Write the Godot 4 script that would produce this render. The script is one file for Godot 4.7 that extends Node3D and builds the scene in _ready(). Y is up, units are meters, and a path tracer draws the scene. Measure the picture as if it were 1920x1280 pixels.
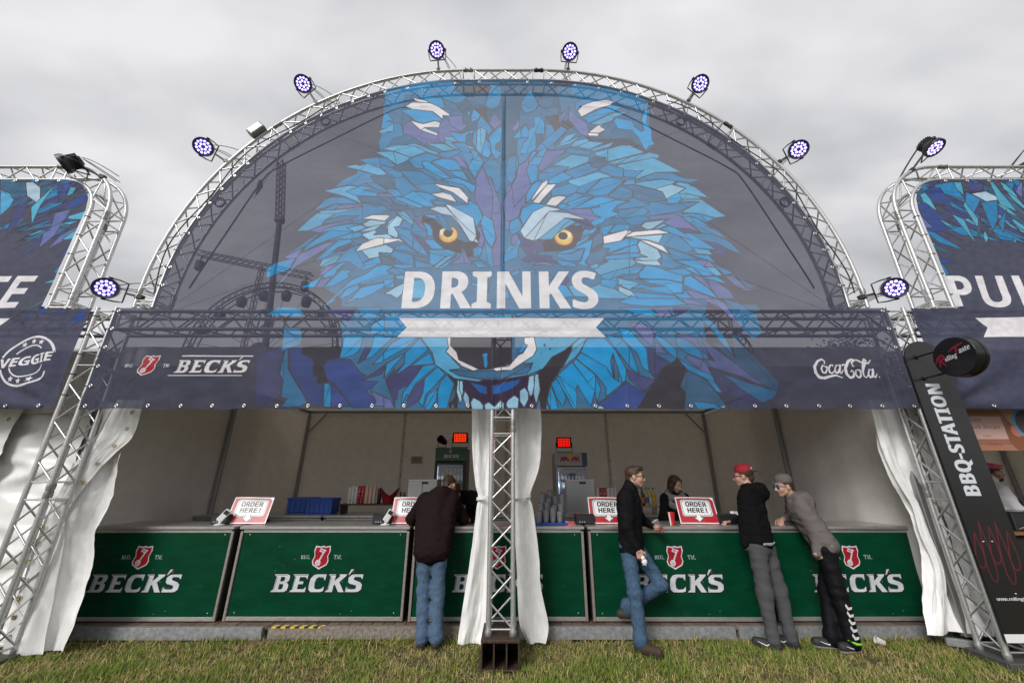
extends Node3D
# A festival drinks stall under an arch of aluminium truss, seen through a wide lens on an overcast day.
# World: x to the right, y up, z towards the viewer; the printed front of the stall stands in the plane z = 0.

var names := {}
var mats := {}
var rng := RandomNumberGenerator.new()

# ------------------------------------------------------------------ mesh builder
class MB:
	var v := PackedVector3Array()
	var n := PackedVector3Array()
	var t := PackedVector2Array()
	var c := PackedColorArray()
	var ix := PackedInt32Array()
	var col := Color.WHITE
	var tinted := false

	func vert(p: Vector3, nn: Vector3, uv := Vector2.ZERO) -> int:
		v.append(p); n.append(nn); t.append(uv); c.append(col)
		return v.size() - 1

	func tri(a: int, b: int, d: int) -> void:      # counter-clockwise as seen from outside
		ix.append(a); ix.append(d); ix.append(b)

	func face(pts: Array, uvs: Array = []) -> void: # flat convex face, counter-clockwise from outside
		var nn: Vector3 = (pts[1] - pts[0]).cross(pts[2] - pts[0]).normalized()
		var b := v.size()
		for k in pts.size():
			var p: Vector3 = pts[k]
			var uv := Vector2(p.x + p.z, -p.y)
			if uvs.size() > k:
				uv = uvs[k]
			vert(p, nn, uv)
		for k in range(1, pts.size() - 1):
			tri(b, b + k, b + k + 1)

	func box(at: Vector3, size: Vector3, ch := 0.0, bs := Basis.IDENTITY) -> void:
		var h := size * 0.5
		if ch <= 0.0:
			for ax in 3:
				for s in [-1.0, 1.0]:
					var u := Vector3.ZERO; var w := Vector3.ZERO; var o := Vector3.ZERO
					o[ax] = s * h[ax]; u[(ax + 1) % 3] = h[(ax + 1) % 3]; w[(ax + 2) % 3] = h[(ax + 2) % 3] * s
					face([at + bs * (o - u - w), at + bs * (o + u - w), at + bs * (o + u + w), at + bs * (o - u + w)])
			return
		var g := h - Vector3.ONE * ch
		for ax in 3:
			var a1 := (ax + 1) % 3
			var a2 := (ax + 2) % 3
			for s in [-1.0, 1.0]:
				var u := Vector3.ZERO; var w := Vector3.ZERO; var o := Vector3.ZERO
				o[ax] = s * h[ax]; u[a1] = g[a1]; w[a2] = g[a2] * s
				face([at + bs * (o - u - w), at + bs * (o + u - w), at + bs * (o + u + w), at + bs * (o - u + w)])
		for ax in 3:
			var a1 := (ax + 1) % 3
			var a2 := (ax + 2) % 3
			for s1 in [-1.0, 1.0]:
				for s2 in [-1.0, 1.0]:
					var p := Vector3.ZERO; var q := Vector3.ZERO; var l := Vector3.ZERO
					p[a1] = s1 * h[a1]; p[a2] = s2 * g[a2]
					q[a1] = s1 * g[a1]; q[a2] = s2 * h[a2]
					l[ax] = g[ax]
					face([at + bs * (p + l), at + bs * (p - l), at + bs * (q - l), at + bs * (q + l)])
					_flip_last(4, at + bs * ((p + q) * 0.5), at)
		for s0 in [-1.0, 1.0]:
			for s1 in [-1.0, 1.0]:
				for s2 in [-1.0, 1.0]:
					var a := Vector3(s0 * h.x, s1 * g.y, s2 * g.z)
					var b := Vector3(s0 * g.x, s1 * h.y, s2 * g.z)
					var d := Vector3(s0 * g.x, s1 * g.y, s2 * h.z)
					face([at + bs * a, at + bs * b, at + bs * d])
					_flip_last(3, at + bs * ((a + b + d) / 3.0), at)

	func _flip_last(k: int, mid: Vector3, inside: Vector3) -> void:   # turn the last face outward
		var b := v.size() - k
		if n[b].dot(mid - inside) < 0.0:
			for q in k:
				n[b + q] = -n[b + q]
			var m := (k - 2) * 3
			var s := ix.size() - m
			for q in range(0, m, 3):
				var x := ix[s + q + 1]
				ix[s + q + 1] = ix[s + q + 2]
				ix[s + q + 2] = x

	func tube(pts: PackedVector3Array, rad, sides := 8, caps := true, closed := false) -> void:
		var cnt := pts.size()
		var base := v.size()
		var d0 := (pts[1] - pts[0]).normalized()
		var up := Vector3.UP if absf(d0.y) < 0.9 else Vector3.RIGHT
		var sx := d0.cross(up).normalized()
		var run := 0.0
		for k in cnt:
			var d: Vector3
			if closed:
				d = (pts[(k + 1) % cnt] - pts[(k + cnt - 1) % cnt]).normalized()
			else:
				d = (pts[mini(k + 1, cnt - 1)] - pts[maxi(k - 1, 0)]).normalized()
			sx = (sx - d * sx.dot(d)).normalized()
			var sy := d.cross(sx)
			var r: float = rad[k] if rad is Array or rad is PackedFloat32Array else rad
			if k > 0:
				run += pts[k].distance_to(pts[k - 1])
			for s in sides:
				var a := TAU * s / sides
				var nn := sx * cos(a) + sy * sin(a)
				vert(pts[k] + nn * r, nn, Vector2(float(s) / sides * TAU * r, run))
		var rows := cnt if closed else cnt - 1
		for k in rows:
			var k2 := (k + 1) % cnt
			for s in sides:
				var s2 := (s + 1) % sides
				var a := base + k * sides + s
				var b := base + k * sides + s2
				var e := base + k2 * sides + s2
				var f := base + k2 * sides + s
				tri(a, b, e); tri(a, e, f)
		if caps and not closed:
			for en in [0, cnt - 1]:
				var d := (pts[0] - pts[1]).normalized() if en == 0 else (pts[cnt - 1] - pts[cnt - 2]).normalized()
				var m := vert(pts[en], d)
				var b := v.size()
				for s in sides:
					vert(v[base + en * sides + s], d)
				for s in sides:
					if en == 0: tri(m, b + (s + 1) % sides, b + s)
					else: tri(m, b + s, b + (s + 1) % sides)

	func rod(a: Vector3, b: Vector3, r, sides := 8, caps := true) -> void:
		tube(PackedVector3Array([a, b]), r, sides, caps)

	func lathe(prof: PackedVector2Array, sides: int, xf := Transform3D.IDENTITY) -> void:  # (radius, height) from bottom to top, axis y
		var cnt := prof.size()
		var base := v.size()
		for k in cnt:
			var d := prof[mini(k + 1, cnt - 1)] - prof[maxi(k - 1, 0)]
			var nr := Vector2(d.y, -d.x).normalized()
			for s in sides + 1:
				var a := TAU * s / sides
				var nn := Vector3(nr.x * cos(a), nr.y, -nr.x * sin(a))
				vert(xf * Vector3(prof[k].x * cos(a), prof[k].y, -prof[k].x * sin(a)), (xf.basis * nn).normalized(), Vector2(float(s) / sides, 1.0 - float(k) / maxf(1, cnt - 1)))
		for k in cnt - 1:
			for s in sides:
				var a := base + k * (sides + 1) + s
				tri(a, a + 1, a + sides + 2); tri(a, a + sides + 2, a + sides + 1)

	func prism(poly: PackedVector2Array, z0: float, z1: float, xf := Transform3D.IDENTITY, uvs := 1.0) -> void:   # outline in x, y drawn out along z
		var idx := Geometry2D.triangulate_polygon(poly)
		var cw := Geometry2D.is_polygon_clockwise(poly)
		for side in 2:
			var z := z1 if side else z0
			var nn := (xf.basis * Vector3(0, 0, 1 if side else -1)).normalized()
			var b := v.size()
			for p in poly:
				vert(xf * Vector3(p.x, p.y, z), nn, Vector2(p.x, -p.y) * uvs)
			for k in range(0, idx.size(), 3):
				var pa := poly[idx[k]]; var pb := poly[idx[k + 1]]; var pc := poly[idx[k + 2]]
				var ccw := (pb - pa).cross(pc - pa) > 0
				if ccw == (side == 1): tri(b + idx[k], b + idx[k + 1], b + idx[k + 2])
				else: tri(b + idx[k], b + idx[k + 2], b + idx[k + 1])
		for k in poly.size():
			var p := poly[k]
			var q := poly[(k + 1) % poly.size()]
			var a := xf * Vector3(p.x, p.y, z0); var bq := xf * Vector3(q.x, q.y, z0)
			var cc := xf * Vector3(q.x, q.y, z1); var dd := xf * Vector3(p.x, p.y, z1)
			if cw: face([bq, a, dd, cc])
			else: face([a, bq, cc, dd])

	func grid(nu: int, nv: int, pts: PackedVector3Array, uvs := PackedVector2Array()) -> void:   # (nu + 1) * (nv + 1) points row by row; normals are averaged
		var base := v.size()
		for j in nv + 1:
			for i in nu + 1:
				var at := j * (nu + 1) + i
				vert(pts[at], Vector3.ZERO, uvs[at] if uvs.size() > at else Vector2(float(i) / nu, float(j) / nv))
		for j in nv:
			for i in nu:
				var a := base + j * (nu + 1) + i
				var b := a + 1
				var e := a + nu + 2
				var f := a + nu + 1
				var nn := (v[b] - v[a]).cross(v[f] - v[a]) + (v[e] - v[b]).cross(v[f] - v[b])
				for q in [a, b, e, f]: n[q] += nn
				tri(a, b, e); tri(a, e, f)
		for q in range(base, v.size()):
			n[q] = n[q].normalized()

	func mesh() -> ArrayMesh:
		var a := []
		a.resize(Mesh.ARRAY_MAX)
		a[Mesh.ARRAY_VERTEX] = v; a[Mesh.ARRAY_NORMAL] = n; a[Mesh.ARRAY_TEX_UV] = t; a[Mesh.ARRAY_INDEX] = ix
		if tinted: a[Mesh.ARRAY_COLOR] = c
		var m := ArrayMesh.new()
		m.add_surface_from_arrays(Mesh.PRIMITIVE_TRIANGLES, a)
		return m

# ------------------------------------------------------------------ nodes, names and labels
func numbered(called: String) -> String:
	var k: int = names.get(called, 0)
	names[called] = k + 1
	return called if k == 0 else "%s_%03d" % [called, k]

func tag(o: Node3D, label: String, category: String, group := "") -> Node3D:
	o.set_meta("label", label); o.set_meta("category", category)
	if group != "": o.set_meta("group", group)
	return o

func thing(called: String, label: String, category: String, at := Vector3.ZERO, turn := 0.0, group := "") -> Node3D:
	var o := Node3D.new()
	o.name = numbered(called)
	add_child(o)
	o.position = at; o.rotation.y = turn
	return tag(o, label, category, group)

func put(called: String, m, material: Material, parent: Node, xf := Transform3D.IDENTITY) -> MeshInstance3D:
	var o := MeshInstance3D.new()
	o.mesh = m.mesh() if m is MB else m
	o.name = called if parent != self else numbered(called)
	o.material_override = material
	parent.add_child(o, true)
	o.transform = xf
	return o

func one(called: String, m, material: Material, label: String, category: String, xf := Transform3D.IDENTITY, group := "") -> MeshInstance3D:
	var o := put(called, m, material, self, xf)
	tag(o, label, category, group)
	return o

func struct(called: String, m, material: Material, label := "") -> MeshInstance3D:
	var o := put(called, m, material, self)
	o.set_meta("kind", "structure")
	if label != "": o.set_meta("label", label)
	return o

func at(x: float, y: float, z: float) -> Transform3D:
	return Transform3D(Basis.IDENTITY, Vector3(x, y, z))

func along(a: Vector3, b: Vector3) -> Transform3D:    # a unit mesh along y is laid from a to b
	var d := b - a
	var y := d.normalized()
	var x := (Vector3.RIGHT if absf(y.x) < 0.9 else Vector3.BACK)
	x = (x - y * x.dot(y)).normalized()
	return Transform3D(Basis(x, d, x.cross(y)), a)

# ------------------------------------------------------------------ textures and materials
func noise_tex(sd: int, freq: float, lo: Color, hi: Color, size := 512, oct := 4, kind := FastNoiseLite.TYPE_SIMPLEX_SMOOTH, power := 1.0) -> ImageTexture:
	var f := FastNoiseLite.new()
	f.seed = sd; f.frequency = freq; f.noise_type = kind; f.fractal_octaves = oct
	var im := f.get_seamless_image(size, size)
	im.convert(Image.FORMAT_L8)
	var d := im.get_data()
	var lut := []
	for k in 256:
		var q := lo.lerp(hi, pow(k / 255.0, power)).linear_to_srgb()
		lut.append([int(q.r * 255.0), int(q.g * 255.0), int(q.b * 255.0)])
	var out := PackedByteArray()
	out.resize(size * size * 3)
	var j := 0
	for k in d.size():
		var q: Array = lut[d[k]]
		out[j] = q[0]; out[j + 1] = q[1]; out[j + 2] = q[2]
		j += 3
	return ImageTexture.create_from_image(Image.create_from_data(size, size, false, Image.FORMAT_RGB8, out))

func bump_tex(sd: int, freq: float, strength: float, size := 512, oct := 4) -> ImageTexture:
	var f := FastNoiseLite.new()
	f.seed = sd; f.frequency = freq; f.fractal_octaves = oct
	var im := f.get_seamless_image(size, size)
	im.convert(Image.FORMAT_RGBA8)
	im.bump_map_to_normal_map(strength)
	return ImageTexture.create_from_image(im)

func mat(key: String, c: Color, rough := 0.8, metal := 0.0) -> StandardMaterial3D:     # c is the linear base colour
	if mats.has(key): return mats[key]
	var m := StandardMaterial3D.new()
	m.resource_name = key
	m.albedo_color = c.linear_to_srgb()
	m.roughness = rough; m.metallic = metal
	m.cull_mode = BaseMaterial3D.CULL_DISABLED
	mats[key] = m
	return m

func grainy(key: String, lo: Color, hi: Color, scale: float, rough := 0.8, metal := 0.0, sd := 1, freq := 0.02, bump := 0.0, oct := 5) -> StandardMaterial3D:
	if mats.has(key): return mats[key]
	var m := mat(key, Color(1, 1, 1), rough, metal)
	m.albedo_texture = noise_tex(sd, freq * (2.0 if sd >= 400 else 1.0), lo, hi, 256 if sd >= 400 else 512, oct)
	m.uv1_triplanar = true; m.uv1_world_triplanar = true
	m.uv1_scale = Vector3.ONE * scale
	if bump > 0.0:
		m.normal_enabled = true
		m.normal_texture = bump_tex(sd + 50, freq, 6.0, 256)
		m.normal_scale = bump
	return m

# ------------------------------------------------------------------ flat print: polygons and lettering drawn into an image
class Print:
	var im: Image
	var k := 1.0           # pixels per unit
	var org := Vector2.ZERO # the point drawn at the upper left corner (y up)

	func _init(w: int, h: int, per_unit: float, origin: Vector2, ground: Color) -> void:
		im = Image.create(w, h, false, Image.FORMAT_RGB8)
		k = per_unit; org = origin
		im.fill(ground.linear_to_srgb())

	func px(p: Vector2) -> Vector2:
		return Vector2((p.x - org.x) * k, (org.y - p.y) * k)

	func poly(pts: PackedVector2Array, color: Color) -> void:
		many([pts], color)

	func many(rings: Array, color: Color) -> void:      # even-odd fill of one or more rings
		var c := color.linear_to_srgb()
		var ea := PackedVector2Array(); var eb := PackedVector2Array()
		var y0 := INF; var y1 := -INF
		for r in rings:
			var cnt: int = r.size()
			for i in cnt:
				var a := px(r[i]); var b := px(r[(i + 1) % cnt])
				y0 = minf(y0, a.y); y1 = maxf(y1, a.y)
				if a.y == b.y: continue
				if a.y > b.y:
					var t := a; a = b; b = t
				ea.append(a); eb.append(b)
		var w := im.get_width()
		for y in range(maxi(0, int(floor(y0))), mini(im.get_height(), int(ceil(y1)) + 1)):
			var yc := y + 0.5
			var xs := PackedFloat32Array()
			for i in ea.size():
				if ea[i].y <= yc and eb[i].y > yc:
					xs.append(ea[i].x + (yc - ea[i].y) / (eb[i].y - ea[i].y) * (eb[i].x - ea[i].x))
			xs.sort()
			for i in range(0, xs.size() - 1, 2):
				var xa := maxi(0, int(round(xs[i]))); var xb := mini(w, int(round(xs[i + 1])))
				if xb > xa: im.fill_rect(Rect2i(xa, y, xb - xa, 1), c)

	func line(pts: PackedVector2Array, width: float, color: Color, closed := false) -> void:
		var cnt := pts.size()
		for i in (cnt if closed else cnt - 1):
			var a := pts[i]; var b := pts[(i + 1) % cnt]
			var d := b - a
			if d.length() < 1e-6: continue
			d = d.normalized() * width * 0.5
			var s := Vector2(-d.y, d.x)
			poly(PackedVector2Array([a - d * 0.5 + s, b + d * 0.5 + s, b + d * 0.5 - s, a - d * 0.5 - s]), color)

	func disc(o: Vector2, r: float, color: Color, squash := 1.0, sides := 28) -> void:
		var q := PackedVector2Array()
		for i in sides: q.append(o + Vector2(cos(TAU * i / sides), sin(TAU * i / sides) * squash) * r)
		poly(q, color)

	func ring(o: Vector2, r0: float, r1: float, color: Color, a0 := 0.0, a1 := TAU) -> void:
		var q := PackedVector2Array()
		for i in 41: q.append(o + Vector2.from_angle(lerpf(a0, a1, i / 40.0)) * r1)
		for i in 41: q.append(o + Vector2.from_angle(lerpf(a1, a0, i / 40.0)) * r0)
		poly(q, color)

	func tris(faces: PackedVector2Array, color: Color) -> void:
		for i in range(0, faces.size(), 3):
			poly(PackedVector2Array([faces[i], faces[i + 1], faces[i + 2]]), color)

	func tex() -> ImageTexture:
		return ImageTexture.create_from_image(im)

# lettering as flat triangles: height of a capital is 1 * size; at gives the lower left corner
var fonts := {}
func letters(text: String, face: String, weight: int) -> PackedVector2Array:
	var key := text + face + str(weight)
	if fonts.has(key): return fonts[key]
	var f := SystemFont.new()
	f.font_names = PackedStringArray([face]); f.font_weight = weight
	var tm := TextMesh.new()
	tm.text = text; tm.font = f; tm.font_size = 100; tm.pixel_size = 0.01; tm.depth = 0.0
	tm.curve_step = 0.6
	tm.horizontal_alignment = HORIZONTAL_ALIGNMENT_LEFT
	var arr := tm.get_mesh_arrays()
	var vs: PackedVector3Array = arr[Mesh.ARRAY_VERTEX]
	var idx: PackedInt32Array = arr[Mesh.ARRAY_INDEX] if arr[Mesh.ARRAY_INDEX] != null else PackedInt32Array()
	var out := PackedVector2Array()
	if idx.size() > 0:
		for i in idx: out.append(Vector2(vs[i].x, vs[i].y))
	else:
		for p in vs: out.append(Vector2(p.x, p.y))
	var lo := Vector2(INF, INF); var hi := -lo
	for p in out:
		lo = lo.min(p); hi = hi.max(p)
	for i in out.size(): out[i] = (out[i] - lo) / maxf(1e-6, hi.y - lo.y)
	fonts[key] = out
	return out

func width_of(tr: PackedVector2Array) -> float:
	var w := 0.0
	for p in tr: w = maxf(w, p.x)
	return w

# fits text into a box (x, y, w, h) with a slant, turned by an angle about the box's lower left corner
func fit(text: String, face: String, weight: int, r: Rect2, slant := 0.0, turn := 0.0) -> PackedVector2Array:
	var tr := letters(text, face, weight)
	var w := width_of(tr)
	var out := PackedVector2Array()
	for p in tr:
		var q := Vector2(p.x / w * r.size.x + p.y * r.size.y * slant, p.y * r.size.y)
		out.append(q.rotated(turn) + r.position)
	return out

# ------------------------------------------------------------------ camera, sky and light
func set_view() -> void:
	var cam := Camera3D.new()
	cam.name = "camera"
	cam.position = Vector3(0.14, 1.66, 4.45)
	cam.rotation_degrees = Vector3(19.7, 0, 0)
	cam.fov = 82.8
	cam.near = 0.05; cam.far = 3000.0
	add_child(cam)
	cam.current = true

	var sun := DirectionalLight3D.new()
	sun.name = "veiled_sun"
	sun.light_energy = 0.5
	sun.light_color = Color(1.0, 0.985, 0.97)
	sun.light_angular_distance = 26.0
	sun.rotation_degrees = Vector3(-33, -31, 0)
	sun.shadow_enabled = true
	add_child(sun)

	var f := FastNoiseLite.new()
	f.seed = 12; f.frequency = 1.15; f.fractal_octaves = 5; f.fractal_gain = 0.5
	var w := 1024
	var h := 512
	var im := Image.create(w, h, false, Image.FORMAT_RGBF)
	for j in h:
		var el := (0.5 - (j + 0.5) / h) * PI
		for i in w:
			var az := (i + 0.5) / w * TAU
			var d := Vector3(cos(el) * sin(az), sin(el), cos(el) * cos(az))
			# cloud sheets lie flat overhead: looked up where the line of sight meets a layer
			var q := d / (absf(d.y) + 0.22)
			var a := f.get_noise_3d(q.x * 0.8, q.z * 1.6, 3.0)
			var b := f.get_noise_3d(q.x * 2.2, q.z * 4.0, 9.0)
			var c := 0.97 + 0.52 * a + 0.15 * b + 0.12 * pow(1.0 - absf(d.y), 2.0)
			c = clampf(c, 0.70, 1.16)
			var tint := Color(0.965, 0.965, 1.0).lerp(Color(0.93, 0.955, 1.0), clampf((1.0 - c) * 2.5, 0, 1))
			im.set_pixel(i, j, Color(tint.r * c, tint.g * c, tint.b * c) * 0.405)
	var ps := PanoramaSkyMaterial.new()
	ps.panorama = ImageTexture.create_from_image(im)
	var sky := Sky.new()
	sky.sky_material = ps
	var env := Environment.new()
	env.background_mode = Environment.BG_SKY
	env.sky = sky
	env.ambient_light_source = Environment.AMBIENT_SOURCE_SKY
	env.tonemap_mode = Environment.TONE_MAPPER_LINEAR
	env.tonemap_exposure = 1.85
	env.sdfgi_enabled = true; env.ssao_enabled = true; env.ssil_enabled = true
	var we := WorldEnvironment.new()
	we.name = "overcast_sky"
	we.environment = env
	add_child(we)

# ------------------------------------------------------------------ ground and grass
func ground_height(x: float, z: float) -> float:
	return 0.012 * sin(x * 1.7 + z * 0.9) * sin(z * 2.3 - x * 0.6) + 0.01 * sin(x * 4.1) * sin(z * 5.3)

func build_ground() -> void:
	var m := MB.new()
	var pts := PackedVector3Array()
	var nx := 120
	var nz := 60
	for j in nz + 1:
		for i in nx + 1:
			var x := lerpf(-12, 12, float(i) / nx)
			var z := lerpf(6, -6, float(j) / nz)
			var edge := minf(minf(12 - absf(x), 6 - absf(z)), 1.0)
			pts.append(Vector3(x, ground_height(x, z) * edge - 0.02, z))
	m.grid(nx, nz, pts)
	var far := [[-1500, -12, -1500, 1500], [12, 1500, -1500, 1500], [-12, 12, 6, 1500], [-12, 12, -1500, -6]]
	for q in far:
		m.face([Vector3(q[0], -0.02, q[3]), Vector3(q[1], -0.02, q[3]), Vector3(q[1], -0.02, q[2]), Vector3(q[0], -0.02, q[2])])
	var g := grainy("soil_and_thatch", Color(0.036, 0.034, 0.012), Color(0.105, 0.090, 0.036), 0.9, 1.0, 0.0, 5, 0.03, 0.8)
	struct("ground", m, g, "trodden meadow in front of the stall")

	# blades: short green ones and dry straw, in uneven patches, one mass of grass
	var patch := FastNoiseLite.new()
	patch.seed = 4; patch.frequency = 1.1; patch.fractal_octaves = 3
	var fine := FastNoiseLite.new()
	fine.seed = 8; fine.frequency = 5.0
	rng.seed = 77
	var blade := MB.new()
	for k in 3:
		var a := k * 2.1 + 0.4
		var d := Vector3(cos(a), 0, sin(a))
		var s := Vector3(-d.z, 0, d.x) * 0.0024
		var o := d * 0.006 + Vector3(sin(k * 5.0), 0, cos(k * 3.0)) * 0.008
		var ht := [0.060, 0.046, 0.053][k] as float
		var p1 := o + d * 0.008 + Vector3.UP * ht * 0.55
		var p2 := o + d * (0.028 + 0.01 * k) + Vector3.UP * ht
		var nn := (Vector3.UP * 0.6 + s.normalized().cross(Vector3.UP) * 0.5).normalized()
		var b := blade.v.size()
		blade.vert(o - s, nn); blade.vert(o + s, nn); blade.vert(p1 + s * 0.8, nn); blade.vert(p1 - s * 0.8, nn); blade.vert(p2, nn)
		blade.tri(b, b + 1, b + 2); blade.tri(b, b + 2, b + 3); blade.tri(b + 3, b + 2, b + 4)
	var gm := mat("grass_blade", Color(1, 1, 1), 0.75)
	gm.vertex_color_use_as_albedo = true
	gm.backlight_enabled = true
	gm.backlight = Color(0.35, 0.35, 0.2)
	var xfs := []
	var cols := []
	for k in 150000:
		var x := rng.randf_range(-9.0, 9.0)
		var z := lerpf(-1.5, 2.4, pow(rng.randf(), 1.0))
		if z < -0.66 and absf(x) < 4.95: continue
		if absf(x) < 0.2 and z > -0.35 and z < 0.07: continue
		var p := patch.get_noise_2d(x, z)
		var q := fine.get_noise_2d(x, z)
		if p + 0.7 * q < -0.52 and rng.randf() < 0.8: continue      # worn, muddy spots
		var s := rng.randf_range(0.5, 1.05) * (1.0 + 0.35 * p)
		if z < -0.58 and z > -0.68: s *= 1.35
		var lean := rng.randf_range(0.0, 0.75)
		var dry := rng.randf() < 0.34 - 0.6 * p + 0.25 * q
		var bs := Basis(Vector3.UP, rng.randf() * TAU) * Basis(Vector3.RIGHT, lean)
		bs = bs.scaled(Vector3.ONE * s)
		if dry: bs = bs * Basis.from_scale(Vector3(1.25, rng.randf_range(0.7, 1.1), 1.25))
		xfs.append(Transform3D(bs, Vector3(x, ground_height(x, z) - 0.021, z)))
		var c: Color
		if dry: c = Color(0.60, 0.47, 0.22).lerp(Color(0.30, 0.22, 0.085), rng.randf())
		else: c = Color(0.095, 0.165, 0.018).lerp(Color(0.28, 0.33, 0.055), rng.randf())
		cols.append(c)
	var mm := MultiMesh.new()
	mm.transform_format = MultiMesh.TRANSFORM_3D
	mm.use_colors = true
	blade.tinted = true
	mm.mesh = blade.mesh()
	mm.instance_count = xfs.size()
	for k in xfs.size():
		mm.set_instance_transform(k, xfs[k]); mm.set_instance_color(k, cols[k])
	var mi := MultiMeshInstance3D.new()
	mi.name = "grass"
	mi.multimesh = mm
	mi.material_override = gm
	mi.set_meta("kind", "stuff"); mi.set_meta("label", "short green and straw-dry grass before the bar"); mi.set_meta("category", "grass")
	add_child(mi)

# ------------------------------------------------------------------ aluminium truss
const CH := 0.024
const BR := 0.0105
var rod_mesh: ArrayMesh
var thick_mesh: ArrayMesh
var sleeve_mesh: ArrayMesh
var alu: StandardMaterial3D
var alu_brace: StandardMaterial3D

func truss_parts() -> void:
	alu = grainy("worn_aluminium_tube", Color(0.40, 0.40, 0.40), Color(0.64, 0.64, 0.63), 2.3, 0.42, 0.75, 21, 0.03)
	alu_brace = grainy("aluminium_brace", Color(0.46, 0.46, 0.46), Color(0.68, 0.68, 0.67), 3.1, 0.34, 0.85, 22, 0.04)
	var a := MB.new()
	a.rod(Vector3.ZERO, Vector3.UP, BR, 7)
	rod_mesh = a.mesh()
	a = MB.new()
	a.rod(Vector3.ZERO, Vector3.UP, CH, 12)
	thick_mesh = a.mesh()
	a = MB.new()
	a.lathe(PackedVector2Array([Vector2(0.024, -0.075), Vector2(0.03, -0.07), Vector2(0.03, -0.012), Vector2(0.026, -0.008), Vector2(0.026, 0.008), Vector2(0.03, 0.012), Vector2(0.03, 0.07), Vector2(0.024, 0.075)]), 12)
	for s in [-1, 1]:
		a.rod(Vector3(-0.042, 0.045 * s, 0), Vector3(0.042, 0.045 * s, 0), 0.006, 6)
	sleeve_mesh = a.mesh()

func rod_xf(a: Vector3, b: Vector3) -> Transform3D:
	var d := b - a
	var y := d.normalized()
	var x := (Vector3.RIGHT if absf(y.x) < 0.9 else Vector3.BACK)
	x = (x - y * x.dot(y)).normalized()
	return Transform3D(Basis(x, d, x.cross(y)), a)

func brace(t: Node3D, a: Vector3, b: Vector3) -> void:
	put("brace", rod_mesh, alu_brace, t, rod_xf(a, b))

func sleeve(t: Node3D, p: Vector3, dir: Vector3) -> void:
	var x := rod_xf(p, p + dir.normalized())
	put("sleeve", sleeve_mesh, alu, t, x)

# a four-chord truss along a path; nrm gives the in-plane outward normal of each path point; out/inn are the two chord offsets
func truss(t: Node3D, path: PackedVector3Array, nrm: PackedVector3Array, half: float, z_front: float, z_back: float, cuts: Array, pitch := 0.24) -> void:
	# chords
	for q in [[half, z_front], [-half, z_front], [half, z_back], [-half, z_back]]:
		var pts := PackedVector3Array()
		for k in path.size(): pts.append(path[k] + nrm[k] * q[0] + Vector3(0, 0, q[1]))
		var m := MB.new()
		m.tube(pts, CH, 12)
		put("chord", m, alu, t)
	# braces on the four faces
	var run := PackedFloat32Array([0.0])
	for k in range(1, path.size()): run.append(run[k - 1] + path[k].distance_to(path[k - 1]))
	var total := run[run.size() - 1]
	var stops := [0.05]
	for c in cuts:
		stops.append(c - 0.09); stops.append(c + 0.09)
	stops.append(total - 0.05)
	for s in range(0, stops.size(), 2):
		var s0: float = stops[s]
		var s1: float = stops[s + 1]
		var cnt := maxi(1, int(round((s1 - s0) / pitch)))
		for f in 4:
			for k in cnt:
				var a := place(path, nrm, run, lerpf(s0, s1, float(k) / cnt))
				var b := place(path, nrm, run, lerpf(s0, s1, float(k + 1) / cnt))
				var flip := (k % 2 == 0) == (f % 2 == 0)
				brace(t, corner(a, f, flip, half, z_front, z_back), corner(b, f, not flip, half, z_front, z_back))
		for e in [s0, s1]:
			var a := place(path, nrm, run, e)
			for f in 4: brace(t, corner(a, f, true, half, z_front, z_back), corner(a, f, false, half, z_front, z_back))
	for c in cuts:
		var a := place(path, nrm, run, c)
		var b := place(path, nrm, run, c + 0.01)
		for f in 4: sleeve(t, corner(a, f, true, half, z_front, z_back), b[0] - a[0])

func place(path: PackedVector3Array, nrm: PackedVector3Array, run: PackedFloat32Array, s: float) -> Array:
	var k := 0
	while k < run.size() - 2 and run[k + 1] < s: k += 1
	var u := clampf((s - run[k]) / maxf(1e-5, run[k + 1] - run[k]), 0, 1)
	return [path[k].lerp(path[k + 1], u), nrm[k].lerp(nrm[k + 1], u).normalized()]

func corner(a: Array, f: int, first: bool, half: float, zf: float, zb: float) -> Vector3:   # faces: front, outer, back, inner
	var p: Vector3 = a[0]
	var o: Vector3 = a[1] * half
	match f:
		0: return p + (o if first else -o) + Vector3(0, 0, zf)
		1: return p + o + Vector3(0, 0, zf if first else zb)
		2: return p + (o if not first else -o) + Vector3(0, 0, zb)
	return p - o + Vector3(0, 0, zf if not first else zb)

func straight(t: Node3D, a: Vector3, b: Vector3, nn: Vector3, cuts := [], zf := -0.03, zb := -0.27) -> void:
	truss(t, PackedVector3Array([a, b]), PackedVector3Array([nn, nn]), 0.12, zf, zb, cuts)

const ARCH_X := 0.58
const ARCH_Y := 3.91
const ARCH_R := 3.96

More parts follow.
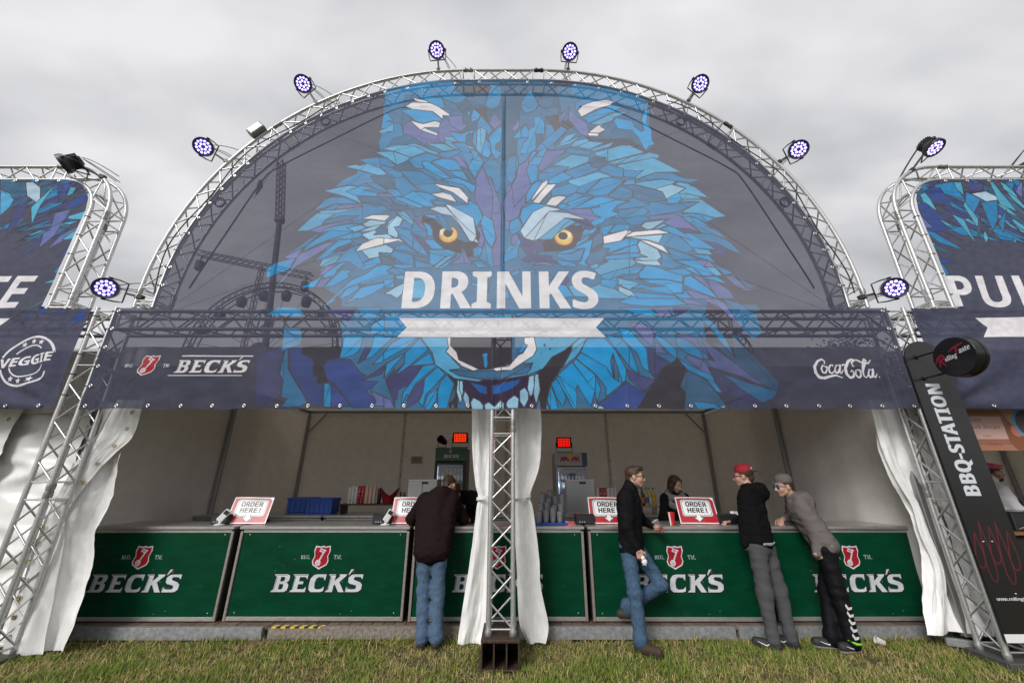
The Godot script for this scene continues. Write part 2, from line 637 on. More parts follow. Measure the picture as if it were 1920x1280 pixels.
func build_trusses() -> void:
	truss_parts()
	var t := thing("arch_truss", "big silver truss arch bent over the drinks stall", "truss")
	var path := PackedVector3Array(); var nrm := PackedVector3Array()
	path.append(Vector3(-ARCH_X - ARCH_R, 3.72, 0)); nrm.append(Vector3.LEFT)
	for k in 29:
		var a := PI - PI * 0.5 * k / 28.0
		path.append(Vector3(-ARCH_X + ARCH_R * cos(a), ARCH_Y + ARCH_R * sin(a), 0)); nrm.append(Vector3(cos(a), sin(a), 0))
	for k in 29:
		var a := PI * 0.5 - PI * 0.5 * k / 28.0
		path.append(Vector3(ARCH_X + ARCH_R * cos(a), ARCH_Y + ARCH_R * sin(a), 0)); nrm.append(Vector3(cos(a), sin(a), 0))
	path.append(Vector3(ARCH_X + ARCH_R, 3.72, 0)); nrm.append(Vector3.RIGHT)
	var q := ARCH_R * PI / 2
	truss(t, path, nrm, 0.12, -0.03, -0.27, [0.19, 0.19 + q * 0.5, 0.19 + q, 0.19 + q + ARCH_X * 2, 0.19 + q * 1.5 + ARCH_X * 2, 0.19 + q * 2 + ARCH_X * 2])

	# upright posts and the beam behind the banner
	var labels := ["silver truss post beside the veggie banner", "silver truss post in the middle, standing on the rusty steel foot", "silver truss post behind the tall black sign board"]
	var feet := [0.03, 0.245, 0.06]
	for k in 3:
		var x: float = [-4.99, 0.03, 4.98][k]
		var p := thing("truss_post", labels[k], "truss", Vector3(x, 0, 0), 0, "upright truss posts of the stall front")
		var top := 3.42 if k == 1 else 3.72
		straight(p, Vector3(0, feet[k], 0), Vector3(0, top, 0), Vector3.RIGHT, [2.0] if k == 1 else [1.55 - feet[k], 3.05 - feet[k]])
		for cx in [-0.12, 0.12]:
			for cz in [-0.03, -0.27]:
				var s := MB.new()
				s.lathe(PackedVector2Array([Vector2(0.0, 0), Vector2(0.034, 0), Vector2(0.034, 0.05), Vector2(0.026, 0.06), Vector2(0.026, 0.12)]), 12, at(cx, feet[k] - 0.01, cz))
				put("foot_coupler", s, alu, p)
		if k != 1:
			var base := MB.new()
			base.box(Vector3(0, feet[k] * 0.5 - 0.01, -0.15), Vector3(0.40, maxf(0.02, feet[k]), 0.40), 0.006)
			put("base_plate", base, mat("galvanised_plate", Color(0.10, 0.10, 0.10), 0.6, 0.5), p)
	t = thing("beam_truss", "horizontal silver truss beam seen through the printed banner", "truss")
	straight(t, Vector3(-4.85, 3.55, 0), Vector3(4.85, 3.55, 0), Vector3.UP, [1.9, 4.9, 7.8], -0.04, -0.28)
	for s in [-1.0, 1.0]:
		t = thing("beam_truss", "horizontal silver truss beam behind the %s banner" % ["veggie", "pulled pork"][0 if s < 0 else 1], "truss")
		straight(t, Vector3(s * 5.13, 3.55, 0), Vector3(s * 10.2, 3.55, 0), Vector3.UP, [2.6], -0.05, -0.29)
		t = thing("frame_truss", "round-cornered silver truss frame above the %s banner" % ["veggie", "pulled pork"][0 if s < 0 else 1], "truss", Vector3.ZERO, 0, "round-cornered truss frames of the neighbouring stalls")
		path = PackedVector3Array(); nrm = PackedVector3Array()
		var R := 0.67
		var cx := 5.64 + R
		var cy := 5.86 - R
		path.append(Vector3(s * 5.62, 3.72, 0)); nrm.append(Vector3(-s, 0, 0))
		path.append(Vector3(s * 5.64, cy - 0.02, 0)); nrm.append(Vector3(-s, 0, 0))
		for k in 13:
			var a := PI - PI * 0.5 * k / 12.0
			path.append(Vector3(s * (cx + R * cos(a)), cy + R * sin(a), 0)); nrm.append(Vector3(s * cos(a), sin(a), 0))
		for k in 13:
			var a := PI * 0.5 - PI * 0.5 * k / 12.0
			path.append(Vector3(s * (9.4 + R * cos(a)), cy + R * sin(a), 0)); nrm.append(Vector3(s * cos(a), sin(a), 0))
		path.append(Vector3(s * (9.4 + R), 3.72, 0)); nrm.append(Vector3(s, 0, 0))
		truss(t, path, nrm, 0.12, -0.03, -0.27, [0.18, 1.4, 2.65, 4.2, 5.6])
		for z in [-0.03, -0.27]:
			var m := MB.new()
			m.rod(Vector3(s * 5.44, 3.715, z), Vector3(s * 5.86, 3.715, z), CH * 0.9, 10)
			put("cross_tube", m, alu, t)
		for x in [5.5, 5.74]:
			var m := MB.new()
			m.rod(Vector3(s * x, 3.712, 0.0), Vector3(s * x, 3.712, -0.29), CH * 0.8, 10)
			put("cross_tube", m, alu, t)
		var p := thing("truss_post", "far truss post at the outer end of the %s frame" % ["veggie", "pulled pork"][0 if s < 0 else 1], "truss", Vector3(s * 10.1, 0, 0), 0, "upright truss posts of the stall front")
		straight(p, Vector3(0, 0.0, 0), Vector3(0, 3.72, 0), Vector3.RIGHT)
	# steel foot under the middle post
	t = thing("post_foot", "rusty hollow steel foot under the middle truss post", "base")
	var rust := grainy("rusty_steel", Color(0.022, 0.019, 0.018), Color(0.085, 0.045, 0.026), 3.0, 0.7, 0.3, 31, 0.02, 0.6)
	var m := MB.new()
	m.box(Vector3(0.03, 0.228, -0.17), Vector3(0.37, 0.03, 0.48), 0.006)
	put("top_plate", m, rust, t)
	m = MB.new()
	m.box(Vector3(0.03, 0.005, -0.17), Vector3(0.37, 0.014, 0.48), 0.003)
	put("bottom_plate", m, rust, t)
	for x in [-0.175, -0.06, 0.06, 0.175]:
		m = MB.new()
		m.box(Vector3(0.03 + x, 0.1125, -0.17), Vector3(0.014, 0.20, 0.472), 0.002)
		put("web_plate", m, rust, t)
	m = MB.new()
	m.box(Vector3(0.03, 0.11, -0.36), Vector3(0.33, 0.195, 0.01))
	put("rear_plate", m, rust, t)
	for x in [-0.13, 0.13]:
		for z in [0.03, -0.06]:
			m = MB.new()
			m.lathe(PackedVector2Array([Vector2(0.012, 0), Vector2(0.012, 0.008), Vector2(0, 0.009)]), 6, at(0.03 + x, 0.243, z))
			put("bolt", m, mat("dark_bolt", Color(0.05, 0.05, 0.05), 0.5, 0.8), t)


# ------------------------------------------------------------------ the printed wolf: flat facets in centimetres on the banner, colour key first
const FACETS := [
	["m", -190, 753, -123, 770, -79, 748, -75, 675, -90, 640, -113, 632, -145, 632, -164, 623, -182, 625, -185, 640, -183, 659, -187, 708],
	["m", 106, 767, 175, 751, 228, 728, 224, 659, 227, 638, 213, 624, 190, 649, 150, 647, 118, 654, 108, 681],
	["m", -159, 616, -173, 598, -194, 578, -210, 559, -219, 539, -227, 523, -239, 505, -255, 487, -230, 470, -240, 441, -231, 433, -237, 425, -233, 402, -203, 383, -182, 241, 246, 241, 253, 354, 276, 410, 268, 445, 258, 466, 246, 487, 272, 509, 263, 523, 261, 536, 243, 564, 226, 583, 202, 608, 172, 623, 126, 647, 116, 760, -122, 760, -121, 638],
	["d", -72, 772, 83, 772, 95, 659, 53, 608, -49, 608, -83, 659],
	["u", -295, 308, -266, 319, -262, 313, -263, 285, -256, 276, -256, 256, -281, 245],
	["a", -268, 343, -248, 343, -244, 335, -243, 323, -265, 313, -266, 327],
	["x", -241, 323, -193, 319, -193, 304, -207, 302, -211, 292, -202, 275, -215, 272, -216, 281, -221, 282, -224, 302, -240, 310],
	["b", -261, 313, -257, 315, -253, 291, -222, 250, -232, 246, -252, 246, -247, 255, -255, 256, -256, 276, -262, 285],
	["k", -256, 315, -242, 322, -240, 310, -224, 301, -221, 282, -216, 281, -215, 273, -207, 272, -204, 246, -221, 250, -252, 291],
	["a", -206, 272, -200, 272, -197, 266, -195, 245, -203, 245],
	["k", -198, 267, -197, 273, -171, 246, -194, 245],
	["k", -211, 293, -206, 302, -193, 304, -180, 302, -165, 285, -158, 283, -164, 277, -143, 275, -151, 266, -157, 265, -143, 252, -146, 245, -169, 245, -196, 274, -202, 275],
	["v", -151, 264, -129, 255, -123, 245, -145, 246, -143, 252],
	["u", -164, 276, -156, 282, -142, 292, -135, 299, -140, 284, -152, 280],
	["a", -193, 303, -192, 319, -191, 331, -168, 332, -171, 314, -177, 308],
	["u", -171, 297, -164, 319, -158, 317, -163, 302],
	["a", -163, 302, -157, 315, -155, 333, -130, 333, -148, 313, -154, 306],
	["a", -153, 296, -137, 315, -129, 327, -128, 313, -142, 298],
	["a", -138, 280, -136, 296, -127, 304, -126, 295],
	["k", -135, 277, -126, 291, -121, 245],
	["a", -294, 361, -280, 371, -256, 371, -245, 361, -253, 358, -283, 359],
	["a", -228, 367, -216, 383, -208, 383, -221, 373],
	["a", -196, 376, -193, 383, -180, 383],
	["b", -181, 370, -150, 371, -159, 347, -175, 359],
	["a", -161, 335, -160, 347, -133, 366, -130, 335],
	["u", -223, 371, -181, 371, -189, 352, -207, 358],
	["a", 149, 378, 167, 387, 175, 383, 172, 391, 218, 387, 236, 374, 190, 372, 164, 374],
	["v", 228, 385, 249, 379, 261, 372, 234, 376],
	["v", 236, 394, 247, 396, 260, 390, 283, 378, 291, 361, 295, 348, 276, 371, 257, 383],
	["a", 148, 370, 187, 370, 198, 358, 170, 361],
	["v", 191, 370, 209, 371, 215, 358, 199, 358],
	["u", 216, 371, 240, 370, 219, 358],
	["a", 239, 366, 253, 362, 264, 350, 275, 330, 282, 307, 268, 325, 259, 343, 248, 357],
	["b", 282, 383, 302, 376, 320, 361, 322, 336, 308, 327, 295, 348, 291, 361],
	["m", 303, 376, 323, 375, 327, 366, 316, 364],
	["m", 256, 325, 274, 318, 283, 305, 284, 335, 293, 332, 299, 315, 318, 289, 328, 276, 325, 263, 310, 269, 280, 299],
	["v", 244, 335, 250, 327, 256, 320, 280, 299, 311, 269, 283, 282, 251, 293, 245, 303, 257, 300, 248, 318],
	["v", 216, 335, 230, 334, 241, 329, 244, 316, 256, 302, 242, 314, 231, 325, 215, 332],
	["a", 215, 332, 229, 326, 242, 314, 244, 302, 227, 309, 214, 320],
	["v", 222, 304, 227, 308, 244, 301, 250, 283, 237, 291],
	["a", 190, 335, 201, 327, 213, 314, 212, 303, 203, 311, 189, 330],
	["x", 183, 279, 193, 292, 205, 298, 213, 304, 224, 295, 211, 270, 216, 263, 212, 242, 157, 242],
	["a", 213, 305, 225, 296, 237, 290, 251, 282, 253, 273, 265, 259, 252, 263, 244, 277, 223, 290],
	["m", 211, 270, 223, 290, 242, 277, 261, 248, 263, 242, 212, 242, 216, 263],
	["a", 224, 252, 249, 249, 255, 242, 228, 242],
	["u", 250, 293, 262, 285, 306, 248, 281, 253, 259, 261, 253, 273],
	["b", 262, 285, 297, 272, 325, 263, 315, 254, 303, 250, 283, 265],
	["u", 258, 259, 303, 248, 321, 244, 278, 242],
	["a", 145, 329, 151, 327, 158, 315, 165, 285, 157, 290, 143, 309],
	["a", 146, 343, 159, 341, 177, 315, 177, 286, 170, 292, 165, 310, 150, 327],
	["v", 159, 351, 185, 346, 189, 335, 185, 318, 178, 325, 167, 339],
	["u", 178, 318, 186, 315, 183, 279, 178, 286],
	["u", 186, 310, 205, 298, 193, 292, 184, 279],
	["v", 189, 325, 202, 309, 187, 311],
	["u", 148, 292, 163, 284, 183, 277, 168, 263, 154, 276],
	["k", 139, 267, 149, 275, 168, 262, 176, 268, 157, 242, 136, 242],
	["a", 142, 305, 148, 292, 148, 275, 139, 269],
	["b", -189, 746, -159, 756, -143, 762, -127, 766, -117, 769, -79, 770, -76, 762, -111, 761, -95, 735, -96, 732, -137, 738, -155, 739, -154, 726, -174, 715, -184, 717],
	["m", -174, 715, -155, 725, -142, 725, -153, 714, -142, 709, -159, 707, -137, 687, -143, 685, -144, 679, -154, 676, -156, 679, -167, 680, -179, 685, -169, 685, -178, 700, -184, 703, -187, 712],
	["a", -185, 703, -178, 700, -169, 686, -178, 684, -167, 679, -179, 669, -185, 668, -185, 685],
	["l", -189, 663, -179, 669, -167, 679, -166, 663, -175, 663, -176, 659, -185, 660],
	["b", -167, 680, -156, 679, -149, 655, -165, 649, -168, 641, -175, 629, -183, 629, -186, 642, -184, 650, -184, 659, -166, 663],
	["v", -143, 684, -126, 666, -98, 653, -94, 646, -90, 641, -111, 639, -117, 636, -129, 648, -141, 656, -150, 659, -152, 674],
	["v", -96, 681, -90, 693, -83, 687, -81, 676, -62, 660, -80, 663, -75, 652, -88, 652, -86, 646, -87, 639, -97, 646, -98, 659, -97, 671],
	["v", -84, 694, -63, 696, -61, 679, -54, 674, -63, 662, -81, 676, -83, 687],
	["w", -141, 732, -122, 726, -114, 721, -133, 723, -140, 728],
	["w", -152, 714, -143, 722, -114, 721, -101, 714, -83, 699, -82, 695, -93, 696, -92, 687, -109, 704, -141, 708],
	["a", -159, 706, -141, 708, -109, 703, -92, 685, -95, 682, -105, 685, -122, 679, -137, 686, -137, 688],
	["w", -143, 685, -122, 678, -104, 684, -96, 681, -97, 671, -119, 671, -125, 666],
	["w", -125, 666, -119, 670, -99, 659, -97, 653],
	["m", -95, 731, -75, 720, -64, 703, -63, 696, -75, 696, -83, 699, -96, 711, -90, 713],
	["a", -137, 738, -107, 734, -96, 731, -90, 713, -96, 711, -113, 721, -125, 729],
	["b", -117, 761, -77, 762, -77, 748, -57, 735, -64, 725, -75, 721, -95, 732],
	["g", -66, 756, -21, 760, -24, 742, -47, 745, -59, 745],
	["b", -23, 742, -18, 761, -9, 762, -2, 748, -6, 717, -17, 709, -27, 714, -26, 726],
	["m", -58, 735, -26, 737, -27, 715, -40, 717, -47, 715, -56, 725],
	["g", -44, 709, -25, 712, -26, 697, -21, 681, -40, 697],
	["a", -46, 710, -35, 697, -38, 687, -48, 682, -49, 694],
	["l", -52, 709, -51, 700, -53, 694, -55, 700],
	["b", -34, 696, -15, 666, -22, 653, -25, 666, -39, 666, -39, 679],
	["v", -17, 696, -11, 697, -1, 682, -4, 676, -12, 666, -21, 679],
	["a", -82, 663, -62, 658, -44, 666, -46, 656, -50, 660, -55, 653, -55, 642, -67, 642],
	["l", -89, 652, -75, 652, -67, 642, -79, 644, -86, 646],
	["l", -86, 646, -79, 644, -67, 642, -77, 641, -64, 628, -70, 628, -86, 639],
	["b", -76, 640, -56, 641, -49, 628, -48, 621, -61, 624],
	["l", -55, 638, -43, 631, -40, 628, -49, 629],
	["a", -40, 673, -39, 628, -45, 643, -44, 659],
	["l", -39, 665, -34, 671, -25, 666, -26, 650, -31, 617, -39, 628],
	["a", -26, 650, -19, 639, -17, 620, -21, 610, -31, 617],
	["a", -21, 652, -5, 674, -1, 669, -3, 645, -10, 638, -11, 627, -2, 621, -2, 617, -10, 608, -16, 620, -18, 636],
	["a", -49, 629, -36, 623, -36, 616, -28, 606, -33, 591, -42, 606, -45, 620],
	["m", -34, 616, -21, 609, -16, 618, -10, 608, -1, 616, -1, 588, -27, 588, -27, 605],
	["b", -62, 624, -45, 620, -44, 614, -49, 595, -64, 617, -68, 616],
	["v", -77, 612, -65, 618, -50, 595, -51, 591, -63, 597, -68, 608],
	["b", -96, 621, -64, 627, -62, 625, -66, 618, -77, 612, -89, 613],
	["l", -115, 639, -87, 638, -70, 628, -87, 624, -101, 632],
	["l", -145, 636, -132, 639, -96, 623, -95, 617, -112, 623, -132, 634],
	["b", -118, 635, -103, 632, -87, 624, -96, 622],
	["l", -177, 630, -155, 636, -132, 634, -113, 623, -135, 613, -162, 625],
	["l", -189, 623, -179, 625, -161, 624, -136, 612, -139, 606, -155, 599, -179, 616],
	["b", 108, 765, 137, 759, 169, 752, 203, 741, 226, 728, 223, 703, 175, 725, 161, 729, 139, 734, 123, 732, 106, 737],
	["m", 175, 723, 216, 702, 211, 686, 177, 691, 198, 703, 186, 714],
	["a", 226, 728, 224, 700, 220, 681, 226, 668, 224, 646, 227, 637, 218, 635, 213, 625, 209, 633, 204, 653, 196, 666, 175, 669, 167, 679, 174, 690, 198, 684, 201, 673, 210, 663, 215, 666, 213, 686],
	["b", 113, 723, 136, 734, 162, 744, 178, 741, 172, 732, 160, 730, 141, 725, 121, 716, 112, 703],
	["w", 114, 702, 124, 717, 142, 725, 160, 729, 175, 725, 167, 717, 145, 709, 121, 692, 116, 705],
	["a", 121, 690, 167, 717, 187, 714, 170, 702, 130, 679, 128, 686],
	["l", 133, 678, 162, 695, 172, 700, 196, 704, 182, 696, 171, 691, 168, 684, 148, 676],
	["w", 130, 661, 145, 675, 159, 678, 154, 669, 156, 666, 145, 659],
	["w", 129, 660, 146, 658, 143, 653, 129, 654],
	["m", 148, 673, 168, 684, 174, 673, 161, 654, 145, 651, 146, 658, 156, 666],
	["v", 104, 710, 112, 695, 129, 678, 131, 666, 127, 653, 116, 659, 109, 673, 100, 686],
	["v", 85, 690, 105, 717, 95, 690, 86, 678],
	["b", 27, 719, 43, 752, 55, 719, 50, 707, 34, 700],
	["m", 55, 730, 81, 735, 78, 717, 62, 710, 55, 719],
	["m", 26, 710, 34, 698, 52, 707, 55, 717, 62, 710, 87, 712, 85, 696, 75, 693, 66, 695, 64, 678, 49, 693, 49, 673, 40, 666, 36, 678, 26, 671, 25, 691],
	["g", 66, 693, 85, 696, 86, 678, 100, 686, 109, 673, 98, 666, 87, 673, 79, 663, 75, 675],
	["v", 14, 668, 25, 690, 26, 673, 17, 661],
	["a", 15, 638, 17, 653, 27, 668, 28, 651, 19, 649],
	["a", 28, 666, 36, 677, 39, 664, 39, 651, 28, 651],
	["b", 22, 649, 39, 650, 29, 636, 31, 632, 26, 624, 28, 617, 44, 624, 36, 608, 25, 600, 20, 599],
	["a", 39, 664, 49, 673, 49, 692, 59, 691, 64, 679, 63, 656, 57, 659, 54, 656, 50, 659, 50, 628, 46, 625, 39, 620, 34, 618, 27, 620, 26, 625, 31, 632, 29, 635, 39, 649],
	["b", 65, 678, 75, 675, 79, 663, 77, 628, 67, 627, 48, 625, 63, 649],
	["b", 58, 641, 89, 673, 98, 666, 78, 640, 67, 628],
	["l", 85, 640, 97, 656, 114, 661, 104, 649, 84, 633],
	["l", 81, 635, 119, 655, 103, 640, 81, 632],
	["l", 101, 633, 108, 644, 126, 649, 130, 643, 110, 633],
	["l", 111, 633, 130, 643, 152, 640, 130, 628],
	["l", 132, 628, 168, 643, 159, 632, 134, 624],
	["l", 134, 620, 159, 630, 191, 636, 210, 622, 153, 605, 142, 614],
	["l", 153, 602, 190, 614, 216, 622, 231, 619, 230, 611, 222, 611, 166, 599],
	["b", 95, 630, 100, 632, 133, 624, 128, 616, 93, 622],
	["d", 127, 608, 136, 613, 152, 613, 152, 600, 139, 594, 132, 594],
	["v", 65, 625, 93, 628, 93, 620, 77, 614, 59, 595, 47, 613, 61, 613],
	["a", 39, 609, 45, 624, 51, 622, 37, 600],
	["a", 49, 613, 55, 624, 67, 631, 61, 613],
	["b", 8, 602, 17, 617, 23, 617, 24, 600, 21, 588, 6, 588],
	["l", -189, 623, -162, 624, -136, 613, -139, 607, -154, 599, -170, 612],
	["b", -209, 608, -182, 613, -170, 611, -155, 597, -162, 594, -178, 600, -178, 593, -195, 600],
	["l", -229, 595, -215, 599, -207, 597, -198, 602, -176, 592, -166, 581, -179, 580, -206, 589],
	["b", -178, 599, -146, 586, -142, 577, -152, 574, -174, 591],
	["d", -153, 598, -136, 606, -127, 589, -149, 589, -161, 594],
	["b", -239, 558, -229, 571, -211, 582, -211, 589, -181, 580, -191, 579, -182, 566, -196, 566, -206, 561, -221, 562],
	["d", -190, 578, -165, 580, -159, 575, -157, 564, -149, 555, -167, 557, -179, 565],
	["a", -159, 575, -150, 574, -142, 577, -124, 555, -139, 543, -154, 563],
	["l", -254, 552, -221, 561, -205, 560, -222, 551, -205, 543, -196, 530, -223, 543],
	["a", -222, 551, -200, 561, -181, 557, -186, 553, -198, 553, -177, 548, -176, 542, -209, 544],
	["b", -196, 566, -181, 566, -167, 556, -161, 548, -181, 556],
	["m", -197, 553, -181, 556, -163, 548, -177, 548],
	["v", -175, 547, -158, 547, -149, 541, -172, 541],
	["a", -167, 556, -146, 554, -137, 545, -141, 542, -152, 543],
	["b", -280, 517, -260, 520, -250, 537, -241, 541, -223, 541, -201, 530, -234, 530, -246, 524, -258, 520],
	["b", -250, 519, -234, 529, -226, 529, -233, 520],
	["v", -233, 521, -226, 528, -201, 529, -195, 526, -214, 522],
	["m", -205, 542, -176, 541, -160, 533, -153, 525, -155, 518, -166, 527, -176, 524, -195, 533],
	["b", -158, 538, -146, 541, -131, 526, -146, 529],
	["d", -154, 535, -146, 528, -131, 525, -128, 521, -136, 519, -146, 517, -154, 518],
	["b", -239, 504, -226, 515, -194, 524, -195, 532, -175, 524, -166, 527, -154, 517, -161, 518, -168, 512, -178, 512, -193, 505, -195, 504, -208, 501, -196, 510, -222, 510],
	["l", -274, 487, -251, 518, -214, 521, -196, 525, -196, 523, -227, 515, -239, 504, -245, 500, -255, 491, -260, 487],
	["m", -244, 501, -223, 509, -199, 510, -213, 501, -246, 495, -255, 491],
	["v", -258, 488, -246, 494, -215, 501, -218, 497, -232, 493, -239, 487],
	["a", -238, 487, -230, 493, -211, 497, -193, 497, -212, 491, -208, 487],
	["w", -193, 505, -179, 511, -158, 511, -154, 509, -161, 501, -180, 504],
	["p", -192, 497, -182, 503, -159, 500, -158, 497, -174, 495, -185, 491],
	["p", -156, 493, -151, 501, -144, 511, -136, 504, -140, 492, -146, 491, -144, 487, -155, 487],
	["a", -145, 515, -135, 517, -121, 500, -122, 494, -136, 504],
	["l", 156, 628, 177, 636, 190, 636, 210, 622, 154, 604],
	["l", 165, 599, 190, 614, 217, 622, 231, 618, 229, 610, 222, 612, 185, 603],
	["l", 166, 597, 222, 612, 259, 586, 222, 585, 192, 572, 191, 576, 205, 589, 195, 587, 176, 589],
	["b", 192, 571, 222, 584, 244, 584, 262, 574, 284, 572, 270, 566, 250, 569, 228, 573],
	["l", 191, 566, 228, 572, 249, 569, 242, 563, 217, 555, 191, 563],
	["b", 176, 589, 196, 587, 204, 589, 191, 575, 175, 577],
	["b", 154, 598, 176, 592, 174, 578, 157, 577, 152, 578],
	["p", 217, 555, 241, 563, 260, 556, 249, 548, 231, 538, 227, 550],
	["l", 246, 564, 253, 567, 266, 564, 268, 561, 275, 558, 289, 542, 308, 542, 290, 540, 275, 543, 261, 547, 252, 545, 250, 548, 261, 556],
	["l", 251, 545, 262, 546, 276, 542, 280, 538, 254, 537],
	["l", 251, 534, 255, 537, 280, 537, 310, 508, 295, 506, 278, 512, 249, 516, 277, 533],
	["m", 170, 561, 189, 562, 227, 550, 231, 535, 208, 533, 185, 541, 186, 553],
	["a", 231, 537, 249, 548, 253, 540, 247, 531, 233, 530],
	["b", 196, 525, 208, 529, 204, 533, 218, 533, 231, 528, 277, 533, 247, 517, 205, 509, 204, 519],
	["b", 158, 519, 196, 524, 204, 518, 198, 511, 174, 507, 160, 505, 152, 505, 165, 515],
	["b", 159, 524, 180, 534, 175, 536, 185, 540, 206, 528, 196, 525, 159, 519],
	["a", 149, 533, 163, 537, 180, 534, 158, 524, 153, 517, 165, 514, 151, 505, 146, 505],
	["a", 152, 572, 160, 576, 178, 571, 150, 545],
	["a", 171, 562, 179, 571, 190, 572, 190, 563],
	["b", 149, 544, 170, 559, 185, 553, 184, 541, 163, 538],
	["a", 250, 515, 279, 512, 294, 506, 275, 505, 252, 505],
	["b", -139, 608, -112, 621, -90, 612, -102, 607, -105, 602, -111, 605, -119, 605, -114, 591, -127, 593],
	["d", -155, 597, -138, 605, -127, 592, -129, 589, -156, 589, -157, 594],
	["a", -104, 605, -89, 610, -73, 608, -67, 605, -59, 589, -78, 588, -100, 602],
	["a", -119, 604, -109, 605, -74, 575, -84, 574, -112, 591],
	["b", -127, 591, -112, 591, -84, 573, -92, 570, -115, 586],
	["b", -149, 589, -117, 586, -93, 566, -100, 565, -87, 555, -86, 550, -101, 547, -126, 562],
	["b", -155, 574, -142, 577, -117, 551, -126, 552, -139, 542, -153, 559],
	["a", -140, 541, -125, 551, -101, 547, -90, 537, -101, 536, -93, 525, -107, 526, -136, 540],
	["a", -151, 541, -140, 541, -108, 525, -115, 522, -151, 537],
	["d", -59, 594, -50, 592, -38, 569, -38, 563, -47, 569, -56, 588],
	["a", -77, 587, -57, 587, -48, 569, -66, 577],
	["a", -88, 571, -64, 575, -47, 566, -38, 559, -38, 553, -42, 547, -55, 563, -78, 568],
	["b", -78, 567, -56, 563, -43, 547, -61, 558, -74, 561],
	["w", -99, 565, -74, 559, -61, 557, -43, 534, -48, 538, -48, 529, -70, 549, -88, 557],
	["b", -88, 555, -69, 548, -50, 529, -62, 532, -71, 544, -82, 549],
	["w", -101, 546, -84, 549, -72, 545, -63, 532, -70, 534, -91, 541],
	["b", -101, 536, -91, 535, -66, 530, -81, 528, -79, 525, -92, 528],
	["m", -126, 521, -100, 524, -102, 520, -91, 516, -119, 507],
	["v", -121, 507, -111, 504, -102, 487, -108, 487, -119, 498],
	["a", -110, 501, -97, 495, -95, 487, -102, 487],
	["l", -146, 515, -135, 517, -121, 500, -122, 494, -137, 505],
	["b", -135, 503, -123, 494, -123, 487, -146, 487, -140, 491],
	["a", -108, 511, -95, 512, -91, 511, -87, 502, -96, 504],
	["a", -49, 592, -36, 586, -39, 574],
	["a", -47, 603, -44, 608, -28, 604, -35, 586, -49, 592],
	["v", -29, 597, -23, 578, -14, 552, -13, 541, -13, 503, -26, 512, -35, 529, -39, 543, -37, 558, -38, 572],
	["v", -22, 576, -16, 572, -11, 555, -2, 529, -1, 487, -11, 487, -13, 503, -13, 542, -15, 555],
	["b", -29, 597, -21, 607, -11, 608, -3, 600, -2, 578, -2, 559, -5, 548, -10, 551, -15, 574, -23, 581],
	["v", 3, 535, 6, 559, 12, 555, 14, 564, 21, 575, 24, 597, 30, 602, 29, 526, 24, 508, 11, 503, 10, 487, 5, 487, 3, 507],
	["m", 10, 613, 19, 619, 20, 576, 12, 563, 7, 571, 5, 584],
	["a", -26, 511, -13, 501, -11, 487, -29, 487, -30, 495],
	["b", 8, 609, 13, 615, 20, 617, 19, 576, 13, 564, 7, 571, 5, 586],
	["v", 23, 597, 33, 604, 37, 613, 44, 622, 38, 608, 38, 597, 35, 591, 41, 559, 34, 547, 24, 532, 15, 523, 5, 541, 7, 562, 13, 559, 20, 575],
	["v", 4, 541, 14, 559, 17, 523, 32, 545, 33, 530, 27, 523, 23, 508, 11, 501, 5, 501, 1, 529],
	["a", 38, 599, 47, 613, 61, 612, 57, 600, 49, 599, 52, 593, 50, 571, 41, 564, 35, 589],
	["b", 54, 584, 68, 594, 83, 596, 98, 596, 87, 586, 67, 571, 58, 568, 51, 572],
	["a", 67, 571, 87, 586, 101, 577, 93, 571, 80, 565, 65, 564],
	["v", 52, 594, 64, 623, 93, 628, 93, 623, 79, 614, 68, 597, 54, 586],
	["l", 73, 598, 102, 618, 128, 614, 126, 605, 89, 587, 98, 595],
	["b", 88, 586, 126, 603, 131, 594, 142, 591, 105, 574, 101, 577],
	["d", 127, 608, 139, 613, 152, 613, 152, 599, 141, 593, 131, 594, 126, 604],
	["b", 140, 589, 153, 598, 176, 592, 174, 577, 169, 576, 158, 578],
	["l", 94, 570, 138, 586, 159, 577, 142, 574, 110, 559, 96, 565],
	["a", 119, 548, 143, 573, 156, 575, 176, 570, 148, 545, 132, 543],
	["b", 104, 549, 110, 559, 142, 574, 117, 547],
	["b", 70, 555, 96, 565, 110, 559, 104, 549, 91, 543, 82, 544, 70, 541],
	["a", 41, 559, 50, 570, 57, 566, 40, 537, 34, 530, 34, 545],
	["w", 40, 535, 57, 566, 66, 572, 64, 563, 44, 537],
	["w", 45, 535, 64, 563, 78, 564, 52, 530, 43, 532],
	["m", 53, 530, 69, 550, 70, 541, 61, 529],
	["w", 61, 528, 70, 540, 81, 543, 91, 541, 75, 525],
	["a", 77, 526, 86, 530, 94, 525, 83, 520],
	["a", 85, 532, 103, 548, 116, 544, 114, 542, 90, 530],
	["a", 91, 530, 114, 541, 129, 541, 97, 520, 83, 520, 95, 527],
	["a", 97, 520, 132, 541, 139, 542, 161, 537, 136, 527, 122, 523],
	["a", 124, 521, 137, 524, 135, 527, 160, 536, 177, 534, 162, 528, 153, 517, 164, 512, 142, 503, 139, 498, 126, 493, 122, 497, 128, 505, 136, 507, 127, 512],
	["v", 88, 520, 123, 521, 127, 512, 136, 506, 127, 503, 119, 504, 95, 514],
	["a", 12, 501, 23, 507, 29, 494, 26, 487, 11, 487],
	["l", -279, 484, -256, 514, -231, 514, -244, 501, -246, 494, -262, 485],
	["v", -261, 485, -245, 493, -211, 502, -204, 499, -230, 493, -239, 487, -246, 481],
	["a", -246, 480, -239, 488, -216, 495, -192, 496, -212, 490, -201, 483, -233, 486],
	["a", -294, 439, -250, 480, -249, 478, -264, 461, -285, 445],
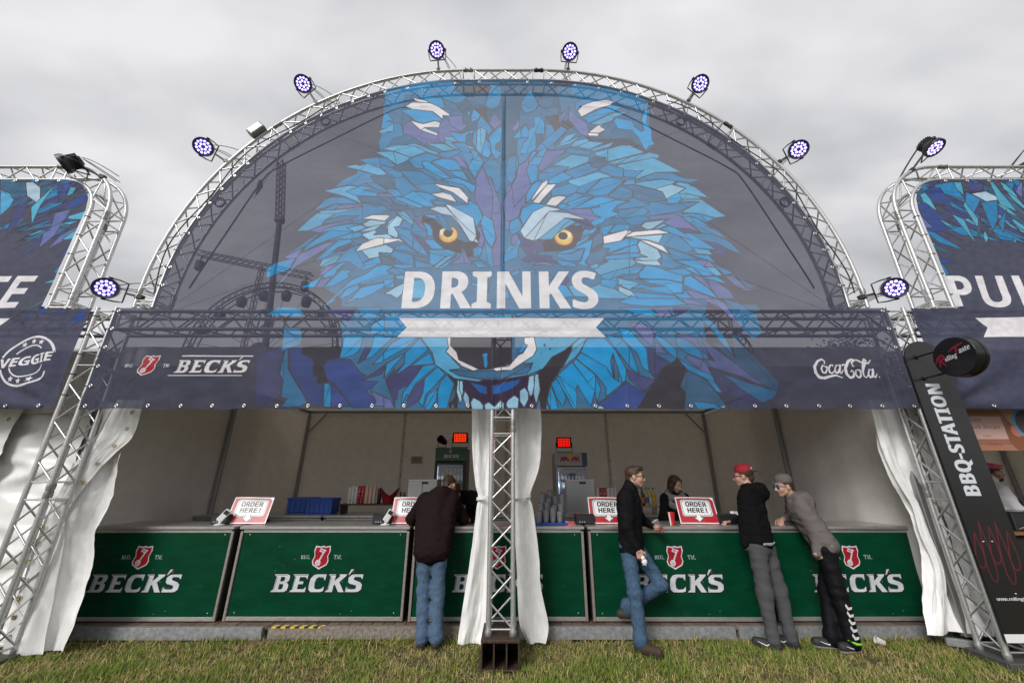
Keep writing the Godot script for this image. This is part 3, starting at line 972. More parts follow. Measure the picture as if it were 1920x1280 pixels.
	["a", -266, 452, -260, 463, -233, 486, -200, 483, -219, 476, -247, 464],
	["v", -293, 394, -277, 424, -268, 450, -235, 466, -223, 469, -235, 457, -269, 431, -282, 408],
	["v", -288, 444, -266, 459, -271, 443, -281, 441],
	["a", -307, 427, -296, 436, -273, 443, -278, 425, -296, 416, -304, 412],
	["a", -222, 473, -200, 482, -190, 482, -190, 476, -203, 472],
	["a", -249, 436, -219, 470, -203, 471, -200, 467, -218, 459, -224, 451, -233, 443],
	["u", -225, 451, -219, 459, -201, 465, -200, 461, -208, 454],
	["l", -239, 429, -236, 439, -212, 448, -218, 436, -230, 430],
	["b", -218, 436, -199, 461, -188, 463, -195, 452, -187, 454, -175, 441, -182, 434, -179, 433, -184, 424, -200, 437],
	["a", -215, 421, -203, 437, -201, 435, -212, 423],
	["v", -238, 413, -230, 430, -214, 434, -231, 418],
	["a", -232, 412, -231, 418, -213, 434, -203, 437, -214, 425, -217, 416],
	["a", -258, 398, -231, 417, -236, 409, -240, 399],
	["v", -239, 399, -234, 410, -221, 414, -229, 399],
	["a", -229, 399, -209, 424, -194, 424, -200, 418, -196, 415, -216, 401],
	["p", -187, 454, -155, 463, -144, 456, -146, 450, -163, 451, -162, 444, -175, 441],
	["w", -195, 452, -186, 466, -166, 475, -144, 472, -144, 468, -187, 454],
	["m", -202, 470, -187, 474, -178, 469, -190, 463, -199, 467],
	["p", -190, 479, -173, 486, -169, 483, -173, 478, -154, 480, -146, 472, -167, 474, -179, 470],
	["p", -196, 483, -184, 489, -171, 495, -157, 494, -176, 485],
	["l", -211, 490, -192, 495, -184, 490, -200, 483],
	["p", -191, 496, -181, 503, -159, 500, -160, 496, -184, 491],
	["m", -173, 486, -166, 493, -155, 497, -157, 490, -155, 485, -154, 480, -173, 479, -169, 483],
	["p", -158, 491, -154, 501, -148, 507, -145, 481, -154, 481],
	["a", -182, 434, -162, 445, -158, 435, -166, 430, -180, 424, -185, 424, -179, 431],
	["a", -216, 383, -194, 410, -174, 420, -164, 430, -154, 432, -143, 430, -142, 429, -150, 424, -145, 418, -174, 409, -199, 398, -213, 383],
	["b", -184, 401, -179, 407, -153, 417, -139, 419, -138, 409, -168, 404],
	["a", -206, 383, -198, 398, -182, 405, -184, 400, -180, 400, -193, 388, -202, 383],
	["a", -191, 383, -180, 399, -148, 406, -138, 407, -137, 399, -152, 398, -171, 386, -179, 383],
	["d", -163, 450, -141, 439, -140, 433, -156, 432],
	["b", -149, 445, -146, 450, -143, 456, -141, 440],
	["b", 162, 519, 196, 524, 204, 518, 197, 511, 166, 505, 161, 509],
	["b", 167, 504, 188, 509, 198, 508, 206, 503, 194, 500, 191, 495, 176, 493],
	["v", 201, 508, 239, 514, 250, 506, 269, 482, 256, 489, 237, 490, 222, 498, 232, 505, 206, 503],
	["a", 249, 514, 276, 512, 294, 505, 280, 499, 269, 506],
	["a", 249, 508, 261, 508, 270, 505, 286, 489, 264, 500, 257, 498],
	["b", 258, 497, 265, 500, 295, 483, 303, 471, 282, 480, 272, 481],
	["b", 257, 481, 272, 480, 282, 480, 305, 469, 320, 447, 299, 458, 288, 466, 269, 470],
	["u", 272, 469, 288, 466, 297, 458, 304, 442, 289, 448, 278, 451, 288, 456],
	["p", 190, 492, 197, 499, 226, 503, 205, 488, 198, 487],
	["l", 206, 488, 221, 497, 227, 494, 213, 488],
	["l", 180, 490, 191, 494, 189, 491],
	["d", 174, 487, 189, 490, 197, 486, 177, 484],
	["p", 170, 475, 219, 479, 211, 465, 198, 470, 183, 472],
	["w", 168, 476, 178, 483, 213, 487, 230, 482, 169, 475],
	["w", 159, 482, 172, 486, 177, 484, 162, 470, 158, 469],
	["p", 182, 463, 186, 469, 208, 456, 212, 444, 206, 439, 189, 438, 174, 442, 194, 444, 181, 450, 185, 451],
	["w", 184, 471, 198, 469, 216, 461, 223, 448, 207, 458, 188, 469],
	["p", 174, 442, 180, 438, 206, 439, 211, 431, 190, 432, 179, 435],
	["a", 157, 468, 168, 474, 182, 471, 184, 465, 156, 454],
	["a", 156, 454, 181, 463, 184, 451, 156, 449],
	["a", 156, 448, 180, 450, 192, 444, 155, 442],
	["l", 155, 440, 173, 441, 178, 435, 172, 430, 154, 426],
	["a", 217, 488, 228, 493, 238, 490, 246, 482, 257, 469, 241, 477, 232, 481],
	["b", 210, 464, 221, 480, 234, 480, 241, 476, 257, 455, 246, 450, 217, 461],
	["a", 247, 481, 257, 481, 287, 455, 277, 456, 255, 458, 242, 476, 257, 469],
	["u", 237, 490, 255, 489, 267, 481, 246, 482],
	["l", 255, 458, 276, 455, 281, 447, 261, 449],
	["b", 224, 449, 221, 458, 263, 441, 252, 439, 228, 439],
	["b", 211, 454, 216, 450, 228, 438, 241, 432, 224, 426, 209, 430, 213, 442],
	["a", 248, 448, 275, 447, 283, 433, 273, 439],
	["v", 255, 439, 262, 440, 273, 438, 280, 429, 266, 430],
	["a", 230, 438, 255, 439, 266, 430, 279, 417, 262, 416, 251, 429],
	["l", 267, 429, 281, 428, 288, 417, 279, 416],
	["b", 276, 436, 303, 420, 291, 417, 282, 429],
	["a", 153, 417, 153, 425, 188, 431, 178, 420, 165, 419],
	["a", 179, 419, 190, 431, 201, 430, 236, 416, 234, 406, 212, 411, 180, 412],
	["a", 214, 425, 239, 427, 250, 419, 236, 416],
	["a", 238, 428, 251, 429, 261, 415, 251, 420],
	["b", 152, 414, 177, 417, 181, 413, 176, 412, 162, 412],
	["a", 173, 411, 214, 410, 234, 405, 231, 392, 221, 391, 210, 402, 193, 404, 184, 410],
	["a", 238, 414, 246, 416, 267, 398, 277, 383, 256, 391, 235, 402],
	["v", 247, 417, 261, 414, 273, 394, 265, 400],
	["a", 262, 414, 280, 415, 293, 404, 267, 411],
	["v", 267, 410, 275, 410, 293, 395, 298, 383, 277, 383, 270, 398],
	["v", 291, 416, 302, 417, 315, 398, 327, 395, 314, 394, 302, 402],
	["m", 305, 419, 318, 406, 329, 403, 328, 396, 316, 398],
	["v", 235, 396, 252, 392, 272, 383, 245, 383],
	["l", 152, 412, 162, 409, 180, 404, 167, 398, 166, 395, 151, 403],
	["p", 151, 401, 170, 392, 174, 384, 166, 387, 150, 383],
	["a", 167, 397, 180, 404, 193, 400, 212, 401, 220, 389, 180, 398],
	["a", 168, 392, 221, 387, 226, 383, 174, 383],
	["a", 220, 390, 233, 390, 235, 395, 244, 383, 228, 383],
	["b", -146, 361, 14, 361, 14, 331, -143, 331],
	["x", -61, 331, 14, 331, 14, 298, -10, 291, -20, 290, -25, 290, -50, 302, -53, 312, -61, 320],
	["P", -50, 279, -25, 275, -19, 277, 14, 278, 14, 243, -34, 243, -51, 265],
	["x", -63, 283, -48, 277, -49, 243, -58, 243, -61, 257],
	["l", -98, 331, -66, 331, -63, 318, -66, 312, -46, 291, -61, 289, -49, 282, -20, 277, -25, 275, -54, 279, -78, 296, -82, 310],
	["w", -66, 331, -61, 331, -61, 320, -53, 312, -50, 302, -25, 290, -32, 288, -46, 294, -66, 312, -63, 317],
	["m", -61, 289, -32, 288, -10, 288, 14, 288, 14, 281, -20, 278, -49, 282],
	["w", -10, 291, 4, 294, 14, 297, 14, 289, -5, 288],
	["a", -23, 309, -18, 311, -15, 310, -16, 306, -15, 298, -16, 292, -19, 292, -21, 306],
	["K", -35, 274, -16, 269, -15, 260, -24, 262],
	["K", -9, 270, 5, 273, 14, 274, 14, 263, -8, 260],
	["p", -50, 277, -48, 276, -44, 254, -46, 249, -51, 264],
	["p", -48, 276, -44, 276, -43, 262, -44, 257, -48, 267],
	["p", -41, 264, -36, 257, -35, 249, -38, 243, -43, 256],
	["p", -31, 256, -23, 252, -19, 247, -19, 243, -32, 243, -34, 250],
	["p", -18, 248, -13, 251, -6, 246, 0, 253, 6, 250, 6, 243, -17, 243],
	["p", 7, 248, 14, 257, 14, 243, 8, 243],
	["a", -141, 311, -133, 323, -121, 331, -99, 331, -117, 315, -140, 301],
	["a", -115, 310, -99, 329, -87, 315, -107, 295, -125, 281, -115, 298],
	["a", -107, 294, -85, 311, -79, 297],
	["a", -137, 279, -136, 297, -116, 310, -116, 308, -127, 294],
	["u", -135, 277, -114, 298, -125, 281, -107, 294, -93, 294, -106, 272, -119, 265, -120, 253],
	["a", -114, 245, -113, 262, -92, 294, -78, 296, -76, 294, -100, 272, -106, 257, -108, 260],
	["u", -107, 254, -99, 270, -89, 279, -90, 263, -96, 251, -107, 244],
	["a", -94, 251, -90, 262, -89, 279, -74, 293, -65, 284, -86, 260, -89, 246],
	["a", -87, 243, -84, 258, -73, 267, -74, 253, -80, 243],
	["a", -71, 243, -73, 261, -70, 276, -63, 283, -54, 273, -58, 257, -61, 243],
	["d", -59, 254, -53, 271, -52, 258, -58, 249],
	["a", -56, 244, -54, 250, -53, 243],
	["v", -135, 257, -127, 254, -121, 243, -133, 243],
	["P", 1, 278, 40, 283, 47, 265, 42, 243, 2, 243],
	["x", 51, 291, 62, 304, 78, 314, 87, 321, 86, 314, 74, 293, 60, 273, 53, 243, 47, 243, 42, 285],
	["l", 41, 331, 98, 331, 78, 314, 62, 305, 51, 291, 32, 283, 3, 278, 36, 291, 39, 298, 26, 297, 40, 307, 44, 315],
	["w", 29, 330, 41, 331, 44, 315, 40, 307, 13, 289, 1, 289, 1, 293, 10, 294, 22, 308, 27, 310, 33, 320, 29, 321],
	["m", 1, 287, 13, 289, 39, 298, 35, 293, 37, 291, 32, 285, 10, 282, 1, 278],
	["a", 21, 311, 28, 323, 33, 320, 26, 310],
	["l", 74, 292, 86, 313, 89, 322, 98, 330, 106, 329, 104, 327, 96, 312, 90, 305],
	["K", 1, 273, 24, 278, 21, 272, 10, 265, 2, 262],
	["p", 34, 281, 40, 283, 40, 270, 38, 260, 35, 257, 32, 267],
	["p", 41, 283, 45, 285, 47, 265, 42, 248, 39, 260],
	["p", 29, 268, 33, 262, 33, 254, 28, 244, 23, 252, 23, 264],
	["p", 17, 259, 22, 255, 21, 243, 9, 243, 7, 248, 9, 253],
	["p", 2, 252, 5, 249, 5, 243, 2, 243],
	["k", 123, 255, 148, 273, 152, 274, 149, 243, 113, 243, 112, 249],
	["a", 68, 283, 86, 299, 111, 264, 105, 246, 98, 257, 91, 271, 88, 264],
	["a", 87, 299, 91, 303, 113, 283, 111, 265, 103, 274],
	["a", 97, 312, 106, 329, 126, 331, 139, 315, 150, 291, 148, 276, 144, 274, 136, 310, 132, 300, 134, 279, 125, 292],
	["a", 91, 304, 97, 311, 126, 293, 134, 279, 144, 273, 123, 257, 124, 268, 115, 282],
	["m", 132, 300, 136, 308, 135, 280],
	["a", 130, 334, 150, 327, 156, 317, 154, 294, 139, 317],
	["a", 113, 282, 118, 266, 112, 249, 111, 264],
	["a", 60, 273, 67, 279, 77, 257, 73, 246, 66, 256],
	["a", 66, 280, 69, 282, 88, 264, 89, 258, 88, 243, 84, 243, 78, 257],
	["a", 59, 271, 65, 257, 67, 243, 58, 243, 55, 254],
	["a", 54, 251, 57, 243, 53, 243],
	["p", 110, 243, 115, 247, 118, 246, 121, 243],
	["X", 52, 322, 55, 322, 55, 319, 53, 318],
	["X", 59, 316, 61, 317, 61, 315, 59, 314],
	["X", 48, 310, 50, 310, 49, 309, 48, 309],
	["X", 62, 329, 64, 329, 63, 327, 62, 327],
	["b", -148, 491, -124, 485, -119, 467, -119, 457, -140, 477, -141, 481],
	["b", -140, 492, -135, 503, -122, 494, -123, 485],
	["p", -156, 492, -145, 510, -136, 504, -140, 492, -147, 491, -140, 480, -141, 473, -154, 479, -155, 485],
	["w", -159, 473, -138, 472, -129, 465, -139, 469, -158, 464],
	["b", -123, 482, -120, 499, -102, 485, -101, 473, -121, 480],
	["v", -121, 504, -110, 499, -101, 485, -106, 486, -119, 499],
	["x", -110, 510, -92, 504, -85, 495, -77, 486, -66, 482, -60, 472, -49, 467, -38, 468, -34, 477, -34, 486, -29, 480, -32, 462, -38, 456, -38, 444, -44, 444, -54, 461, -53, 450, -60, 450, -77, 456, -90, 468, -94, 481, -93, 486, -97, 494, -109, 501],
	["a", -109, 499, -98, 494, -94, 485, -93, 476, -101, 477, -101, 485],
	["u", -120, 479, -106, 472, -95, 456, -97, 447, -107, 462],
	["b", -118, 472, -107, 461, -97, 446, -110, 450, -119, 457],
	["a", -105, 471, -92, 471, -81, 460, -77, 456, -93, 456],
	["a", -96, 455, -71, 455, -60, 450, -60, 445, -73, 445, -95, 450],
	["a", -95, 450, -73, 445, -90, 430, -95, 435],
	["l", -89, 429, -73, 444, -60, 449, -85, 426],
	["a", -85, 426, -60, 445, -70, 432, -78, 426],
	["v", -51, 458, -46, 445, -38, 433, -49, 435, -67, 432, -54, 444],
	["b", -38, 456, -32, 461, -25, 455, -32, 443, -37, 444],
	["v", -33, 487, -30, 495, -23, 472, -26, 459, -32, 462, -29, 480],
	["b", -30, 441, -25, 454, -23, 469, -13, 455, -10, 429, -18, 435],
	["a", -38, 438, -27, 438, -18, 431, -17, 429, -31, 428],
	["a", -29, 496, -25, 511, -13, 501, -8, 472, -13, 458, -22, 472],
	["v", -13, 503, -16, 514, -1, 514, -1, 431, -10, 431, -13, 454, -7, 472],
	["b", -144, 458, -131, 464, -110, 449, -143, 456],
	["b", -149, 445, -143, 454, -117, 446, -115, 429, -128, 433, -144, 445],
	["m", -116, 446, -95, 443, -95, 435, -114, 439],
	["b", -114, 439, -89, 432, -93, 427, -113, 428],
	["a", -142, 429, -140, 433, -116, 433, -114, 429, -127, 426],
	["b", -150, 424, -141, 428, -126, 426, -126, 417, -137, 417],
	["l", -136, 411, -137, 416, -126, 417, -126, 410],
	["p", -149, 390, -133, 401, -125, 405, -126, 390, -132, 383, -140, 388],
	["a", -152, 410, -137, 411, -142, 404, -150, 399],
	["l", -114, 409, -97, 412, -94, 383, -115, 383],
	["l", -113, 415, -100, 417, -97, 412, -113, 410],
	["m", -64, 417, -50, 416, -50, 404, -64, 401],
	["b", -44, 424, -29, 421, -29, 415, -38, 417],
	["b", -38, 415, -29, 415, -30, 407, -39, 410],
	["a", -38, 406, -30, 404, -30, 399, -39, 402],
	["b", -17, 428, -9, 421, -14, 410, -16, 390],
	["EYE", -73, 480],
	["b", -92, 511, -85, 514, -66, 484, -67, 483, -79, 489],
	["q", -101, 521, -91, 525, -78, 524, -46, 487, -29, 465, -35, 467, -45, 475, -55, 488, -69, 509, -82, 512, -94, 518],
	["q", -80, 529, -71, 527, -39, 506, -34, 477, -38, 468, -43, 469, -69, 514],
	["a", -71, 526, -47, 528, -46, 535, -33, 526, -26, 507, -34, 492, -35, 489, -39, 506],
	["L", -78, 524, -46, 487, -34, 477],
	["L", -67, 511, -44, 469],
	["a", 11, 499, 22, 507, 29, 493, 24, 485, 15, 478, 10, 484],
	["v", 14, 476, 21, 481, 23, 472, 18, 462, 13, 464],
	["a", 10, 461, 18, 460, 23, 473, 27, 465, 22, 456, 22, 444, 3, 435, 3, 447],
	["u", 22, 482, 29, 473, 43, 468, 42, 464, 39, 460, 27, 462, 24, 472],
	["x", 55, 468, 70, 473, 81, 485, 90, 492, 96, 495, 109, 495, 111, 487, 105, 468, 94, 457, 78, 453, 57, 452, 56, 460],
	["u", 26, 460, 38, 460, 50, 471, 54, 470, 56, 457, 54, 452, 42, 452, 33, 449],
	["EYE", 83, 476],
	["a", 99, 495, 104, 498, 111, 495, 101, 493],
	["u", 98, 504, 118, 503, 126, 492, 123, 487, 112, 488, 112, 495, 101, 499],
	["u", 26, 439, 38, 450, 42, 452, 42, 447, 50, 453, 49, 446, 65, 445, 74, 433, 58, 437, 42, 437, 33, 435],
	["v", 41, 431, 49, 436, 60, 436, 68, 432, 66, 429, 56, 432],
	["a", 65, 445, 78, 452, 94, 457, 104, 457, 92, 450, 75, 449, 71, 445],
	["b", 71, 445, 76, 449, 93, 449, 111, 458, 104, 438, 86, 438],
	["a", 71, 439, 88, 437, 97, 435, 99, 429, 80, 429],
	["a", 94, 457, 123, 472, 117, 447, 110, 436, 114, 429, 107, 431, 100, 435, 105, 438, 112, 458, 103, 457],
	["a", 102, 467, 121, 480, 116, 471, 98, 459],
	["a", 108, 477, 112, 487, 123, 487, 132, 493, 125, 483],
	["u", 117, 471, 133, 493, 134, 485, 124, 473],
	["m", 123, 473, 136, 486, 136, 466, 120, 456],
	["u", 120, 455, 135, 464, 134, 457, 119, 451],
	["m", 111, 436, 118, 449, 143, 457, 133, 438, 141, 437, 128, 435, 119, 430],
	["a", 134, 485, 134, 489, 155, 496, 144, 481, 138, 478],
	["a", 145, 481, 156, 495, 175, 495, 174, 487],
	["w", 137, 476, 169, 486, 173, 484, 161, 469, 137, 464],
	["a", 136, 463, 162, 469, 169, 473, 172, 473, 171, 461, 141, 449, 144, 457, 135, 458],
	["a", 139, 446, 171, 460, 170, 451],
	["a", 136, 440, 139, 445, 170, 450, 169, 441],
	["l", 120, 427, 129, 431, 141, 437, 135, 439, 169, 441, 168, 429, 153, 425, 128, 416, 124, 421],
	["a", 129, 416, 153, 425, 168, 428, 167, 418, 158, 418, 141, 410, 130, 412],
	["l", 115, 430, 127, 435, 128, 428, 120, 426],
	["l", 86, 400, 90, 403, 103, 394, 128, 404, 145, 397, 163, 385, 163, 383, 131, 383, 93, 386],
	["a", 70, 399, 75, 403, 83, 402, 93, 386, 81, 384, 72, 393],
	["u", 75, 415, 86, 415, 89, 409, 83, 402, 75, 403, 80, 411],
	["a", 11, 420, 24, 425, 24, 419, 16, 415],
	["b", 38, 427, 44, 424, 44, 419, 37, 420],
	["b", 57, 419, 68, 414, 67, 410, 57, 414],
	["a", 130, 411, 141, 410, 149, 414, 152, 408, 145, 397, 127, 402],
	["a", 4, 390, 9, 398, 11, 383, 4, 383],
	["a", 43, 530, 61, 528, 83, 520, 77, 518, 61, 526, 43, 516, 29, 494, 25, 508, 28, 521],
	["q", 25, 485, 43, 516, 61, 526, 83, 520, 76, 518, 66, 517, 43, 487, 31, 473],
	["q", 31, 473, 66, 517, 93, 514, 99, 511, 119, 503, 87, 506, 50, 472, 43, 469],
	["l", 50, 472, 86, 505, 97, 503, 86, 496, 68, 472, 57, 471],
	["l", 75, 481, 87, 497, 96, 503, 102, 499, 90, 492, 81, 485],
	["L", 31, 473, 63, 514],
	["L", 43, 469, 63, 514],
]
const SHARDS_LEFT := [
	["l", -713, 555, -696, 547, -685, 536, -686, 523, -693, 509],
	["d", -718, 566, -682, 567, -670, 543, -686, 538, -696, 547, -714, 556],
	["d", -657, 558, -637, 565, -645, 527],
	["u", -678, 519, -662, 543, -663, 527, -661, 505, -670, 473],
	["q", -682, 567, -671, 567, -657, 558, -644, 526, -670, 543],
	["t", -637, 565, -644, 525, -643, 494, -656, 523],
	["k", -637, 567, -628, 565, -621, 532, -629, 549],
	["t", -614, 542, -615, 559, -606, 557, -607, 547],
	["k", -627, 565, -608, 562, -616, 559, -617, 543, -621, 534],
	["k", -606, 521, -605, 534, -591, 549, -583, 532, -594, 523],
	["v", -619, 514, -599, 520, -601, 503, -615, 487],
	["v", -623, 484, -602, 501, -605, 477, -618, 457],
	["t", -598, 509, -578, 518, -576, 503, -598, 504],
	["t", -628, 511, -618, 511, -618, 509],
	["b", -654, 453, -614, 487, -624, 484],
	["u", -638, 446, -621, 479, -619, 465, -630, 448],
	["v", -607, 455, -597, 477, -574, 496, -577, 479],
	["t", -592, 470, -586, 480, -575, 489, -575, 472],
	["k", -588, 443, -573, 470, -573, 450],
	["b", -584, 420, -575, 443, -574, 419],
	["t", -593, 404, -572, 414, -573, 406],
	["k", -586, 388, -569, 397, -570, 391],
	["k", -577, 357, -580, 373, -573, 392, -571, 383, -568, 367],
	["k", -565, 353, -552, 367, -545, 366],
	["k", -539, 350, -532, 366, -520, 366, -519, 350],
	["k", -544, 341, -538, 348, -545, 348],
	["t", -613, 353, -571, 388, -583, 375],
	["u", -596, 348, -590, 366, -581, 363],
]
const SHARDS_RIGHT := [
	["b", 616, 562, 645, 568, 650, 537, 622, 548],
	["t", 646, 567, 657, 567, 652, 543, 646, 554],
	["u", 660, 564, 688, 566, 682, 552, 665, 548],
	["k", 601, 554, 623, 558, 628, 523, 603, 537],
	["t", 590, 545, 598, 549, 602, 537, 604, 517, 590, 530],
	["k", 580, 528, 592, 532, 615, 501, 597, 504, 579, 522],
	["k", 577, 521, 596, 512, 612, 488, 588, 482, 572, 490, 589, 490],
	["v", 572, 508, 580, 507, 589, 490, 571, 490],
	["b", 574, 487, 588, 482, 618, 453, 588, 466],
	["u", 588, 482, 598, 483, 623, 469, 606, 473],
	["t", 572, 469, 584, 464, 571, 458],
	["d", 574, 458, 583, 464, 602, 446],
	["k", 570, 444, 577, 446, 601, 434, 571, 434],
	["b", 657, 550, 673, 537, 649, 508, 649, 532],
	["b", 671, 532, 695, 535, 683, 504, 667, 484],
	["d", 680, 534, 696, 564, 696, 537],
	["q", 663, 547, 685, 551, 703, 537, 679, 533],
	["t", 697, 567, 702, 567, 715, 516, 696, 528],
	["t", 649, 534, 656, 504, 649, 488, 644, 526],
	["t", 622, 513, 636, 503, 637, 461],
	["k", 691, 526, 697, 522, 705, 483, 688, 512],
	["t", 657, 485, 657, 473, 650, 464, 651, 478],
	["t", 691, 475, 693, 469, 688, 463],
	["b", 680, 497, 702, 521, 681, 482],
	["d", 646, 485, 663, 513, 645, 473],
	["v", 740, 566, 744, 566, 732, 539, 727, 550],
	["b", 719, 566, 733, 567, 724, 552],
	["b", 573, 432, 582, 433, 584, 417, 574, 418],
]

const INKS := {
	"a": [0.006, 0.295, 0.65], "b": [0.020, 0.22, 0.48], "l": [0.075, 0.37, 0.64], "p": [0.30, 0.56, 0.76], "q": [0.46, 0.62, 0.78],
	"w": [0.78, 0.76, 0.80], "m": [0.040, 0.155, 0.31], "d": [0.042, 0.12, 0.22], "v": [0.13, 0.165, 0.42], "u": [0.058, 0.068, 0.20],
	"k": [0.036, 0.075, 0.28], "g": [0.075, 0.068, 0.090], "x": [0.034, 0.031, 0.046], "P": [0.030, 0.018, 0.062], "K": [0.008, 0.12, 0.50],
	"X": [0.02, 0.02, 0.03], "t": [0.08, 0.40, 0.58]}
const OUTLINE := [0.055, 0.055, 0.072]
const CLOTH := Color(0.060, 0.064, 0.104)

func ink(k: String) -> Color:
	var q: Array = INKS[k]
	return Color(q[0], q[1], q[2])

func facet(pr: Print, f: Array, width: float, jitter: float) -> void:
	var key: String = f[0]
	var pts := PackedVector2Array()
	for i in range(1, f.size(), 2): pts.append(Vector2(f[i], f[i + 1]) * 0.01)
	var oc := Color(OUTLINE[0], OUTLINE[1], OUTLINE[2])
	if key == "L":
		pr.line(pts, 0.008, oc)
		return
	if key == "EYE":
		var o := pts[0]
		var s := 0.80
		var back := o + Vector2(0.01, -0.01)
		pr.disc(back, 0.168 * s, Color(0.24, 0.045, 0.02))
		pr.disc(back, 0.158 * s, Color(0.62, 0.20, 0.04))
		pr.disc(back, 0.142 * s, Color(0.80, 0.50, 0.07))
		pr.disc(o + Vector2(0.015, 0.01), 0.118 * s, Color(0.86, 0.64, 0.18))
		for i in 14:
			var a := TAU * i / 14.0 + 0.2
			pr.line(PackedVector2Array([o + Vector2.from_angle(a) * 0.064, o + Vector2.from_angle(a) * 0.12]), 0.005, Color(0.52, 0.28, 0.05))
		pr.poly(PackedVector2Array([o + Vector2(signf(-o.x) * -0.06, 0.09), o + Vector2(signf(-o.x) * -0.11, 0.06), o + Vector2(signf(-o.x) * -0.11, -0.02), o + Vector2(signf(-o.x) * -0.07, -0.01)]), Color(0.85, 0.78, 0.6))
		pr.disc(o + Vector2(0.0, 0.012), 0.078 * s, Color(0.025, 0.024, 0.03))
		return
	var c := ink(key)
	var j := 1.0 + rng.randf_range(-jitter, jitter)
	c = Color(minf(1, c.r * j), minf(1, c.g * j), minf(1, c.b * j))
	if width < 0.011:                      # the outermost fur is printed ever thinner into the ground colour
		var mid := Vector2.ZERO
		for p in pts: mid += p / pts.size()
		var thin := maxf(smoothstep(2.7, 3.8, absf(mid.x)) * 0.8, smoothstep(1.3, 3.2, absf(mid.x)) * 0.6 * smoothstep(3.9, 3.2, mid.y))
		c = c.lerp(CLOTH, thin); oc = oc.lerp(CLOTH, thin)
	pr.poly(pts, c)
	if key != "X": pr.line(pts, width, oc, true)
	# a thin crease in the larger facets
	if pts.size() >= 5 and key in ["a", "b", "l", "v", "m"] and rng.randf() < 0.5:
		var i0 := rng.randi() % pts.size()
		var i1 := (i0 + pts.size() / 2) % pts.size()
		var mid := (pts[i0] + pts[i1]) * 0.5
		if Geometry2D.is_point_in_polygon(mid, pts) and Geometry2D.is_point_in_polygon(mid.lerp(pts[i0], 0.6), pts) and Geometry2D.is_point_in_polygon(mid.lerp(pts[i1], 0.6), pts):
			if rng.randf() < 0.5:
				var half := PackedVector2Array()
				var q := i0
				while true:
					half.append(pts[q])
					if q == i1: break
					q = (q + 1) % pts.size()
				if half.size() > 2: pr.poly(half, Color(minf(1, c.r * 1.18), minf(1, c.g * 1.08), minf(1, c.b * 1.05)))
			pr.line(PackedVector2Array([pts[i0], pts[i1]]), 0.007, oc)

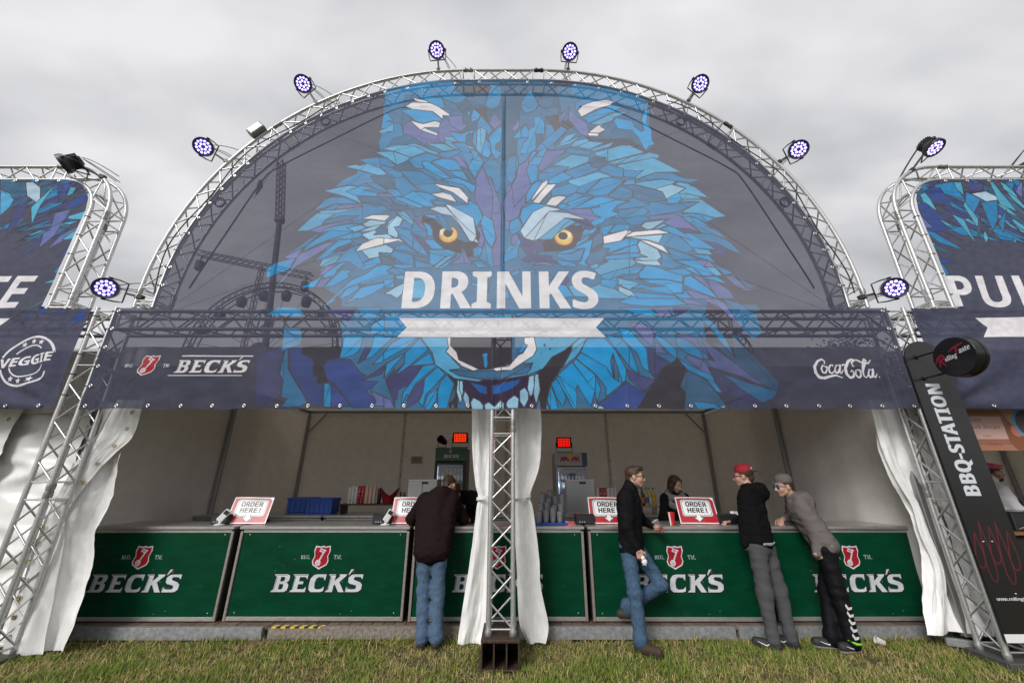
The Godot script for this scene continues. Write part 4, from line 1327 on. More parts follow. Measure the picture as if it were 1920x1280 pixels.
# the letters of the beer name: heavy slanted capitals with a spur, outlines in a 0..1 high box
func beer_word() -> Array:
	var b := [PackedVector2Array([Vector2(0, 0), Vector2(0.04, 0.1), Vector2(0.13, 0.12), Vector2(0.13, 0.88), Vector2(0.04, 0.9), Vector2(0.0, 1), Vector2(0.72, 1), Vector2(0.86, 0.93), Vector2(0.9, 0.8), Vector2(0.88, 0.62), Vector2(0.78, 0.53), Vector2(0.9, 0.44), Vector2(0.93, 0.28), Vector2(0.9, 0.1), Vector2(0.75, 0)]),
		PackedVector2Array([Vector2(0.4, 0.85), Vector2(0.4, 0.6), Vector2(0.57, 0.6), Vector2(0.63, 0.66), Vector2(0.63, 0.8), Vector2(0.57, 0.85)]),
		PackedVector2Array([Vector2(0.4, 0.45), Vector2(0.4, 0.15), Vector2(0.57, 0.15), Vector2(0.64, 0.22), Vector2(0.64, 0.38), Vector2(0.57, 0.45)])]
	var e := [PackedVector2Array([Vector2(0, 0), Vector2(0.04, 0.1), Vector2(0.12, 0.12), Vector2(0.12, 0.88), Vector2(0.04, 0.9), Vector2(0, 1), Vector2(0.84, 1), Vector2(0.84, 0.7), Vector2(0.72, 0.84), Vector2(0.4, 0.84), Vector2(0.4, 0.6), Vector2(0.66, 0.6), Vector2(0.66, 0.44), Vector2(0.4, 0.44), Vector2(0.4, 0.16), Vector2(0.76, 0.16), Vector2(0.88, 0.3), Vector2(0.88, 0)])]
	var c := [PackedVector2Array([Vector2(0.86, 0.64), Vector2(0.72, 0.82), Vector2(0.45, 0.84), Vector2(0.33, 0.74), Vector2(0.3, 0.5), Vector2(0.34, 0.24), Vector2(0.46, 0.15), Vector2(0.74, 0.17), Vector2(0.88, 0.32), Vector2(0.88, 0.06), Vector2(0.7, 0), Vector2(0.2, 0), Vector2(0.05, 0.14), Vector2(0, 0.4), Vector2(0.02, 0.76), Vector2(0.16, 0.95), Vector2(0.36, 1), Vector2(0.86, 1)])]
	var k := [PackedVector2Array([Vector2(0, 0), Vector2(0.04, 0.1), Vector2(0.12, 0.12), Vector2(0.12, 0.88), Vector2(0.04, 0.9), Vector2(0, 1), Vector2(0.4, 1), Vector2(0.4, 0.62), Vector2(0.66, 0.9), Vector2(0.58, 1), Vector2(1.02, 1), Vector2(0.98, 0.9), Vector2(0.68, 0.56), Vector2(0.98, 0.1), Vector2(1.06, 0), Vector2(0.74, 0), Vector2(0.46, 0.42), Vector2(0.4, 0.36), Vector2(0.4, 0)])]
	var q := [PackedVector2Array([Vector2(0.05, 0.96), Vector2(0.16, 1.3), Vector2(0.36, 1.3), Vector2(0.14, 0.96)])]
	var s := [PackedVector2Array([Vector2(0, 0), Vector2(0.0, 0.3), Vector2(0.14, 0.16), Vector2(0.5, 0.15), Vector2(0.57, 0.22), Vector2(0.54, 0.34), Vector2(0.2, 0.44), Vector2(0.05, 0.56), Vector2(0.03, 0.82), Vector2(0.18, 0.97), Vector2(0.36, 1), Vector2(0.82, 1), Vector2(0.82, 0.7), Vector2(0.7, 0.84), Vector2(0.4, 0.85), Vector2(0.33, 0.78), Vector2(0.36, 0.68), Vector2(0.72, 0.56), Vector2(0.86, 0.42), Vector2(0.87, 0.16), Vector2(0.74, 0.03), Vector2(0.56, 0)])]
	return [[b, 0.0], [e, 1.06], [c, 2.06], [k, 3.06], [q, 4.08], [s, 4.18]]

func print_beer(pr: Print, at: Vector2, w: float, h: float, slant: float, fill: Color, edge: Color, edge_w: float) -> void:
	for pass_no in 3:
		for g in beer_word():
			var rings := []
			for r in g[0]:
				var o := PackedVector2Array()
				for p in r:
					var x: float = (p.x + g[1]) / 5.05 * w
					o.append(at + Vector2(x + p.y * h * slant, p.y * h))
				rings.append(o)
			if pass_no == 0:
				for r in rings: pr.line(r, edge_w * 2.0, edge, true)
			elif pass_no == 1: pr.many(rings, fill)
			else:
				var o := PackedVector2Array()        # inner shade line drawn inside the strokes
				for i in rings[0].size(): o.append(rings[0][i])
				var cen := Vector2.ZERO
				for p in o: cen += p / o.size()
				for i in rings[0].size() - 1:
					if i < 6: pr.line(PackedVector2Array([o[i].lerp(cen, 0.1), o[i + 1].lerp(cen, 0.1)]), edge_w * 0.55, Color(0.10, 0.10, 0.12))

# red shield with a key
func print_shield(pr: Print, o: Vector2, h: float, lean: float) -> void:
	var outline := [Vector2(-0.36, 0.5), Vector2(-0.12, 0.46), Vector2(0.0, 0.5), Vector2(0.12, 0.46), Vector2(0.36, 0.5), Vector2(0.40, 0.28), Vector2(0.33, 0.05), Vector2(0.40, -0.18), Vector2(0.34, -0.34), Vector2(0.0, -0.52), Vector2(-0.34, -0.34), Vector2(-0.40, -0.18), Vector2(-0.33, 0.05), Vector2(-0.40, 0.28)]
	for ps in 2:
		var q := PackedVector2Array()
		for p in outline:
			var v: Vector2 = p * h * (1.0 if ps == 0 else 0.88)
			q.append(o + Vector2(v.x + v.y * lean, v.y))
		pr.poly(q, Color(0.72, 0.72, 0.75) if ps == 0 else Color(0.42, 0.018, 0.03))
	var white := Color(0.66, 0.66, 0.70)
	var a := o + Vector2(-0.1 - 0.28 * lean, -0.24) * h
	var b := o + Vector2(0.12 + 0.3 * lean, 0.3) * h
	pr.line(PackedVector2Array([a, b]), 0.075 * h, white)
	pr.ring(a, 0.055 * h, 0.135 * h, white)
	pr.disc(a, 0.04 * h, white)
	var d := (b - a).normalized()
	var n := Vector2(-d.y, d.x)
	pr.line(PackedVector2Array([b - d * 0.02 * h, b - d * 0.02 * h + n * 0.2 * h]), 0.06 * h, white)
	pr.line(PackedVector2Array([b - d * 0.12 * h, b - d * 0.12 * h + n * 0.2 * h]), 0.06 * h, white)
	pr.line(PackedVector2Array([b - d * 0.04 * h + n * 0.2 * h, b - d * 0.15 * h + n * 0.2 * h]), 0.05 * h, white)
	pr.line(PackedVector2Array([b, b + n * -0.05 * h]), 0.06 * h, white)

func stroke(pr: Print, pts: Array, w0: float, w1: float, c: Color) -> void:   # pen stroke along a smooth curve, swelling from w0 to w1 and back
	var cv := Curve2D.new()
	for i in pts.size():
		var prev: Vector2 = pts[maxi(i - 1, 0)]
		var next: Vector2 = pts[mini(i + 1, pts.size() - 1)]
		var tan := (next - prev) / 6.0
		cv.add_point(pts[i], -tan, tan)
	var ln := cv.get_baked_length()
	var n := maxi(6, int(ln / 0.006))
	for i in n + 1:
		var u := float(i) / n
		var w := lerpf(w0, w1, sin(PI * u))
		pr.disc(cv.sample_baked(ln * u), w * 0.5, c, 1.0, 10)

# the cola name in flowing script, drawn as pen strokes in a box 3.5 wide and 1.1 high
func print_cola(pr: Print, at: Vector2, s: float, c: Color) -> void:
	var strokes := [
		[[Vector2(0.66, 0.80), Vector2(0.70, 0.95), Vector2(0.56, 1.06), Vector2(0.32, 0.95), Vector2(0.10, 0.65), Vector2(0.06, 0.32), Vector2(0.20, 0.06), Vector2(0.45, 0.02), Vector2(0.80, 0.12), Vector2(1.15, 0.18), Vector2(1.45, 0.04)], 0.05, 0.17],
		[[Vector2(0.72, 0.62), Vector2(0.55, 0.72), Vector2(0.42, 0.52), Vector2(0.46, 0.32), Vector2(0.60, 0.30), Vector2(0.74, 0.50), Vector2(0.72, 0.66), Vector2(0.85, 0.60)], 0.05, 0.10],
		[[Vector2(1.06, 0.66), Vector2(1.10, 0.74), Vector2(0.98, 0.74), Vector2(0.84, 0.55), Vector2(0.84, 0.33), Vector2(0.96, 0.28), Vector2(1.12, 0.42)], 0.05, 0.11],
		[[Vector2(1.42, 0.70), Vector2(1.28, 0.74), Vector2(1.16, 0.52), Vector2(1.18, 0.32), Vector2(1.30, 0.32), Vector2(1.44, 0.56), Vector2(1.48, 0.74), Vector2(1.40, 0.36), Vector2(1.46, 0.28), Vector2(1.60, 0.46)], 0.05, 0.11],
		[[Vector2(1.58, 0.72), Vector2(1.70, 0.76)], 0.08, 0.09],
		[[Vector2(2.22, 0.66), Vector2(2.14, 0.66), Vector2(2.14, 0.88), Vector2(2.28, 0.98), Vector2(2.20, 1.06), Vector2(1.96, 0.94), Vector2(1.74, 0.60), Vector2(1.72, 0.26), Vector2(1.86, 0.04), Vector2(2.06, 0.10), Vector2(2.14, 0.34), Vector2(2.04, 0.46), Vector2(1.98, 0.36)], 0.05, 0.16],
		[[Vector2(2.20, 1.02), Vector2(2.45, 1.02), Vector2(2.75, 0.86), Vector2(3.05, 0.84), Vector2(3.20, 1.02)], 0.05, 0.11],
		[[Vector2(2.42, 0.48), Vector2(2.28, 0.46), Vector2(2.20, 0.22), Vector2(2.30, 0.04), Vector2(2.44, 0.12), Vector2(2.50, 0.36), Vector2(2.42, 0.48), Vector2(2.56, 0.42)], 0.05, 0.10],
		[[Vector2(2.58, 0.30), Vector2(2.80, 0.68), Vector2(2.94, 0.98), Vector2(2.86, 1.06), Vector2(2.76, 0.88), Vector2(2.62, 0.40), Vector2(2.60, 0.12), Vector2(2.70, 0.04), Vector2(2.84, 0.20)], 0.05, 0.11],
		[[Vector2(3.10, 0.46), Vector2(2.98, 0.50), Vector2(2.86, 0.26), Vector2(2.88, 0.06), Vector2(3.00, 0.08), Vector2(3.12, 0.34), Vector2(3.16, 0.50), Vector2(3.08, 0.12), Vector2(3.16, 0.04), Vector2(3.28, 0.22)], 0.05, 0.11]]
	for q in strokes:
		var pts := []
		for p in q[0]: pts.append(at + p * s)
		stroke(pr, pts, q[1] * s, q[2] * s, c)
	pr.disc(at + Vector2(3.36, 0.06) * s, 0.03 * s, c)

func ribbon(pr: Print, x0: float, x1: float, y0: float, y1: float, notch_l: bool, notch_r: bool, c: Color) -> void:
	var ym := (y0 + y1) * 0.5
	var q := PackedVector2Array([Vector2(x0, y0)])
	q.append(Vector2(x1, y0))
	if notch_r: q.append(Vector2(x1 - 0.11, ym))
	q.append(Vector2(x1, y1)); q.append(Vector2(x0, y1))
	if notch_l: q.append(Vector2(x0 + 0.11, ym))
	pr.poly(q, c)

func banner_material(key: String, tex: Texture2D, alpha: float, sd: int) -> StandardMaterial3D:
	var m := mat(key, Color(1, 1, 1), 0.7)
	m.metallic_specular = 0.2
	m.albedo_texture = tex
	if alpha < 1.0:
		m.transparency = BaseMaterial3D.TRANSPARENCY_ALPHA
		m.albedo_color = Color(1, 1, 1, alpha)
	m.backlight_enabled = true
	m.backlight = Color(0.16, 0.16, 0.16)
	m.detail_enabled = true
	m.detail_blend_mode = BaseMaterial3D.BLEND_MODE_MUL
	m.detail_albedo = noise_tex(sd, 0.03, Color(0.70, 0.70, 0.70), Color(1, 1, 1), 1024, 7)
	m.detail_uv_layer = BaseMaterial3D.DETAIL_UV_1
	return m

var eyelet_mesh: ArrayMesh
var tie_mesh: ArrayMesh

func build_banner() -> void:
	rng.seed = 31
	var dark := CLOTH
	var pr := Print.new(2048, 1106, 204.8, Vector2(-5.0, 7.82), dark)
	for f in FACETS: facet(pr, f, 0.0098, 0.10)
	var white := Color(0.80, 0.79, 0.83)
	pr.tris(fit("DRINKS", "Droid Sans", 700, Rect2(-1.255, 3.685, 2.47, 0.545), 0.0), white)
	pr.tris(fit("DRINKS", "Droid Sans", 700, Rect2(-1.235, 3.685, 2.47, 0.545), 0.0), white)
	ribbon(pr, -1.27, 1.29, 3.31, 3.56, true, true, white)
	# beer name with the shield, between two rules
	print_shield(pr, Vector2(-4.21, 2.95), 0.25, 0.25)
	pr.tris(fit("REG.", "Droid Serif", 700, Rect2(-4.49, 2.925, 0.10, 0.042), 0.2), white)
	pr.tris(fit("TM.", "Droid Serif", 700, Rect2(-4.035, 2.925, 0.085, 0.042), 0.2), white)
	print_beer(pr, Vector2(-3.885, 2.86), 0.86, 0.155, 0.22, white, Color(0.03, 0.03, 0.035), 0.008)
	pr.line(PackedVector2Array([Vector2(-3.83, 3.065), Vector2(-2.98, 3.065)]), 0.013, white)
	pr.line(PackedVector2Array([Vector2(-3.93, 2.825), Vector2(-3.06, 2.825)]), 0.013, white)
	print_cola(pr, Vector2(3.73, 2.79), 0.222, white)
	var m := MB.new()
	var wob := FastNoiseLite.new()
	wob.seed = 3; wob.frequency = 0.7; wob.fractal_octaves = 3
	var nu := 150
	var nv := 20
	var pts := PackedVector3Array(); var uvs := PackedVector2Array()
	for j in nv + 1:
		for i in nu + 1:
			var x := lerpf(-4.85, 4.85, float(i) / nu)
			var y := lerpf(2.43, 3.70, float(j) / nv)
			pts.append(Vector3(x, y + (0.008 * sin(x * 8.3) if j == 0 else 0.0), banner_z(wob, x, y)))
			uvs.append(Vector2((x + 5.0) / 10.0, (7.82 - y) * 204.8 / 1106.0))
	m.grid(nu, nv, pts, uvs)
	pts = PackedVector3Array(); uvs = PackedVector2Array()
	nu = 140; nv = 46
	for j in nv + 1:
		for i in nu + 1:
			var x := lerpf(-4.39, 4.39, float(i) / nu)
			var ax := absf(x)
			var top := ARCH_Y + (3.825 if ax < ARCH_X else sqrt(maxf(0.0, 3.825 * 3.825 - (ax - ARCH_X) * (ax - ARCH_X))))
			var y := lerpf(3.70, maxf(top, 3.8), float(j) / nv)
			pts.append(Vector3(x, y, banner_z(wob, x, y)))
			uvs.append(Vector2((x + 5.0) / 10.0, (7.82 - y) * 204.8 / 1106.0))
	m.grid(nu, nv, pts, uvs)
	var t := thing("drinks_banner", "huge printed mesh banner with blue wolf head and the word drinks", "banner")
	put("print", m, banner_material("printed_mesh", pr.tex(), 0.82, 41), t)
	# eyelets and ties
	eyelet_mesh = ring_mesh(0.009, 0.021, 0.006)
	tie_mesh = ring_mesh(0.028, 0.034, 0.008)
	var em := mat("eyelet_metal", Color(0.62, 0.60, 0.55), 0.3, 0.9)
	var tie := mat("black_tie", Color(0.012, 0.012, 0.013), 0.5)
	for k in 27:
		var x := lerpf(-4.78, 4.78, k / 26.0)
		put("eyelet", eyelet_mesh, em, t, at(x, 2.465, banner_z(wob, x, 2.465) + 0.003))
	for k in 5:
		for s in [-1.0, 1.0]:
			var y := 2.7 + k * 0.24
			put("eyelet", eyelet_mesh, em, t, at(s * 4.80, y, 0.006))
			put("cable_tie", tie_mesh, tie, t, Transform3D(Basis(Vector3.RIGHT, PI / 2), Vector3(s * 4.875, y, -0.03)))
	for k in 45:
		var a := lerpf(0.03, PI - 0.03, k / 44.0)
		var c := Vector2(cos(a), sin(a))
		var ox := ARCH_X * clampf(c.x * 3.0, -1, 1)
		put("eyelet", eyelet_mesh, em, t, at(ox + c.x * 3.78, ARCH_Y + c.y * 3.78, 0.004))
		var tx := Basis(Vector3.BACK, a) * Basis(Vector3.RIGHT, PI / 2)
		put("cable_tie", tie_mesh, tie, t, Transform3D(tx, Vector3(ox + c.x * 3.84, ARCH_Y + c.y * 3.84, -0.03)))

func ring_mesh(r0: float, r1: float, h: float) -> ArrayMesh:   # flat ring facing z
	var q := MB.new()
	q.lathe(PackedVector2Array([Vector2(r0, -h * 0.5), Vector2(r1, -h * 0.5), Vector2(r1, h * 0.3), Vector2((r0 + r1) * 0.5, h * 0.6), Vector2(r0, h * 0.3), Vector2(r0, -h * 0.5)]), 12, Transform3D(Basis(Vector3.RIGHT, PI / 2), Vector3.ZERO))
	return q.mesh()

func banner_z(w: FastNoiseLite, x: float, y: float) -> float:
	var low := clampf((3.6 - y) / 1.1, 0, 1)
	var z := w.get_noise_2d(x * 1.2, y * 2.2) * 0.012 + low * w.get_noise_2d(x * 3.0, y * 7.0 + 20.0) * 0.018
	z += low * 0.005 * sin(x * 16.5) * clampf((2.75 - y) / 0.3, 0, 1)
	return z + 0.004

# banners of the neighbours: opaque cloth inside the round-cornered frame and below it
func build_side_banners() -> void:
	var em := mat("eyelet_metal", Color(0.62, 0.60, 0.55), 0.3, 0.9)
	var tie := mat("black_tie", Color(0.012, 0.012, 0.013), 0.5)
	var white := Color(0.80, 0.79, 0.83)
	for s in [-1.0, 1.0]:
		rng.seed = 51 if s < 0 else 52
		var x_in := 5.14
		var x_out := 9.98
		var left := -x_out if s < 0 else x_in
		var pr := Print.new(1240, 860, 256.0, Vector2(left, 5.78), Color(0.070, 0.074, 0.118))
		# dim shards over the whole upper part, then the ones that can be told apart
		for k in 170:
			var c := Vector2(s * rng.randf_range(5.8, 9.7), rng.randf_range(4.75, 5.75))
			var d := (Vector2(s * 7.7, 4.3) - c).normalized()
			var n := Vector2(-d.y, d.x)
			var l := rng.randf_range(0.15, 0.5)
			var w := rng.randf_range(0.03, 0.10)
			var q := PackedVector2Array([c - d * l * 0.5, c + n * w, c + d * l, c - n * w * 0.7])
			pr.poly(q, ink(["d", "u", "k", "m", "b", "t"][rng.randi() % 6]))
			pr.line(q, 0.010, Color(0.03, 0.03, 0.04), true)
		for f in (SHARDS_LEFT if s < 0 else SHARDS_RIGHT): facet(pr, f, 0.012, 0.1)
		if s < 0:
			pr.tris(fit("TE", "Droid Sans", 700, Rect2(-6.80, 3.70, 0.68, 0.45), 0.26), white)
			ribbon(pr, -9.0, -6.13, 3.30, 3.56, true, true, white)
			# round stamp with stars
			var o := Vector2(-5.665, 3.005)
			pr.ring(o, 0.292, 0.318, white, 0.35, PI * 1.86)
			pr.ring(o, 0.19, 0.206, white, 0.9, PI * 0.86)
			pr.ring(o, 0.19, 0.206, white, PI * 1.14, PI * 1.93)
			for a in [1.15, 1.62, 2.1, -1.15, -1.62, -2.1]: star(pr, o + Vector2.from_angle(a + 0.06) * 0.250, 0.040, white)
			var gap := PackedVector2Array()
			for p in [Vector2(-0.33, -0.12), Vector2(0.29, 0.0), Vector2(0.29, 0.12), Vector2(-0.33, 0.03)]: gap.append(o + p)
			pr.poly(gap, Color(0.070, 0.074, 0.118))
			pr.tris(fit("VEGGIE", "Droid Sans", 700, Rect2(-5.975, 2.905, 0.60, 0.115), 0.1, 0.17), white)
			pr.tris(fit("VEGGIE", "Droid Sans", 700, Rect2(-5.967, 2.905, 0.60, 0.115), 0.1, 0.17), white)
		else:
			pr.tris(fit("PULLED", "Droid Sans", 700, Rect2(5.72, 3.71, 2.30, 0.45), 0.09), white)
			ribbon(pr, 5.93, 9.0, 3.31, 3.57, true, true, white)
		var m := MB.new()
		var wob := FastNoiseLite.new()
		wob.seed = 9 if s < 0 else 10; wob.frequency = 0.8; wob.fractal_octaves = 3
		var R := 0.53
		var cy := 5.19
		for blk in 2:
			var nu := 110
			var nv := 26
			var pts := PackedVector3Array(); var uvs := PackedVector2Array()
			for j in nv + 1:
				for i in nu + 1:
					var u := float(i) / nu
					var x0 := x_in if blk == 0 else 5.785
					var ax := lerpf(x0, x_out if blk == 0 else 9.94, u if s > 0 else 1.0 - u)
					var y0 := 2.43 if blk == 0 else 3.69
					var y1 := 3.69
					if blk == 1:
						y1 = 5.72
						var e := maxf(5.785 + R - ax, ax - (9.94 - R))
						if e > 0: y1 = cy + sqrt(maxf(0.0, R * R - e * e))
					var y := lerpf(y0, y1, float(j) / nv)
					# folds that run from the tied lower corner
					var dx := ax - x_in
					var dy := y - 2.43
					var ang := atan2(dy, dx + 0.02)
					var far := sqrt(dx * dx + dy * dy)
					var z := wob.get_noise_2d(ax * 1.5, y * 1.5) * 0.02 + 0.035 * sin(ang * 13.0) * exp(-far * 0.9) * clampf(far * 4.0, 0, 1)
					pts.append(Vector3(s * ax, y, z * (1.0 if blk == 0 else clampf((5.3 - y) / 1.7, 0.15, 1.0)) + 0.006))
					uvs.append(Vector2((s * ax - left) * 256.0 / 1240.0, (5.78 - y) * 256.0 / 860.0))
			m.grid(nu, nv, pts, uvs)
		var t := thing("stall_banner", "dark banner with blue shards and the veggie stamp" if s < 0 else "dark banner with blue shards and large letters PUL", "banner", Vector3.ZERO, 0, "banners of the neighbouring stalls")
		put("print", m, banner_material("printed_cloth_%d" % int(s), pr.tex(), 0.97, 43), t)
		for k in 13: put("eyelet", eyelet_mesh, em, t, at(s * (5.3 + k * 0.38), 2.465, 0.02))
		for k in 11: put("eyelet", eyelet_mesh, em, t, at(s * (6.35 + k * 0.31), 5.69, 0.012))
		for k in 5:
			put("cable_tie", tie_mesh, tie, t, Transform3D(Basis(Vector3.RIGHT, PI / 2), Vector3(s * 5.11, 2.6 + k * 0.25, -0.03)))
			put("cable_tie", tie_mesh, tie, t, Transform3D(Basis(Vector3.RIGHT, PI / 2), Vector3(s * 5.76, 3.9 + k * 0.3, -0.03)))

func star(pr: Print, o: Vector2, r: float, c: Color) -> void:
	var q := PackedVector2Array()
	for i in 10: q.append(o + Vector2.from_angle(PI / 2 + TAU * i / 10.0) * (r if i % 2 == 0 else r * 0.42))
	pr.poly(q, c)

# ------------------------------------------------------------------ tent, deck and curtains
var pvc: StandardMaterial3D

func sheet(a: Vector3, b: Vector3, y0: float, y1: float, sd: int, amp: float) -> MB:   # a hanging wall of tent cloth from a to b
	var m := MB.new()
	var w := FastNoiseLite.new()
	w.seed = sd; w.frequency = 0.55; w.fractal_octaves = 4
	var nn := (b - a).cross(Vector3.UP).normalized()
	var len := a.distance_to(b)
	var nu := maxi(8, int(len / 0.08))
	var nv := int((y1 - y0) / 0.08)
	var pts := PackedVector3Array(); var uvs := PackedVector2Array()
	for j in nv + 1:
		for i in nu + 1:
			var u := float(i) / nu
			var y := lerpf(y0, y1, float(j) / nv)
			var p := a.lerp(b, u)
			var edge := minf(minf(u, 1 - u) * len * 4.0, 1.0) * clampf((y1 - y) * 4.0, 0, 1)
			var crease := absf(w.get_noise_2d(u * len * 0.7 + 40, y * 0.9)) # sharp packing folds
			var d := (w.get_noise_2d(u * len, y * 0.6) * 1.4 - crease * 0.9) * amp * edge
			pts.append(Vector3(p.x, y, p.z) + nn * d)
			uvs.append(Vector2(u * len, y1 - y))
	m.grid(nu, nv, pts, uvs)
	return m

func build_tent() -> void:
	pvc = grainy("white_tent_cloth", Color(0.72, 0.695, 0.66), Color(0.82, 0.80, 0.765), 0.55, 0.55, 0.0, 61, 0.012, 0.15)
	pvc.backlight_enabled = true
	pvc.backlight = Color(0.48, 0.455, 0.415)
	var pole := mat("tent_pole", Color(0.34, 0.34, 0.34), 0.45, 0.7)
	var t := thing("bar_tent", "white tent with cloth walls housing the drinks bar", "tent")
	var zf := -0.46
	var zm := -2.66
	var zb := -5.4
	var ht := 3.24
	# walls: two on each side, four across the back
	for s in [-1.0, 1.0]:
		put("side_wall", sheet(Vector3(s * 5.0, 0, zm), Vector3(s * 5.0, 0, zf), 0.1, ht, 71 if s < 0 else 72, 0.03), pvc, t)
		put("side_wall", sheet(Vector3(s * 5.0, 0, zb), Vector3(s * 5.0, 0, zm), 0.1, ht, 73 if s < 0 else 74, 0.03), pvc, t)
	var xs := [-5.0, -2.55, 0.0, 2.5, 5.0]
	for k in 4:
		put("back_wall", sheet(Vector3(xs[k], 0, zb), Vector3(xs[k + 1], 0, zb), 0.1, ht, 75 + k, 0.03), pvc, t)
		if k > 0:
			var m := MB.new()
			m.box(Vector3(xs[k], 1.7, zb + 0.02), Vector3(0.06, 3.1, 0.006))
			var sm := put("seam_flap", m, pvc, t)
			m = MB.new()
			for q in 9: m.box(Vector3(xs[k] + 0.012, 0.5 + q * 0.32, zb + 0.028), Vector3(0.016, 0.03, 0.008))
			put("lacing", m, mat("dull_cord", Color(0.16, 0.15, 0.14), 0.8), sm)
	# poles and eaves
	for s in [-1.0, 1.0]:
		for z in [zf, zm, zb + 0.06]:
			var m := MB.new()
			m.box(Vector3(s * 4.95, ht * 0.5 + 0.05, z), Vector3(0.065, ht - 0.1, 0.065), 0.008)
			put("pole", m, pole, t)
		var e := MB.new()
		e.box(Vector3(s * 4.95, ht + 0.03, (zf + zb) * 0.5), Vector3(0.065, 0.07, zf - zb - 0.08), 0.008)
		put("eave_beam", e, pole, t)
	for z in [zf, zb + 0.06]:
		var m := MB.new()
		m.box(Vector3(0, ht + 0.03, z), Vector3(9.83, 0.07, 0.065), 0.008)
		put("eave_beam", m, pole, t)
	for s in [-1.0, 1.0]:                 # corner struts under the eaves
		for z in [zf, zb + 0.06]:
			var d := 0.42 if z > -1 else 0.42
			var m := MB.new()
			m.rod(Vector3(s * 4.94, ht - 0.5, z), Vector3(s * (4.94 - d), ht, z), 0.018, 8)
			put("strut", m, pole, t)
	# roof: a ridge across the middle
	var ridge := Vector2(-2.9, 4.02)
	for q in [[zf + 0.08, 3.31], [zb - 0.08, 3.31]]:
		var m := MB.new()
		var pts := PackedVector3Array()
		var w := FastNoiseLite.new()
		w.seed = 91; w.frequency = 0.4
		for j in 13:
			for i in 61:
				var x := lerpf(-5.08, 5.08, i / 60.0)
				var u := j / 12.0
				var z: float = lerpf(q[0], ridge.x, u)
				pts.append(Vector3(x, lerpf(q[1], ridge.y, u) - 0.05 * sin(PI * u) + 0.015 * w.get_noise_2d(x * 3, z * 3), z))
		if q[0] > -1.0: m.grid(60, 12, pts)
		else: m.grid(60, 12, pts)
		put("roof", m, pvc, t)
	for s in [-1.0, 1.0]:
		var m := MB.new()
		m.face([Vector3(s * 5.06, 3.3, zf), Vector3(s * 5.06, 3.3, zb), Vector3(s * 5.06, ridge.y, ridge.x)])
		put("gable", m, pvc, t)
	var v := sheet(Vector3(-5.05, 0, zf + 0.075), Vector3(5.05, 0, zf + 0.075), 3.05, 3.31, 95, 0.02)
	put("valance", v, pvc, t)
	# paper notice taped to the back wall
	var n := MB.new()
	n.box(Vector3(-2.17, 2.12, zb + 0.045), Vector3(0.28, 0.17, 0.003))
	var pr := Print.new(128, 78, 460, Vector2(-0.14, 0.085), Color(0.46, 0.44, 0.42))
	for k in 7: pr.line(PackedVector2Array([Vector2(-0.11 + 0.01 * (k % 3), 0.06 - k * 0.016), Vector2(0.10 - 0.015 * (k % 2), 0.06 - k * 0.016)]), 0.005, Color(0.12, 0.12, 0.12))
	one("wall_notice", paper_sheet(0.28, 0.17, pr), mats["notice_print"] if mats.has("notice_print") else printed("notice_print", pr, 0.8), "small paper notice taped to the back wall of the tent", "notice", at(-2.17, 2.12, zb + 0.05))

func printed(key: String, pr: Print, rough := 0.6) -> StandardMaterial3D:
	var m := mat(key, Color(1, 1, 1), rough)
	m.albedo_texture = pr.tex()
	return m

func paper_sheet(w: float, h: float, _pr: Print, bend := 0.004) -> MB:   # a sheet facing z, its print across it
	var m := MB.new()
	var pts := PackedVector3Array(); var uvs := PackedVector2Array()
	for j in 7:
		for i in 13:
			var u := i / 12.0
			var q := j / 6.0
			pts.append(Vector3((u - 0.5) * w, (q - 0.5) * h, bend * sin(u * 5.0) * (0.4 + q)))
			uvs.append(Vector2(u, 1 - q))
	m.grid(12, 6, pts, uvs)
	return m

